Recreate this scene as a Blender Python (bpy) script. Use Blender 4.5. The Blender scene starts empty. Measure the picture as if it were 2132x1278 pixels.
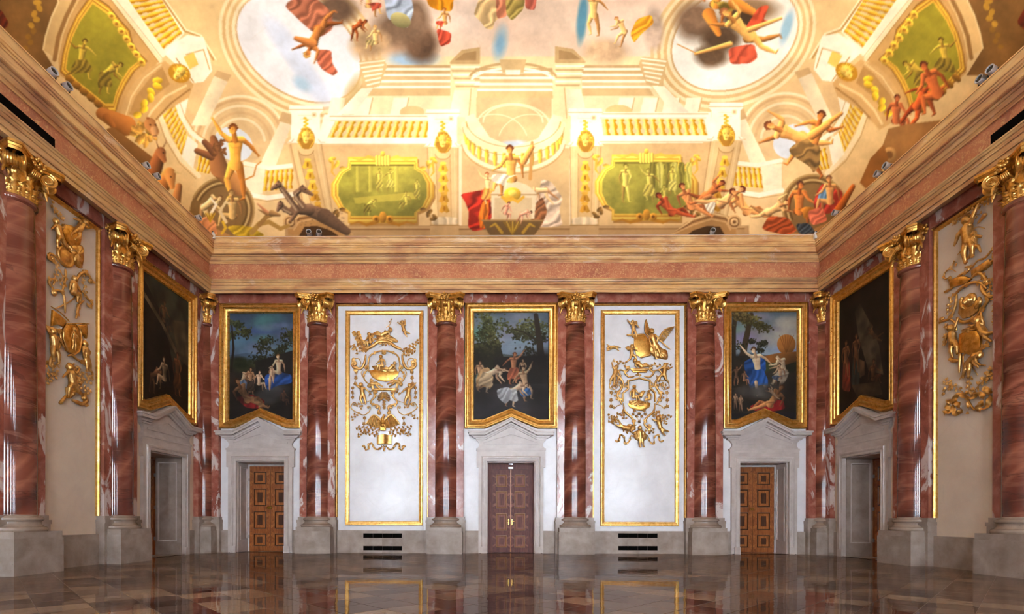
import bpy, bmesh, math, random
import numpy as np
from mathutils import Vector, Matrix

# ---------------------------------------------------------------- scene, camera, sky, exposure
SC = bpy.context.scene
COL = SC.collection
S = 0.0155                 # metres per layout unit
XC = 24.0                  # room axis in layout units (camera stands at x = 0, y = 0)
EYE = 72.0
F_PX, PPX, PPY, YAW, ROLL = 1084.5, 1029.0, 1080.1, -0.0112, 0.0025
XL, XR, YB, YF = -629.0, 677.0, 1098.0, -200.0     # wall faces: left, right, back, front
ZT = 650.0                 # top of the walls


def W(x, y, z):
    return Vector(((x - XC) * S, y * S, z * S))


cam_d = bpy.data.cameras.new('camera')
cam = bpy.data.objects.new('camera', cam_d)
COL.objects.link(cam)
cam_d.sensor_width = 36.0
cam_d.lens = F_PX / 2132.0 * 36.0
cam_d.shift_x = (1066.0 - PPX) / 2132.0
cam_d.shift_y = (PPY - 639.0) / 2132.0
cam_d.clip_start = 0.05
cam_d.clip_end = 200.0
cam.matrix_world = (Matrix.Translation(W(0, 0, EYE)) @ Matrix.Rotation(-YAW, 4, 'Z')
                    @ Matrix.Rotation(math.pi / 2, 4, 'X') @ Matrix.Rotation(ROLL, 4, 'Z'))
SC.camera = cam

SC.view_settings.view_transform = 'Standard'
SC.view_settings.look = 'None'
SC.view_settings.gamma = 1.0
SC.view_settings.use_curve_mapping = False
SC.view_settings.exposure = 0.0
SC.cycles.max_bounces = 8
SC.cycles.diffuse_bounces = 5
SC.cycles.glossy_bounces = 4
SC.cycles.transmission_bounces = 2
SC.cycles.transparent_max_bounces = 6
SC.cycles.sample_clamp_indirect = 6.0
SC.cycles.use_denoising = True
SC.cycles.caustics_reflective = False
SC.cycles.caustics_refractive = False

SKY_STRENGTH = 62.0
SPOT_W = 5200.0
SPOT_COLOR = (1.0, 0.89, 0.7)
wd = bpy.data.worlds.new('sky')
SC.world = wd
wd.use_nodes = True
_bg = wd.node_tree.nodes['Background']
_bg.inputs['Color'].default_value = (0.80, 0.88, 1.0, 1)
_bg.inputs['Strength'].default_value = SKY_STRENGTH


def px_ray(px, py):
    u, v = px - PPX, py - PPY
    cr, sr = math.cos(ROLL), math.sin(ROLL)
    u, v = u * cr + v * sr, -u * sr + v * cr
    a, b = u / F_PX, -v / F_PX
    c, s = math.cos(YAW), math.sin(YAW)
    return (a * c + s, -a * s + c, b)


def on_back(px, py, o=0.0):          # photo pixel -> (x, z) on a plane o in front of the back wall
    d = px_ray(px, py)
    t = (YB - o) / d[1]
    return d[0] * t, EYE + d[2] * t


def on_side(px, py, X):              # photo pixel -> (y, z) on the plane x = X
    d = px_ray(px, py)
    t = X / d[0]
    return d[1] * t, EYE + d[2] * t


def zb(py, o=0.0):
    return EYE + (PPY - py) * (YB - o) / F_PX


# ---------------------------------------------------------------- objects, tags
def link(o, parent=None):
    COL.objects.link(o)
    if parent is not None:
        o.parent = parent
    return o


def tag(o, label=None, cat=None, group=None, kind=None):
    if label:
        o['label'] = label
    if cat:
        o['category'] = cat
    if group:
        o['group'] = group
    if kind:
        o['kind'] = kind
    return o


def empty(name, loc=(0, 0, 0), rotz=0.0):
    o = bpy.data.objects.new(name, None)
    o.location = loc
    o.rotation_euler = (0, 0, rotz)
    o.empty_display_size = 0.2
    return link(o)


def copy_tree(o, parent=None):
    c = o.copy()
    link(c, parent)
    for ch in o.children:
        copy_tree(ch, c)
    return c


def base_of(o):
    v = Vector((0, 0, 0))
    while o is not None:
        v += Vector(o.location)
        o = o.parent
    return v


class MB:
    """collects polygons; build() links them as one mesh object"""

    def __init__(self):
        self.v, self.f = [], []

    def add(self, vs, fs):
        n = len(self.v)
        self.v.extend([tuple(p) for p in vs])
        self.f.extend([tuple(i + n for i in q) for q in fs])
        return self

    def box(self, p0, p1):
        x0, y0, z0 = p0
        x1, y1, z1 = p1
        return self.add([(x0, y0, z0), (x1, y0, z0), (x1, y1, z0), (x0, y1, z0),
                         (x0, y0, z1), (x1, y0, z1), (x1, y1, z1), (x0, y1, z1)],
                        [(0, 3, 2, 1), (4, 5, 6, 7), (0, 1, 5, 4), (1, 2, 6, 5), (2, 3, 7, 6), (3, 0, 4, 7)])

    def grid(self, rows, close_u=False):
        n, m = len(rows), len(rows[0])
        vs = [p for r in rows for p in r]
        fs = []
        for i in range(n - 1):
            for j in range(m if close_u else m - 1):
                k = (j + 1) % m
                fs.append((i * m + j, i * m + k, (i + 1) * m + k, (i + 1) * m + j))
        return self.add(vs, fs)

    def lathe(self, prof, segs=32, a0=0.0, a1=2 * math.pi, c=(0, 0)):
        full = abs(a1 - a0 - 2 * math.pi) < 1e-6
        n = segs if full else segs + 1
        rows = []
        for r, z in prof:
            rows.append([(c[0] + r * math.cos(a0 + (a1 - a0) * j / segs), c[1] + r * math.sin(a0 + (a1 - a0) * j / segs), z) for j in range(n)])
        return self.grid(rows, full)

    def tube(self, pts, rad, segs=6, cap=True, squash=None):
        pts = [Vector(p) for p in pts]
        n = len(pts)
        if not hasattr(rad, '__len__'):
            rad = [rad] * n
        tn = []
        for i in range(n):
            a, b = pts[max(0, i - 1)], pts[min(n - 1, i + 1)]
            t = b - a
            tn.append(t.normalized() if t.length > 1e-9 else Vector((0, 0, 1)))
        up = Vector((0, 0, 1)) if abs(tn[0].z) < 0.9 else Vector((1, 0, 0))
        nr = (up - tn[0] * up.dot(tn[0])).normalized()
        rows = []
        for i in range(n):
            nr = nr - tn[i] * nr.dot(tn[i])
            nr = nr.normalized() if nr.length > 1e-6 else tn[i].orthogonal().normalized()
            bn = tn[i].cross(nr)
            rows.append([pts[i] + (nr * math.cos(2 * math.pi * k / segs) + bn * math.sin(2 * math.pi * k / segs)) * rad[i] for k in range(segs)])
        s = len(self.v)
        self.grid(rows, True)
        if cap:
            self.f.append(tuple(s + k for k in reversed(range(segs))))
            self.f.append(tuple(s + (n - 1) * segs + k for k in range(segs)))
        return self

    def ball(self, c, r, nu=8, nv=6, M=None):
        if not hasattr(r, '__len__'):
            r = (r, r, r)
        rows = []
        for i in range(nv + 1):
            t = math.pi * (i / nv) * 0.998 + 0.003
            row = []
            for j in range(nu):
                a = 2 * math.pi * j / nu
                q = Vector((r[0] * math.sin(t) * math.cos(a), r[1] * math.sin(t) * math.sin(a), r[2] * math.cos(t)))
                if M is not None:
                    q = M @ q
                row.append(tuple(Vector(c) + q))
            rows.append(row)
        return self.grid(rows, True)

    def prism(self, poly, d0, d1, P):
        """poly: list of (a, b); extruded between depths d0 and d1; P(a, b, d) -> point"""
        n = len(poly)
        vs = [P(a, b, d1) for a, b in poly] + [P(a, b, d0) for a, b in poly]
        fs = [tuple(range(n)), tuple(reversed(range(n, 2 * n)))]
        for i in range(n):
            j = (i + 1) % n
            fs.append((i, i + n, j + n, j))
        return self.add(vs, fs)

    def sweep(self, poly, prof, P, closed=True):
        """moulding along a polygon; prof: list of (inset, depth); inset runs to the left of travel"""
        n = len(poly)
        rows = []
        for ins, d in prof:
            row = []
            for i in range(n):
                p = Vector(poly[i])
                a = Vector(poly[(i - 1) % n]) if (closed or i > 0) else None
                b = Vector(poly[(i + 1) % n]) if (closed or i < n - 1) else None
                e0 = (p - a).normalized() if a is not None else (b - p).normalized()
                e1 = (b - p).normalized() if b is not None else e0
                n0, n1 = Vector((-e0.y, e0.x)), Vector((-e1.y, e1.x))
                m = n0 + n1
                m = m / max(0.15, m.dot(n0)) if m.length > 1e-6 else n0
                q = p + m * ins
                row.append(P(q.x, q.y, d))
            rows.append(row)
        return self.grid(rows, closed)

    def build(self, name, mat=None, parent=None, smooth=False, local=False, fix=True):
        me = bpy.data.meshes.new(name)
        off = Vector((0, 0, 0)) if local else base_of(parent)
        me.from_pydata([(p[0] - off.x, p[1] - off.y, p[2] - off.z) for p in self.v], [], self.f)
        if fix:
            bm = bmesh.new()
            bm.from_mesh(me)
            bmesh.ops.recalc_face_normals(bm, faces=bm.faces)
            bm.to_mesh(me)
            bm.free()
        if smooth:
            me.polygons.foreach_set('use_smooth', [True] * len(me.polygons))
            if smooth != 'all':
                me.set_sharp_from_angle(angle=math.radians(38))
        me.update()
        o = bpy.data.objects.new(name, me)
        if mat is not None:
            me.materials.append(mat)
        return link(o, parent)


class Plane:
    """a wall face: a runs along it, b is height, d is distance out into the room"""

    def __init__(self, side):
        self.side = side

    def __call__(self, a, b, d=0.0):
        if self.side == 'back':
            return W(a, YB - d, b)
        if self.side == 'left':
            return W(XL + d, a, b)
        if self.side == 'right':
            return W(XR - d, a, b)
        return W(a, YF + d, b)

    def px(self, x, y, o=0.0):
        if self.side == 'back':
            return on_back(x, y, o)
        if self.side == 'left':
            return on_side(x, y, XL + o)
        return on_side(x, y, XR - o)


BACK, LEFT, RIGHT, FRONT = Plane('back'), Plane('left'), Plane('right'), Plane('front')


def rect(a0, b0, a1, b1):
    return [(a0, b0), (a1, b0), (a1, b1), (a0, b1)]


def pbox(mb, P, a0, b0, a1, b1, d0, d1):
    return mb.prism(rect(a0, b0, a1, b1), d0, d1, P)


# ---------------------------------------------------------------- materials
def srgb(r, g, b):
    f = lambda c: (c / 12.92 if c <= 0.04045 else ((c + 0.055) / 1.055) ** 2.4)
    return (f(r / 255.0), f(g / 255.0), f(b / 255.0), 1.0)


class NT:
    def __init__(self, name):
        self.m = bpy.data.materials.new(name)
        self.m.use_nodes = True
        self.t = self.m.node_tree
        self.p = self.t.nodes['Principled BSDF']

    def n(self, typ, **kw):
        nd = self.t.nodes.new(typ)
        for k, v in kw.items():
            if k.startswith('i_'):
                nd.inputs[k[2:].replace('_', ' ')].default_value = v
            else:
                setattr(nd, k, v)
        return nd

    def l(self, a, b):
        self.t.links.new(a, b)

    def vec(self, scale=(1, 1, 1), rot=(0, 0, 0), rnd=True):
        tc = self.n('ShaderNodeTexCoord')
        mp = self.n('ShaderNodeMapping')
        mp.inputs['Scale'].default_value = scale
        mp.inputs['Rotation'].default_value = rot
        src = tc.outputs['Object']
        if rnd:
            oi = self.n('ShaderNodeObjectInfo')
            ad = self.n('ShaderNodeVectorMath', operation='ADD')
            ml = self.n('ShaderNodeMath', operation='MULTIPLY')
            ml.inputs[1].default_value = 37.0
            self.l(oi.outputs['Random'], ml.inputs[0])
            self.l(src, ad.inputs[0])
            self.l(ml.outputs[0], ad.inputs[1])
            src = ad.outputs[0]
        self.l(src, mp.inputs['Vector'])
        return mp.outputs[0]

    def noise(self, v, scale, detail=6.0, rough=0.55, dist=0.0):
        nd = self.n('ShaderNodeTexNoise')
        nd.inputs['Scale'].default_value = scale
        nd.inputs['Detail'].default_value = detail
        nd.inputs['Roughness'].default_value = rough
        nd.inputs['Distortion'].default_value = dist
        self.l(v, nd.inputs['Vector'])
        return nd.outputs[0]

    def ramp(self, f, stops, interp='LINEAR'):
        r = self.n('ShaderNodeValToRGB')
        r.color_ramp.interpolation = interp
        e = r.color_ramp.elements
        while len(e) < len(stops):
            e.new(0.5)
        for k, (p, c) in enumerate(stops):
            e[k].position = p
            e[k].color = c
        self.l(f, r.inputs['Fac'])
        return r.outputs['Color']

    def mix(self, f, a, b, mode='MIX'):
        m = self.n('ShaderNodeMix', data_type='RGBA', blend_type=mode)
        for sock, val in ((m.inputs[0], f), (m.inputs[6], a), (m.inputs[7], b)):
            if isinstance(val, (int, float)):
                sock.default_value = val
            elif isinstance(val, tuple):
                sock.default_value = val
            else:
                self.l(val, sock)
        return m.outputs[2]

    def bump(self, h, strength=0.2, dist=0.01):
        b = self.n('ShaderNodeBump')
        b.inputs['Strength'].default_value = strength
        b.inputs['Distance'].default_value = dist
        self.l(h, b.inputs['Height'])
        self.l(b.outputs[0], self.p.inputs['Normal'])

    def done(self, col=None, rough=0.5, metal=0.0, spec=0.5, coat=0.0):
        if col is not None:
            if isinstance(col, tuple):
                self.p.inputs['Base Color'].default_value = col
            else:
                self.l(col, self.p.inputs['Base Color'])
        if isinstance(rough, (int, float)):
            self.p.inputs['Roughness'].default_value = rough
        else:
            self.l(rough, self.p.inputs['Roughness'])
        self.p.inputs['Metallic'].default_value = metal
        self.p.inputs['Specular IOR Level'].default_value = spec
        if coat:
            self.p.inputs['Coat Weight'].default_value = coat
            self.p.inputs['Coat Roughness'].default_value = 0.05
        return self.m


K0 = (0, 0, 0, 1)
K1 = (1, 1, 1, 1)


def mat_marble_shaft():
    t = NT('red marble')
    wv = t.n('ShaderNodeTexWave', wave_type='BANDS', bands_direction='Z', wave_profile='SIN')
    wv.inputs['Scale'].default_value = 0.33
    wv.inputs['Distortion'].default_value = 4.6
    wv.inputs['Detail'].default_value = 3.0
    wv.inputs['Detail Scale'].default_value = 0.7
    wv.inputs['Detail Roughness'].default_value = 0.56
    t.l(t.vec((1, 1, 1), (0.55, 0.6, 0)), wv.inputs['Vector'])
    c = t.ramp(wv.outputs['Fac'], [(0.05, srgb(76, 39, 31)), (0.25, srgb(108, 56, 43)), (0.55, srgb(130, 71, 53)), (0.8, srgb(158, 98, 74)), (0.95, srgb(132, 72, 55))])
    big = t.noise(t.vec((0.8, 0.8, 0.8), (0.4, 0.3, 0)), 0.9, 4, 0.6, 0.6)
    c = t.mix(t.ramp(big, [(0.35, K0), (0.62, (0.75, 0.75, 0.75, 1))]), c, srgb(108, 54, 44))
    st = t.noise(t.vec((0.5, 0.5, 3.4), (0.55, 0.6, 0)), 1.5, 5, 0.55, 0.9)
    c = t.mix(t.ramp(st, [(0.53, K0), (0.64, (0.25, 0.25, 0.25, 1)), (0.7, K0)]), c, srgb(180, 124, 96))
    dk = t.noise(t.vec((0.5, 0.5, 2.4), (0.6, 0.5, 0)), 1.0, 7, 0.6, 1.2)
    c = t.mix(t.ramp(dk, [(0.575, K0), (0.605, (0.55, 0.55, 0.55, 1)), (0.635, K0)]), c, srgb(58, 30, 28))
    return t.done(c, 0.07, 0, 0.55)


def mat_pink_marble():
    t = NT('pink veined marble')
    v = t.vec()
    b = t.noise(v, 3.0, 8, 0.6, 0.5)
    c = t.ramp(b, [(0.3, srgb(124, 66, 54)), (0.5, srgb(156, 90, 74)), (0.7, srgb(184, 126, 106))])
    w = t.noise(t.vec((1, 1, 0.45), (0.3, 0.5, 0.2)), 1.3, 6, 0.58, 1.2)
    c = t.mix(t.ramp(w, [(0.56, K0), (0.6, (.85, .85, .85, 1)), (0.66, (.85, .85, .85, 1)), (0.7, K0)]), c, srgb(220, 208, 202))
    return t.done(c, 0.16, 0, 0.5)


def mat_entab(kind):
    t = NT('marbled entablature ' + kind)
    if kind == 'frieze':
        v = t.vec((1, 1, 1))
        b = t.noise(v, 1.1, 6, 0.6, 1.0)
        c = t.ramp(b, [(0.3, srgb(166, 100, 76)), (0.5, srgb(192, 122, 88)), (0.7, srgb(206, 148, 110))])
        w = t.noise(t.vec((1.2, 1.2, 1.2), (0.3, 0.3, 0.4)), 6.5, 8, 0.75, 2.2)
        c = t.mix(t.ramp(w, [(0.5, K0), (0.63, (0.9, 0.9, 0.9, 1))]), c, srgb(224, 182, 132))
    else:
        v = t.vec((0.6, 0.6, 2.0), (0, 0.04, 0))
        b = t.noise(v, 1.2, 6, 0.55, 0.5)
        c = t.ramp(b, [(0.28, srgb(172, 120, 86)), (0.42, srgb(202, 152, 102)), (0.55, srgb(230, 190, 130)), (0.7, srgb(222, 172, 104)), (0.82, srgb(188, 134, 94))])
        w = t.noise(t.vec((0.4, 0.4, 1), (0, 0.8, 0)), 1.5, 7, 0.55, 1.5)
        c = t.mix(t.ramp(w, [(0.6, K0), (0.64, (0.5, 0.5, 0.5, 1)), (0.67, K0)]), c, srgb(236, 216, 190))
        sk = t.noise(t.vec((0.35, 0.35, 4.0)), 1.3, 5, 0.55, 0.8)
        c = t.mix(t.ramp(sk, [(0.5, K0), (0.68, (0.5, 0.5, 0.5, 1))]), c, srgb(164, 116, 92))
    return t.done(c, 0.3, 0, 0.4)


def mat_stone(name, c0, c1, rough=0.25):
    t = NT(name)
    v = t.vec()
    b = t.noise(v, 2.2, 8, 0.6, 0.3)
    c = t.ramp(b, [(0.3, c0), (0.7, c1)])
    s = t.noise(v, 38, 4, 0.6)
    c = t.mix(t.ramp(s, [(0.64, K0), (0.72, (0.5, 0.5, 0.5, 1))]), c, tuple(x * 0.55 for x in c0[:3]) + (1,))
    t.bump(s, 0.05, 0.004)
    return t.done(c, rough, 0, 0.45)


def mat_gold(name, a, b, rough=0.3):
    t = NT(name)
    v = t.vec()
    n = t.noise(v, 9.0, 6, 0.6, 0.2)
    c = t.ramp(n, [(0.35, a), (0.62, b)])
    r = t.ramp(n, [(0.3, (rough + 0.12,) * 3 + (1,)), (0.7, (rough - 0.04,) * 3 + (1,))])
    t.bump(t.noise(v, 45, 3, 0.6), 0.06, 0.01)
    t.done(c, r, 1.0)
    t.p.inputs['Metallic'].default_value = 0.92
    return t.m


def mat_stucco(name, a, b, rough):
    t = NT(name)
    v = t.vec()
    n = t.noise(v, 1.3, 8, 0.62, 0.4)
    c = t.ramp(n, [(0.3, a), (0.7, b)])
    cr = t.n('ShaderNodeTexVoronoi', feature='DISTANCE_TO_EDGE')
    cr.inputs['Scale'].default_value = 1.1
    t.l(t.vec((1, 1, 1), (0.3, 0.2, 0.1)), cr.inputs['Vector'])
    c = t.mix(t.ramp(cr.outputs['Distance'], [(0.0, (0.1, 0.1, 0.1, 1)), (0.006, K0)]), c, srgb(150, 138, 124))
    t.bump(t.noise(v, 3.0, 4, 0.5), 0.12, 0.02)
    return t.done(c, rough, 0, 0.45)


def mat_wood(name, cs, rough=0.3, sc=1.0):
    t = NT(name)
    n = t.noise(t.vec((6 * sc, 6 * sc, 0.8 * sc), (0, 0, 0)), 3.0, 6, 0.6, 0.6)
    c = t.ramp(n, [(0.3, cs[0]), (0.52, cs[1]), (0.75, cs[2])])
    return t.done(c, rough, 0, 0.45)


def mat_plain(name, c, rough=0.5, metal=0.0):
    t = NT(name)
    n = t.noise(t.vec(), 12, 3, 0.5)
    d = tuple(x * 0.86 for x in c[:3]) + (1,)
    return t.done(t.ramp(n, [(0.3, d), (0.7, c)]), rough, metal)


def mat_paint(name, rough=0.45, spec=0.3):
    t = NT(name)
    a = t.n('ShaderNodeVertexColor', layer_name='Col')
    n = t.noise(t.vec((1, 1, 1), rnd=False), 9, 6, 0.6)
    c = t.mix(0.16, a.outputs['Color'], t.ramp(n, [(0.3, (0.72, 0.72, 0.72, 1)), (0.7, (1.2, 1.2, 1.2, 1))]), 'MULTIPLY')
    return t.done(c, rough, 0, spec)


M = {}
M['shaft'] = mat_marble_shaft()
M['pink'] = mat_pink_marble()
M['frieze'] = mat_entab('frieze')
M['entab'] = mat_entab('moulding')
M['stone'] = mat_stone('grey limestone', srgb(144, 130, 118), srgb(180, 166, 154), 0.16)
M['portal'] = mat_stone('pale portal stone', srgb(184, 172, 164), srgb(210, 200, 192), 0.28)
M['base'] = mat_stone('polished base stone', srgb(136, 120, 106), srgb(168, 150, 134), 0.14)
M['gold'] = mat_gold('gilding', srgb(216, 160, 72), srgb(248, 206, 122), 0.29)
M['gold_dark'] = mat_gold('aged gilding', srgb(198, 142, 58), srgb(242, 192, 104), 0.3)
M['relief'] = mat_gold('stucco gilding', srgb(204, 154, 80), srgb(244, 202, 126), 0.35)
M['stucco'] = mat_stucco('polished white stucco', srgb(224, 222, 222), srgb(242, 241, 241), 0.2)
M['cream'] = mat_stucco('cream stucco', srgb(222, 204, 182), srgb(238, 222, 200), 0.3)
M['plaster'] = mat_stucco('plain plaster', srgb(206, 196, 182), srgb(222, 214, 202), 0.5)
M['oak'] = mat_wood('walnut veneer', (srgb(112, 60, 30), srgb(150, 88, 46), srgb(176, 112, 64)))
M['oak2'] = mat_wood('figured walnut', (srgb(126, 72, 34), srgb(166, 100, 52), srgb(190, 126, 72)), 0.28, 1.6)
M['inlay'] = mat_wood('dark inlay', (srgb(52, 28, 18), srgb(74, 42, 26), srgb(98, 58, 34)))
M['purple'] = mat_wood('plum veneer', (srgb(70, 30, 26), srgb(96, 48, 40), srgb(118, 66, 52)), 0.55)
M['purple2'] = mat_wood('light plum inlay', (srgb(104, 58, 48), srgb(128, 78, 62), srgb(146, 96, 74)), 0.55, 1.6)
M['black'] = mat_plain('black metal', srgb(22, 20, 20), 0.4)
M['dark'] = mat_plain('painted recess shade', srgb(9, 8, 8), 0.95)  # near-black colour stands in for the shade inside recesses
M['dark'].node_tree.nodes['Principled BSDF'].inputs['Specular IOR Level'].default_value = 0.05
M['grey'] = mat_plain('grey lacquer', srgb(176, 174, 176), 0.35)
M['white'] = mat_plain('white plastic', srgb(225, 225, 225), 0.4)
M['brass'] = mat_plain('brass', srgb(214, 176, 96), 0.25, 1.0)
M['steel'] = mat_plain('steel', srgb(170, 172, 178), 0.3, 1.0)
M['fresco'] = mat_paint('fresco paint', 0.7, 0.15)
M['oil'] = mat_paint('oil paint', 0.6, 0.2)
# ---------------------------------------------------------------- the shell of the hall
def proj(x, y, z):
    c, s = math.cos(YAW), math.sin(YAW)
    X, Y, Z = x * c - y * s, x * s + y * c, z - EYE
    if Y < 1:
        return None
    u, v = F_PX * X / Y, -F_PX * Z / Y
    cr, sr = math.cos(ROLL), math.sin(ROLL)
    return PPX + u * cr - v * sr, PPY + u * sr + v * cr


def mat_floor():
    t = NT('polished limestone tile')
    oi = t.n('ShaderNodeObjectInfo')
    ge = t.n('ShaderNodeNewGeometry')
    ad = t.n('ShaderNodeMath', operation='ADD')
    fr = t.n('ShaderNodeMath', operation='FRACT')
    t.l(oi.outputs['Random'], ad.inputs[0])
    t.l(ge.outputs['Random Per Island'], ad.inputs[1])
    t.l(ad.outputs[0], fr.inputs[0])
    c = t.ramp(fr.outputs[0], [(0.0, srgb(104, 82, 68)), (0.16, srgb(72, 52, 44)), (0.3, srgb(132, 108, 86)), (0.44, srgb(90, 68, 58)),
                               (0.58, srgb(152, 126, 100)), (0.72, srgb(60, 42, 37)), (0.86, srgb(116, 92, 75))], 'CONSTANT')
    v = t.vec(rnd=False)
    n = t.noise(t.vec(), 3.0, 7, 0.6, 0.5)
    c = t.mix(0.4, c, t.ramp(n, [(0.3, (0.6, 0.6, 0.6, 1)), (0.7, (1.25, 1.25, 1.25, 1))]), 'MULTIPLY')
    geo = t.n('ShaderNodeMapping')
    t.l(ge.outputs['Position'], geo.inputs['Vector'])
    geo.inputs['Scale'].default_value = (1, 0.9, 1)
    w = t.noise(geo.outputs[0], 2.4, 3, 0.5)
    t.bump(w, 0.075, 0.03)
    return t.done(c, 0.045, 0, 0.62)


M['tile'] = mat_floor()
M['grout'] = mat_plain('pale joint mortar', srgb(150, 140, 132), 0.7)

floor = tag(MB().box(W(XL - 70, YF - 20, -14), W(XR + 70, YB + 70, -0.18)).build('floor', M['grout']), kind='structure')
TP, C0, C1 = 46.76, 41.3, -38.8
cells = []
for i in range(-60, 61):
    for j in range(-60, 61):
        s_, d_ = C0 + TP * (i + 0.5), C1 + TP * (j + 0.5)
        cx, cy = (s_ + d_) / 2, (s_ - d_) / 2
        if XL - 24 < cx < XR + 24 and YF < cy < YB + 24:
            p = proj(cx, cy, 0)
            vis = 0.0
            if p and cy > 300 and -40 < p[0] < 2172 and p[1] < 1320:
                vis = 1e6 / cy ** 3
            cells.append((vis, cx, cy))
cells.sort(reverse=True)
h_ = TP / 2 * S


def tile_geo(cx, cy):
    g, b = 0.0022, 0.006
    o = []
    for r, z in ((h_ - g, -0.004), (h_ - g, -0.0012), (h_ - g - b, 0.0)):
        o += [(cx + r, cy, z), (cx, cy + r, z), (cx - r, cy, z), (cx, cy - r, z)]
    f = [(8, 9, 10, 11)]
    for k in (0, 4):
        for q in range(4):
            f.append((k + q, k + (q + 1) % 4, k + 4 + (q + 1) % 4, k + 4 + q))
    return o, f


tm = None
rest = MB()
for k, (vis, cx, cy) in enumerate(cells):
    if k < 300:
        if tm is None:
            o = MB().add(*tile_geo(0, 0)).build('floor_tile', M['tile'], floor, local=True)
            tm = o.data
        else:
            o = link(bpy.data.objects.new('floor_tile', tm), floor)
        o.location = W(cx, cy, 0)
    else:
        w = W(cx, cy, 0)
        rest.add(*tile_geo(w.x, w.y))
tag(rest.build('floor_tile_field', M['tile'], floor, fix=False), kind='stuff')

# ---- walls with their openings
BAYC = 21.2
COLX = [BAYC - 405.0, BAYC - 134.8, BAYC + 134.8, BAYC + 405.0]
COLL = [844.5, 665.0]
COLR = [856.0, 676.5]
Z_OPEN = zb(961)
OPEN_W = 51.0
BAY_BACK = [-505.0, 35.5, 552.0]
BAY_BACK[1] = on_back(1064, 900)[0]
BAY_BACK[0] = on_back(544.5, 900)[0]
BAY_BACK[2] = on_back(1589, 900)[0]
BAY_L = (COLL[0] + YB) / 2
BAY_R = (COLR[0] + YB) / 2
DEEP = 54.0


def wall(name, P, a0, a1, opens, mat, thick=DEEP + 30, z1=ZT):
    mb = MB()
    xs = sorted(set([a0, a1] + [o[0] for o in opens] + [o[1] for o in opens]))
    for l, r in zip(xs[:-1], xs[1:]):
        m = (l + r) / 2
        hs = sorted([(o[2], o[3]) for o in opens if o[0] < m < o[1]])
        z = 0.0
        for b0, b1 in hs + [(z1, z1)]:
            if b0 > z + 0.01:
                pbox(mb, P, l, z, r, b0, -thick, 0)
            z = b1
    return tag(mb.build(name, mat), kind='structure')


wall_back = wall('wall_back', BACK, XL - 84, XR + 84, [(c - OPEN_W, c + OPEN_W, 0, Z_OPEN) for c in BAY_BACK], M['stucco'])
wall_left = wall('wall_left', LEFT, YF, YB, [(BAY_L - OPEN_W, BAY_L + OPEN_W, 0, Z_OPEN)], M['cream'])
wall_right = wall('wall_right', RIGHT, YF, YB, [(BAY_R - OPEN_W, BAY_R + OPEN_W, 0, Z_OPEN)], M['cream'])
WINX = [BAYC, BAYC - 270, BAYC + 270, BAYC - 527, BAYC + 527]
WIN = []
for c in WINX:
    WIN += [(c - 46, c + 46, 84, 262), (c - 46, c + 46, 366, 516)]
wall_front = wall('wall_front', FRONT, XL - 84, XR + 84, WIN, M['plaster'], 40)

# windows of the front wall: frames, glazing bars, panes; daylight comes through them
t = NT('window glass')
tr = t.n('ShaderNodeBsdfTransparent')
gl = t.n('ShaderNodeBsdfGlossy')
gl.inputs['Roughness'].default_value = 0.02
mx = t.n('ShaderNodeMixShader')
mx.inputs[0].default_value = 0.06
t.l(tr.outputs[0], mx.inputs[1])
t.l(gl.outputs[0], mx.inputs[2])
t.l(mx.outputs[0], t.t.nodes['Material Output'].inputs['Surface'])
M['glass'] = t.m
for k, (a0, a1, b0, b1) in enumerate(WIN):
    w = tag(empty('window_%d' % (k + 1), FRONT((a0 + a1) / 2, b0, -20)), kind='structure')
    fr = MB()
    fr.sweep(rect(a0, b0, a1, b1), [(0, -24), (0, -12), (5, -12), (5, -24)], FRONT)
    fr.build('window_frame', M['white'], w)
    nb, nv = 4, 5 if b1 < 300 else 4
    for q in range(1, nb):
        m = a0 + (a1 - a0) * q / nb
        pbox(MB(), FRONT, m - 1.2, b0, m + 1.2, b1, -21, -15).build('glazing_bar', M['white'], w)
    for q in range(1, nv):
        m = b0 + (b1 - b0) * q / nv
        pbox(MB(), FRONT, a0, m - 1.2, a1, m + 1.2, -20.5, -15.5).build('glazing_bar', M['white'], w)
    for q in range(nb):
        for r in range(nv):
            pbox(MB(), FRONT, a0 + (a1 - a0) * q / nb, b0 + (b1 - b0) * r / nv, a0 + (a1 - a0) * (q + 1) / nb, b0 + (b1 - b0) * (r + 1) / nv, -18.6, -18).build('window_pane', M['glass'], w)
    ld = bpy.data.lights.new('daylight_portal', 'AREA')
    ld.shape = 'RECTANGLE'
    ld.size, ld.size_y = (a1 - a0) * S, (b1 - b0) * S
    ld.cycles.is_portal = True
    lo = link(bpy.data.objects.new('daylight_portal', ld))
    lo.location = FRONT((a0 + a1) / 2, (b0 + b1) / 2, -38)
    lo.rotation_euler = (math.pi / 2, 0, math.pi)   # faces +y into the hall

# ---- entablature, one run on each wall
def prof_z(rows):
    return [(o, zb(py, o)) for o, py in rows]


def zz(rows):
    return [(o, zb(py, o)) for o, py in rows]


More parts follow.
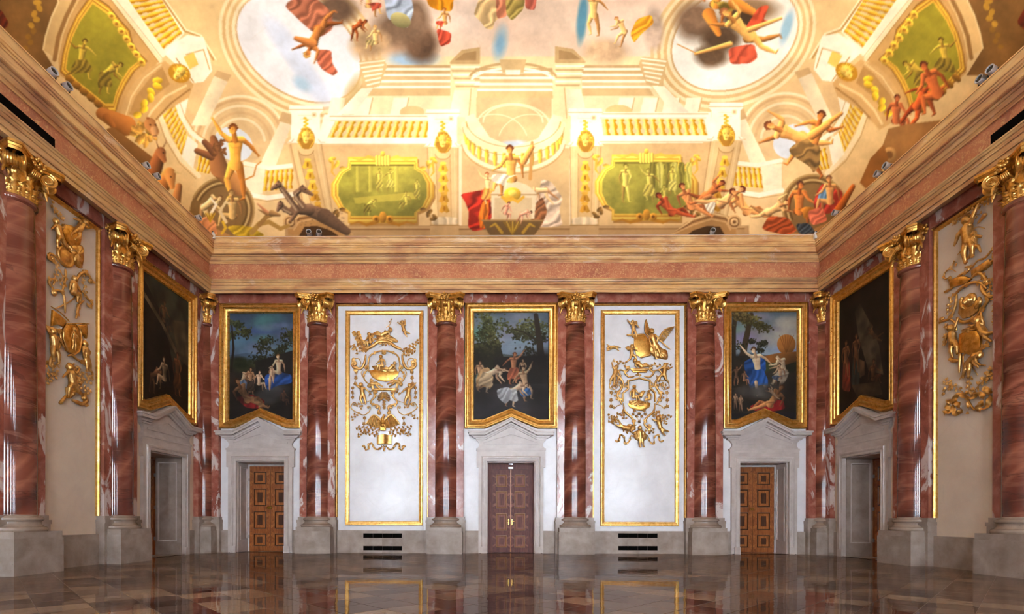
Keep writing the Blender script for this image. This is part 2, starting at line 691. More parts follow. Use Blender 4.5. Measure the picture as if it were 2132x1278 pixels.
ARCH = zz([(10, 609.6), (31, 609), (31, 603.2), (29.8, 602.6), (32.6, 601.6), (33.2, 600), (32.6, 599), (32.6, 593.4), (31.4, 592.8), (34, 591.8), (34.6, 590.6), (34, 589.6), (34, 587), (33, 586.4),
           (35.6, 585.4), (36.4, 582.6), (38.4, 581.4), (39.4, 579.4), (24, 578.8)])
FRZ = zz([(24, 579.5), (24, 547)])
CORN = zz([(24, 547.6), (27, 547.2), (27.4, 545), (26.2, 543.8), (26.2, 541), (28.8, 540), (31.4, 536.4), (32, 533.4), (31, 532.6), (33.6, 531.6), (35, 528.6), (34.4, 527.8), (42, 526.8), (43.6, 525.2), (44.2, 515.4), (43, 514.8),
           (45.2, 513.6), (45.8, 512), (45.2, 510.6), (44.4, 510), (46.2, 509), (46.4, 506.2), (45.2, 505.6), (46.8, 504.4), (46.4, 500), (47.4, 496.6), (49.4, 494), (48.6, 493.4), (50.2, 492.8), (50.2, 491), (14, 490.8), (10, 490.8)])
ZCT = zb(490.8, 49)


def run(side, prof):
    mb = MB()
    rows = []
    for o, z in prof:
        if side == 'back':
            rows.append([W(XL + o, YB - o, z), W(XR - o, YB - o, z)])
        elif side == 'front':
            rows.append([W(XL + o, YF + o, z), W(XR - o, YF + o, z)])
        elif side == 'left':
            rows.append([W(XL + o, YF + o, z), W(XL + o, YB - o, z)])
        else:
            rows.append([W(XR - o, YF + o, z), W(XR - o, YB - o, z)])
    return mb.grid(rows)


TRIM = {}
for k, side in enumerate(('back', 'left', 'right', 'front')):
    P = {'back': BACK, 'left': LEFT, 'right': RIGHT, 'front': FRONT}[side]
    t_ = tag(empty('trim_%d' % (k + 1), P((XL + XR) / 2 if side in ('back', 'front') else 450, ARCH[0][1], 0)), kind='structure')
    TRIM[side] = t_
    run(side, ARCH).build('architrave', M['entab'], t_, smooth=True)
    run(side, FRZ).build('frieze', M['frieze'], t_)
    run(side, CORN).build('cornice', M['entab'], t_, smooth=True)
    run(side, [(44, ZCT), (44, ZCT + 2.0), (47, ZCT + 2.0), (47, ZCT + 0.2)]).build('lighting_rail', M['grey'], t_)

# long dark ventilation slots low in the side friezes
for P, X, pts, lab in ((LEFT, XL, ((0, 0), (113, 300)), 'long black ventilation slot in the left frieze'), (RIGHT, XR, ((0, 0), (2064, 290)), 'long black ventilation slot in the right frieze')):
    y1 = on_side(pts[1][0], pts[1][1], X + (24 if X < 0 else -24))[0]
    o = tag(empty('ventilation_slot', P(y1 - 80, zb(578, 24), 24)), lab, 'air vent')
    pbox(MB(), P, y1 - 150, zb(576.5, 24), y1, zb(563, 24), 24.05, 24.9).build('slot_shade_plate', M['dark'], o)  # flat black plate; the slot's inner shade is put into its colour
    mb = MB()
    mb.sweep(rect(y1 - 150, zb(576.5, 24), y1, zb(563, 24)), [(0, 24.1), (0, 25.6), (-1.2, 25.6), (-1.2, 24.1)], P)
    mb.build('slot_rim', M['frieze'], o)

# ---- marble linings, dado stone
Z_DADO = zb(1104.7)
Z_PILB = zb(1077)


def lining(P, parent, spans, a_lo, a_hi, pil, quarter):
    """pilasters behind the columns, the strip under the architrave, the stone dado between the openings"""
    for c in pil:
        lo, hi = max(c - 37, a_lo), min(c + 37, a_hi)
        pbox(MB(), P, lo, Z_PILB, hi, ARCH[0][1] + 1, 0, 10).build('marble_pilaster', M['pink'], parent)
        lo, hi = max(c - 41, a_lo), min(c + 41, a_hi)
        mb = MB()
        pbox(mb, P, lo, 0, hi, zb(1088.5), 0, 14)
        pbox(mb, P, lo - 0.5, zb(1088.5), hi + 0.5, zb(1083), 0, 15.5)
        pbox(mb, P, lo + 1.5, zb(1083), hi - 1.5, Z_PILB, 0, 13)
        mb.build('pilaster_pedestal', M['stone'], parent)
    pbox(MB(), P, a_lo, zb(633.4), a_hi, ARCH[0][1] + 1, 0, 9).build('marble_band', M['pink'], parent)
    for a0, a1 in spans:
        pbox(MB(), P, a0, 0, a1, Z_DADO, 0, 5).build('dado_slab', M['stone'], parent)


sp = []
edges = [XL + 36] + [v for c in COLX for v in (c - 41, c + 41)] + [XR - 36]
for a0, a1 in zip(edges[::2], edges[1::2]):
    cut = [c for c in BAY_BACK if a0 < c < a1]
    if cut:
        sp += [(a0, cut[0] - 64), (cut[0] + 64, a1)]
    else:
        m = (a0 + a1) / 2
        sp += [(a0, m), (m + 0.25, a1)]
lining(BACK, wall_back, sp, XL, XR, [XL] + COLX + [XR], True)
lining(LEFT, wall_left, [(YF, COLL[1] - 41), (COLL[1] + 41, COLL[0] - 41), (COLL[0] + 41, BAY_L - 64), (BAY_L + 64, YB)], YF, YB, COLL + [YB], True)
lining(RIGHT, wall_right, [(YF, COLR[1] - 41), (COLR[1] + 41, COLR[0] - 41), (COLR[0] + 41, BAY_R - 64), (BAY_R + 64, YB)], YF, YB, COLR + [YB], True)
# ---------------------------------------------------------------- columns with gilded composite capitals
Z_PL = 54.4
Z_SH0, Z_SH1 = 76.0, 478.0


def arc_pts(a0, a1, n):
    return [a0 + (a1 - a0) * k / n for k in range(n + 1)]


def acanthus(mb, ang, r0, z0, z1, wid, curl, r_in=0.0):
    """a lobed leaf that climbs the bell and curls out at its tip"""
    ca, sa = math.cos(ang), math.sin(ang)
    n = 18
    rows = []
    for i in range(n + 1):
        u = i / n
        if u < 0.72:
            r = r0 + 1.6 * u * u * 2
            z = z0 + (z1 - z0) * u / 0.72
        else:
            q = (u - 0.72) / 0.28 * 2.5
            r = r0 + 1.7 + curl * (1 - math.cos(q))
            z = z1 + curl * math.sin(q) * 0.95
        w = wid * (0.62 + 0.5 * math.sin(math.pi * min(1, u * 1.1)) ** 0.8) * (1 + 0.3 * math.sin(u * 26)) * (1.0 if u < 0.75 else 1.15 - 1.1 * (u - 0.75) / 0.25 * 0.7)
        row = []
        for s in (-1, -0.72, -0.42, -0.16, 0, 0.16, 0.42, 0.72, 1):
            bulge = 1.9 * (1 - abs(s)) ** 0.8 + (1.5 if abs(abs(s) - 0.42) < 0.01 else -.5 if abs(abs(s) - .16) < .01 else 0) * (0.5 + 0.7 * math.sin(u * 26 + 1))
            rr = r + bulge - 1.3 * s * s
            t = s * w
            row.append(((rr * ca - t * sa) * S, (rr * sa + t * ca) * S, (z - 0.9 * abs(s) * (1 + math.sin(u * 24))) * S))
        rows.append(row)
    mb.grid(rows)


def volute(ang):
    """rolled corner scroll: axis across the diagonal, ribbed roll, spiral ridges on both cheeks"""
    mb = MB()
    ca, sa = math.cos(ang), math.sin(ang)
    ex, ey = Vector((ca, sa, 0)), Vector((-sa, ca, 0))
    cen = Vector((ca * 34.0, sa * 34.0, 0)) * S
    zc = 517.0
    R0 = 9.2

    def pt(rad, th, off, sh=0.0):
        return (cen + ex * ((rad * math.cos(th) + sh) * S) + ey * (off * S) + Vector((0, 0, (zc + rad * math.sin(th)) * S)))
    prof = [(-9.5, 0.0), (-9.5, R0), (-8.2, R0), (-7.4, R0 - 1.2), (-5.6, R0 - 0.6), (-4.4, R0 - 2.2), (-2.6, R0 - 1.4), (-1.4, R0 - 2.8), (0, R0 - 1.6),
            (1.4, R0 - 2.8), (2.6, R0 - 1.4), (4.4, R0 - 2.2), (5.6, R0 - 0.6), (7.4, R0 - 1.2), (8.2, R0), (9.5, R0), (9.5, 0.0)]
    rows = [[pt(max(r, 0.02), 2 * math.pi * k / 18, o) for k in range(18)] for o, r in prof]
    mb.grid(rows, True)
    for sgn in (-1, 1):
        pts, rad = [], []
        n = 44
        for k in range(n + 1):
            u = k / n
            th = math.pi * 0.5 + sgn * 0 + 2 * math.pi * 2.4 * u
            r = (R0 - 0.7) * (1 - u) ** 0.85 + 0.9
            pts.append(pt(r, math.pi - th, sgn * (9.6 + 1.2 * u)))
            rad.append((1.05 - 0.35 * u) * S)
        mb.tube(pts, rad, 5)
        mb.ball(pt(0, 0, sgn * 10.3), 1.6 * S, 7, 5)
        # drooping leaf below the scroll
        pl, rl = [], []
        for k in range(9):
            u = k / 8
            pl.append(cen + ex * ((-6 + 6 * u) * S) + ey * (sgn * (6 + 5 * u) * S) + Vector((0, 0, (zc - 9 - 10 * u + 6 * math.sin(u * 3.0)) * S)))
            rl.append((2.2 * math.sin(0.4 + 2.5 * u) + 0.2) * S)
        mb.tube(pl, rl, 6)
    # stalk feeding the scroll from the bell
    pts = [Vector((ca * r * S, sa * r * S, z * S)) for r, z in ((20, 508), (25, 520), (31, 526), (36, 527.5))]
    mb.tube(pts, [2.4 * S, 2.8 * S, 2.6 * S, 1.6 * S], 6)
    return mb


def abacus(a0, a1):
    mb = MB()
    rows = []
    ths = []
    n = int(round((a1 - a0) / (math.pi / 2) * 24))
    for j in range(n + 1):
        ths.append(a0 + (a1 - a0) * j / n)

    def rad(th, grow):
        q = (th + math.pi / 4) % (math.pi / 2) - math.pi / 4     # angle from the nearest face normal
        face = 32.0 + grow + 34.0 * (abs(q) / (math.pi / 4)) ** 2.6 * 0.47
        r = face / math.cos(q) * 0.98
        return min(r, 51.5 + grow)
    for g, z in ((-4, 524.0), (-3.4, 527.2), (-2.6, 527.6), (-1.6, 530.0), (-0.3, 530.4), (0, 533.6), (-30, 533.6)):
        rows.append([(rad(t, g) * math.cos(t) * S, rad(t, g) * math.sin(t) * S, z * S) for t in ths])
    mb.grid(rows)
    return mb


def fleuron(ang):
    mb = MB()
    ca, sa = math.cos(ang), math.sin(ang)
    c = Vector((ca * 32.5 * S, sa * 32.5 * S, 527 * S))
    ex, ey, ez = Vector((ca, sa, 0)), Vector((-sa, ca, 0)), Vector((0, 0, 1))
    rng = random.Random(3)
    for k in range(11):
        a = 2 * math.pi * k / 11
        r = 5.2 + 2.6 * (k % 2)
        p = c + ey * (math.cos(a) * r * 1.25 * S) + ez * (math.sin(a) * r * 0.85 * S) + ex * (rng.uniform(0, 3) * S)
        mb.ball(p, (2.7 * S, 2.4 * S, 2.4 * S), 6, 4)
    mb.ball(c + ex * (2.5 * S), 3.0 * S, 7, 5)
    # ribbed keystone below the flower
    for k in (-2, -1, 0, 1, 2):
        pts = [c + ey * (k * 2.3 * S) + ex * (x * S) + ez * (z * S) for x, z in ((-3.5, -7), (-1.5, -9.5), (-3.5, -14), (-8, -17))]
        mb.tube(pts, [1.3 * S] * 4, 5)
    return mb


def make_column(a0, a1, name):
    """column about its own axis; visible sector a0..a1 (the rest is bedded in the wall)"""
    root = empty(name)
    q = a1 - a0
    seg = int(round(q / (2 * math.pi) * 64))
    # pedestal
    pd = empty('pedestal')
    pd.parent = root
    x0, y0 = (-36.0, -36.0) if q > 2 else (0.0, -36.0)
    x1, y1 = 36.0, 0.0
    def bx(x0, y0, z0, x1, y1, z1):
        return MB().box((x0 * S, y0 * S, z0 * S), (x1 * S, y1 * S, z1 * S))
    e = 0.0 if q < 2 else 1.0
    b = bx(x0 - 0.4 * e, y0 - 0.4, 0, x1 + 0.4, y1, 46.0).build('pedestal_block', M['stone'], None, local=True)
    b.parent = pd
    b = bx(x0 + 0.8 * e, y0 + 0.8, 46.0, x1 - 0.8, y1, Z_PL).build('pedestal_cap', M['stone'], None, local=True)
    b.parent = pd
    pr = [(0.1, Z_PL), (34.5, Z_PL), (35.6, Z_PL + 1.4), (35.8, Z_PL + 3.2), (35, Z_PL + 5.2), (33.4, Z_PL + 6), (31.6, Z_PL + 6.4), (31.2, Z_PL + 7), (29.2, Z_PL + 8.6), (28.3, Z_PL + 11), (28.6, Z_PL + 13),
          (30, Z_PL + 13.6), (30.2, Z_PL + 14.2), (31.2, Z_PL + 15), (31.4, Z_PL + 16.6), (30.6, Z_PL + 18), (28.4, Z_PL + 18.6), (28, Z_PL + 19.6), (25.4, Z_PL + 20.2), (24.8, Z_PL + 21.6)]
    MB().lathe([(r * S, z * S) for r, z in pr], seg, a0, a1).build('base_moulding', M['base'], root, smooth=True, local=True)
    sh = []
    for k in range(25):
        u = k / 24
        r = 24.6 - 3.4 * (max(0, u - 0.25) / 0.75) ** 1.5
        sh.append((r * S, (Z_SH0 + (Z_SH1 - 5 - Z_SH0) * u) * S))
    MB().lathe(sh, seg, a0, a1).build('shaft', M['shaft'], root, smooth='all', local=True)
    ring = [(21.2, Z_SH1 - 5), (22.2, Z_SH1 - 4), (24.2, Z_SH1 - 3), (25, Z_SH1 - 1.2), (24.6, Z_SH1 + 1.2), (23.2, Z_SH1 + 2.6), (20, Z_SH1 + 3)]
    MB().lathe([(r * S, z * S) for r, z in ring], seg, a0, a1).build('astragal', M['shaft'], root, smooth=True, local=True)
    cap = empty('capital')
    cap.parent = root
    bell = [(20.2, Z_SH1 + 2), (20.2, 500), (21.5, 512), (25, 522), (28, 526)]
    MB().lathe([(r * S, z * S) for r, z in bell], seg, a0, a1).build('bell', M['gold_dark'], cap, smooth=True, local=True)
    st = math.pi / 8
    k0, k1 = int(round(a0 / st)), int(round(a1 / st))
    # lower ring of small leaves, two taller rings above
    for k in range(2 * k0, 2 * k1 + 1):
        ang = k * st / 2
        if not (a0 - 0.01 <= ang <= a1 + 0.01):
            continue
        if k % 2 == 0:
            mb = MB()
            tall = (k // 2) % 2 == 0
            acanthus(mb, ang, 20.8, Z_SH1 + 2, 507.5 if tall else 496.0, 5.0 if tall else 4.6, 4.4 if tall else 3.4)
            mb.build('acanthus_leaf', M['gold'], cap, smooth='all', local=True)
        else:
            mb = MB()
            acanthus(mb, ang, 21.6, Z_SH1 + 2, 489.0, 3.0, 1.8)
            mb.build('acanthus_leaf', M['gold'], cap, smooth='all', local=True)
    c45 = [math.pi / 4 + k * math.pi / 2 for k in range(-4, 5)]
    for ang in c45:
        if a0 < ang < a1:
            volute(ang).build('volute', M['gold'], cap, smooth=True, local=True)
    for k in range(-4, 5):
        ang = k * math.pi / 2
        if a0 + 0.1 < ang < a1 - 0.1:
            fleuron(ang).build('fleuron', M['gold'], cap, smooth='all', local=True)
        elif a0 - 0.1 < ang < a1 + 0.1:      # side flower that shows against the wall
            fleuron(ang + (0.28 if ang < (a0 + a1) / 2 else -0.28)).build('fleuron', M['gold'], cap, smooth='all', local=True)
    abacus(a0, a1).build('abacus', M['gold_dark'], cap, smooth=True, local=True)
    # egg band on the bell lip
    mb = MB()
    n = int(round(q / (math.pi / 2) * 9))
    for k in range(n):
        a = a0 + q * (k + 0.5) / n
        mb.ball((26.4 * math.cos(a) * S, 26.4 * math.sin(a) * S, 521.5 * S), (1.9 * S, 1.9 * S, 2.4 * S), 6, 4)
    mb.build('egg_moulding', M['gold'], cap, smooth='all', local=True)
    return root


half = make_column(-math.pi, 0.0, 'marble_column')
quarter = make_column(-math.pi / 2, 0.0, 'corner_column')
G1, G2 = 'half columns along the walls', 'quarter columns in the corners'
spots_c = [(COLX[0], YB, 0, 'red marble half column between the back left door and the left gilded panel'),
           (COLX[1], YB, 0, 'red marble half column just left of the centre door'),
           (COLX[2], YB, 0, 'red marble half column just right of the centre door'),
           (COLX[3], YB, 0, 'red marble half column between the right gilded panel and the back right door'),
           (XL, COLL[0], math.pi / 2, 'red marble half column on the left wall beside the dark landscape painting'),
           (XL, COLL[1], math.pi / 2, 'large red marble half column cut by the left edge of the picture'),
           (XR, COLR[0], -math.pi / 2, 'red marble half column on the right wall beside the dark rock painting'),
           (XR, COLR[1], -math.pi / 2, 'large red marble half column cut by the right edge of the picture')]
for k, (x, y, r, lab) in enumerate(spots_c):
    o = half if k == 0 else copy_tree(half)
    o.location = W(x, y, 0)
    o.rotation_euler = (0, 0, r)
    tag(o, lab, 'column', G1, 'thing')
for k, (x, y, r, lab) in enumerate(((XL, YB, 0, 'red marble quarter column in the far left corner'), (XR, YB, -math.pi / 2, 'red marble quarter column in the far right corner'))):
    o = quarter if k == 0 else copy_tree(quarter)
    o.location = W(x, y, 0)
    o.rotation_euler = (0, 0, r)
    tag(o, lab, 'column', G2, 'thing')
# ---------------------------------------------------------------- doors with stone portals, gilt panel frames, vents
def hood_line(py_flat, py_peak, half, fl, drop=0.0):
    zf, zp = zb(py_flat) - drop, zb(py_peak) - drop
    return [(-half, zf), (-fl, zf), (0, zp), (fl, zf), (half, zf)]


def band(mb, P, top, bot, d0, d1):
    mb.prism(bot + top[::-1], d0, d1, P)


def door_leaf(P, a0, a1, b0, b1, d, parent, kind, hinge):
    """panelled leaf: stiles, four raised panels with inlay"""
    base, fld, inl = (M['oak'], M['oak2'], M['inlay']) if kind == 'oak' else (M['purple'], M['purple2'], M['purple'])
    lf = pbox(MB(), P, a0, b0, a1, b1, d - 4, d).build('door_leaf', base, parent)
    w = a1 - a0
    h = b1 - b0
    for f0, f1 in ((0.055, 0.2), (0.26, 0.465), (0.53, 0.735), (0.79, 0.935)):
        p0, p1 = a0 + w * 0.21, a1 - w * 0.21
        q0, q1 = b0 + h * f0, b0 + h * f1
        mb = MB()
        mb.sweep(rect(p0, q0, p1, q1), [(-0.3, d), (0, d + 1.6), (1.0, d + 1.7), (2.0, d + 0.6), (2.4, d + 0.2)], P)
        mb.build('panel_moulding', M['inlay'] if kind == 'oak' else M['brass2'], lf)
        pbox(MB(), P, p0 + 2.2, q0 + 2.2, p1 - 2.2, q1 - 2.2, d, d + 0.7).build('door_panel', fld, lf)
        e = 0.29 * (p1 - p0)
        e2 = min(e, 0.25 * (q1 - q0))
        pbox(MB(), P, p0 + e, q0 + e2, p1 - e, q1 - e2, d, d + 1.0).build('panel_inlay', inl, lf)
        # chevron veneer in the stiles beside the panel
        for sx in (-1, 1):
            xa, xb = (a0 + 0.6, p0 - 1.0) if sx < 0 else (p1 + 1.0, a1 - 0.6)
            m = (q0 + q1) / 2
            for k in range(3):
                for up in (-1, 1):
                    y0 = m + up * (q1 - q0) * 0.19 * k
                    y1 = m + up * (q1 - q0) * 0.19 * (k + 0.8)
                    dx = (xb - xa) * 0.9 * up
                    ya, yb_ = (y0, y0 + dx * 0.6) if sx > 0 else (y0 + dx * 0.6, y0)
                    hh = abs(y1 - y0) * up
                    pl = [(xa, ya), (xb, yb_), (xb, yb_ + hh), (xa, ya + hh)]
                    MB().prism(pl, d, d + 0.25, P).build('veneer_strip', fld if k % 2 else base, lf)
    return lf


M['brass2'] = mat_plain('gilt moulding', srgb(150, 100, 50), 0.35)


def portal(n, P0, c, side, depth, kind, half_hood, flip):
    P = lambda a, b, d=0.0: P0(c + a, b, d)
    root = tag(empty('door_%d' % n, P(0, 0, 0)), kind='structure')
    mt = M['portal']
    fl = 54.0
    # hood: stacked mouldings following the broken pediment
    hd = MB()
    T = [hood_line(899.5, 872, half_hood + 0.0, fl), hood_line(899.5, 872, half_hood, fl, 3.2), hood_line(899.5, 872, half_hood - 2, fl, 4.2), hood_line(899.5, 872, half_hood - 2, fl, 8.5),
         hood_line(899.5, 872, half_hood - 8, fl, 9.5), hood_line(899.5, 872, half_hood - 12, fl, 13.5), hood_line(899.5, 872, half_hood - 17, fl, 17)]
    band(hd, P, T[0], T[1], 0, 20)
    band(hd, P, [(-half_hood + 1, T[1][0][1])] + T[1][1:-1] + [(half_hood - 1, T[1][-1][1])], T[2], 0, 18)
    band(hd, P, T[2], T[3], 0, 18.5)
    band(hd, P, [(-half_hood + 6, T[3][0][1])] + T[3][1:-1] + [(half_hood - 6, T[3][-1][1])], T[4], 0, 13)
    band(hd, P, T[4], T[5], 0, 11)
    band(hd, P, [(-half_hood + 15, T[5][0][1])] + T[5][1:-1] + [(half_hood - 15, T[5][-1][1])], T[6], 0, 8.5)
    hd.build('portal_hood', mt, root)
    # tympanum with its concave flanks
    zl = zb(934)
    ty = MB()
    hw = 72.0
    side_r = []
    for k in range(9):
        u = k / 8
        side_r.append((hw - 6.5 * math.sin(math.pi * (0.08 + 0.84 * u)) + 3 * u, zl + (T[6][-1][1] - zl) * u))
    pl = [(-a, b) for a, b in side_r][::-1]
    pl = [(-a, b) for a, b in reversed(side_r)] + side_r + [(fl, T[6][3][1]), (0, T[6][2][1]), (-fl, T[6][1][1])]
    ty.prism(pl, 0, 5.5, P)
    ty.build('tympanum', mt, root)
    fr = MB()
    tri = [(-58, zl + 9), (58, zl + 9), (58, zl + 13), (0, zl + 31), (-58, zl + 13)]
    fr.sweep(tri, [(0, 5.5), (0, 6.6), (1.6, 6.6), (1.6, 5.5)], P)
    fr.build('tympanum_moulding', mt, root)
    ln = MB()
    pbox(ln, P, -hw - 1, zb(938), hw + 1, zl, 0, 7)
    pbox(ln, P, -hw, zb(942), hw, zb(938), 0, 6)
    ln.build('lintel_moulding', mt, root)
    # eared architrave round the opening
    zo = Z_OPEN
    ear = zb(973)
    arch = MB()
    for s in (-1, 1):
        x = sorted((s * (OPEN_W - 0.2), s * 68.0))
        pbox(arch, P, x[0], 0, x[1], ear, 0, 6)
        x = sorted((s * (OPEN_W - 0.2), s * 72.0))
        pbox(arch, P, x[0], ear, x[1], zb(942), 0, 6)
    pbox(arch, P, -OPEN_W + 0.2, zo, OPEN_W - 0.2, zb(942), 0, 6)
    arch.build('architrave', mt, root)
    mo = MB()
    path = [(OPEN_W, 0), (OPEN_W, zo), (-OPEN_W, zo), (-OPEN_W, 0)]
    mo.sweep(path, [(0, -2), (0, 7.2), (-2.4, 7.6), (-3, 6.8), (-5.4, 6.8), (-6, 8.2), (-8.6, 8.4), (-9.4, 7), (-11, 6)], P, closed=False)
    mo.build('door_moulding', mt, root)
    for s in (-1, 1):
        x = sorted((s * (OPEN_W - 0.6), s * (OPEN_W + 11.6)))
        pbox(MB(), P, x[0], 0, x[1], 14, 5, 9.2).build('moulding_block', mt, root)
    # stone reveals
    for s in (-1, 1):
        x = sorted((s * OPEN_W, s * (OPEN_W - 2)))
        rv = pbox(MB(), P, x[0], 0, x[1], zo, -depth, -0.1).build('door_reveal', M['stone'] if side != 'back' else mt, root)
        if depth > 30:
            mb = MB()
            Q = lambda a, b, d, s=s: P(s * (OPEN_W - 2 - d), b, a)
            mb.sweep(rect(-depth + 8, 26, -8, zo - 10), [(0, 0), (0, 1.3), (2, 1.3), (2.6, 0.0)], Q)
            mb.build('reveal_moulding', mt, rv)
    pbox(MB(), P, -OPEN_W + 2, zo - 2, OPEN_W - 2, zo, -depth, -0.1).build('door_soffit', mt, root)
    # the door itself
    z1 = zo - 6 if kind == 'oak' else zo - 14
    jw = 2.6 if kind == 'oak' else 10.0
    fm = M['oak'] if kind == 'oak' else M['purple']
    df = MB()
    for s in (-1, 1):
        x = sorted((s * (OPEN_W - 2), s * (OPEN_W - 2 - jw)))
        pbox(df, P, x[0], 0, x[1], zo - 2, -depth - 4, -depth + 3)
    pbox(df, P, -OPEN_W + 2 + jw, z1, OPEN_W - 2 - jw, zo - 2, -depth - 4, -depth + 3)
    df.build('door_frame', M['white'] if kind == 'oak' and side == 'back' else fm, root)
    x0, x1 = -OPEN_W + 2 + jw, OPEN_W - 2 - jw
    l1 = door_leaf(P, x0, -0.3, 1.0, z1, -depth + 1, root, kind, 0)
    l2 = door_leaf(P, 0.3, x1, 1.0, z1, -depth + 1, root, kind, 1)
    dd = -depth + 1
    pbox(MB(), P, -1.6, 0, 1.6, z1, dd - 7, dd - 4.05).build('light_stop_strip', fm, root)  # added behind the leaves to stop light leaking between them
    if kind == 'oak':
        for lf in (l1,):
            hm = MB()
            pbox(hm, P, -7, z1 * 0.51 - 3, 3, z1 * 0.51 + 3, dd, dd + 1.6)
            hm.tube([P(-2, z1 * 0.51, dd + 1), P(-2, z1 * 0.51, dd + 4.5), P(-9, z1 * 0.51, dd + 4.5)], 0.9 * S, 6)
            hm.build('lock_case', M['brass'], lf)
        for s in (-1, 1):
            for f in (0.17, 0.5, 0.84):
                pbox(MB(), P, *sorted((s * (OPEN_W - 4.6), s * (OPEN_W - 3.0)))[:1], z1 * f - 3.5, sorted((s * (OPEN_W - 4.6), s * (OPEN_W - 3.0)))[1], z1 * f + 3.5, dd, dd + 2.6).build('hinge', M['steel'], l1 if s < 0 else l2)
    else:
        for lf, x in ((l1, -4.5), (l2, 2.8)):
            hm = MB()
            pbox(hm, P, x - 1.0, z1 * 0.33, x + 1.2, z1 * 0.33 + 13, dd, dd + 0.8)
            hm.tube([P(x, z1 * 0.33 + 8, dd + 0.5), P(x, z1 * 0.33 + 8, dd + 3.4), P(x + (5 if x > 0 else -1), z1 * 0.33 + 8, dd + 3.6)], 0.7 * S, 6)
            hm.build('door_handle', M['brass'], lf)
        pbox(MB(), P, -1.2, 1, 1.2, z1, dd, dd + 1.0).build('astragal_strip', M['oak2'], l1)
        pbox(MB(), P, -5.0, z1 + 1, 5.0, z1 + 4.4, -depth + 3, -depth + 6).build('door_closer', M['steel'], root)
        pbox(MB(), P, -4.4, zo - 5, 4.4, zo - 2.2, -depth + 6, -depth + 12).build('exit_sensor', M['steel'], root)
    pbox(MB(), P, -OPEN_W + 2, -0.1, OPEN_W - 2, 1.4, -depth - 6, -depth - 1).build('light_stop_sill', fm, root)  # added to stop light leaking in under the leaves
    pbox(MB(), P, -66, -0.1, 66, 0.35, 5, 6.4).build('threshold_joint', M['dark'], root)
    return root


portal(1, BACK, BAY_BACK[1], 'back', 24.0, 'purple', 90, 0)
portal(2, BACK, BAY_BACK[0], 'back', DEEP - 8, 'oak', 91, 0)
portal(3, BACK, BAY_BACK[2], 'back', DEEP - 8, 'oak', 93, 0)
portal(4, LEFT, BAY_L, 'left', DEEP, 'oak', 91, 0)
portal(5, RIGHT, BAY_R, 'right', DEEP, 'oak', 91, 0)

# ---- gilt frames of the stucco panels
THIN = [(0, 0), (0, 3.2), (1.0, 4.2), (2.2, 4.2), (3.0, 2.6), (3.4, 0)]
WIDE = [(0, 0), (0, 3.0), (1.2, 4.6), (2.6, 4.6), (3.2, 3.2), (5.0, 2.8), (6.2, 4.0), (7.4, 3.8), (8.2, 1.6), (8.8, 0)]


def panel3(P, parent, a0, a1, z0, z1, prof):
    mb = MB()
    mb.sweep([(a1, z0), (a1, z1), (a0, z1), (a0, z0)], prof, P, closed=False)
    return mb.build('gilt_border', M['gold'], parent)


PAN = []
for c0, c1, pb in ((COLX[0], COLX[1], (719.6, 881.0)), (COLX[2], COLX[3], (1250.0, 1413.5))):
    panel3(BACK, wall_back, c0 + 37.2, c1 - 37.2, Z_PILB, zb(633.8), THIN)
    x0, x1 = on_back(pb[0], 900)[0], on_back(pb[1], 900)[0]
    mb = MB()
    mb.sweep(rect(x0, zb(1094), x1, zb(647)), WIDE, BACK)
    mb.build('gilt_frame', M['gold'], wall_back)
    PAN.append((x0, x1))
panel3(LEFT, wall_left, COLL[1] + 37.2, COLL[0] - 37.2, Z_PILB, zb(633.8), [(a * 1.6, b * 1.2) for a, b in THIN])
panel3(RIGHT, wall_right, COLR[1] + 37.2, COLR[0] - 37.2, Z_PILB, zb(633.8), [(a * 1.6, b * 1.2) for a, b in THIN])

# ---- vents in the dado under the two panels
for (x0, x1), lab in zip(((756.4, 837.0), (1287.0, 1369.0)), ('left', 'right')):
    for (y0, y1), lv in zip(((1110, 1119.4), (1136.4, 1145.6)), ('upper', 'lower')):
        a0, b1 = on_back(x0, y0, 5)
        a1, b0 = on_back(x1, y1, 5)
        o = tag(empty('air_vent', BACK((a0 + a1) / 2, b0, 5)), '%s black slotted air vent in the stone dado under the %s gilded panel' % (lv, lab), 'air vent', 'vents in the dado')
        for k in range(4):
            w = (a1 - a0) / 4
            pbox(MB(), BACK, a0 + w * k + 0.12, b0, a0 + w * (k + 1) - 0.12, b1, 5.0, 5.3).build('vent_cell', M['dark'], o)  # raised black plate, coloured as the shade inside a vent
        mb = MB()
        mb.sweep(rect(a0, b0, a1, b1), [(0, 5.0), (0, 5.8), (-0.7, 5.8), (-0.7, 5.0)], BACK)
        mb.build('vent_rim', M['stone'], o)
# ---------------------------------------------------------------- a small painter: shapes brushed onto a colour field
def to_lin(c):
    c = np.clip(c, 0, 1)
    return np.where(c <= 0.04045, c / 12.92, ((c + 0.055) / 1.055) ** 2.4)


def value_noise(h, w, cell, rng):
    gh, gw = int(h / cell) + 3, int(w / cell) + 3
    g = rng.random((gh, gw))
    y, x = np.arange(h) / cell, np.arange(w) / cell
    yi, xi = y.astype(int), x.astype(int)
    fy, fx = y - yi, x - xi
    fy, fx = (fy * fy * (3 - 2 * fy))[:, None], (fx * fx * (3 - 2 * fx))[None, :]
    a, b = g[np.ix_(yi, xi)], g[np.ix_(yi, xi + 1)]
    c, d = g[np.ix_(yi + 1, xi)], g[np.ix_(yi + 1, xi + 1)]
    return (a * (1 - fx) + b * fx) * (1 - fy) + (c * (1 - fx) + d * fx) * fy


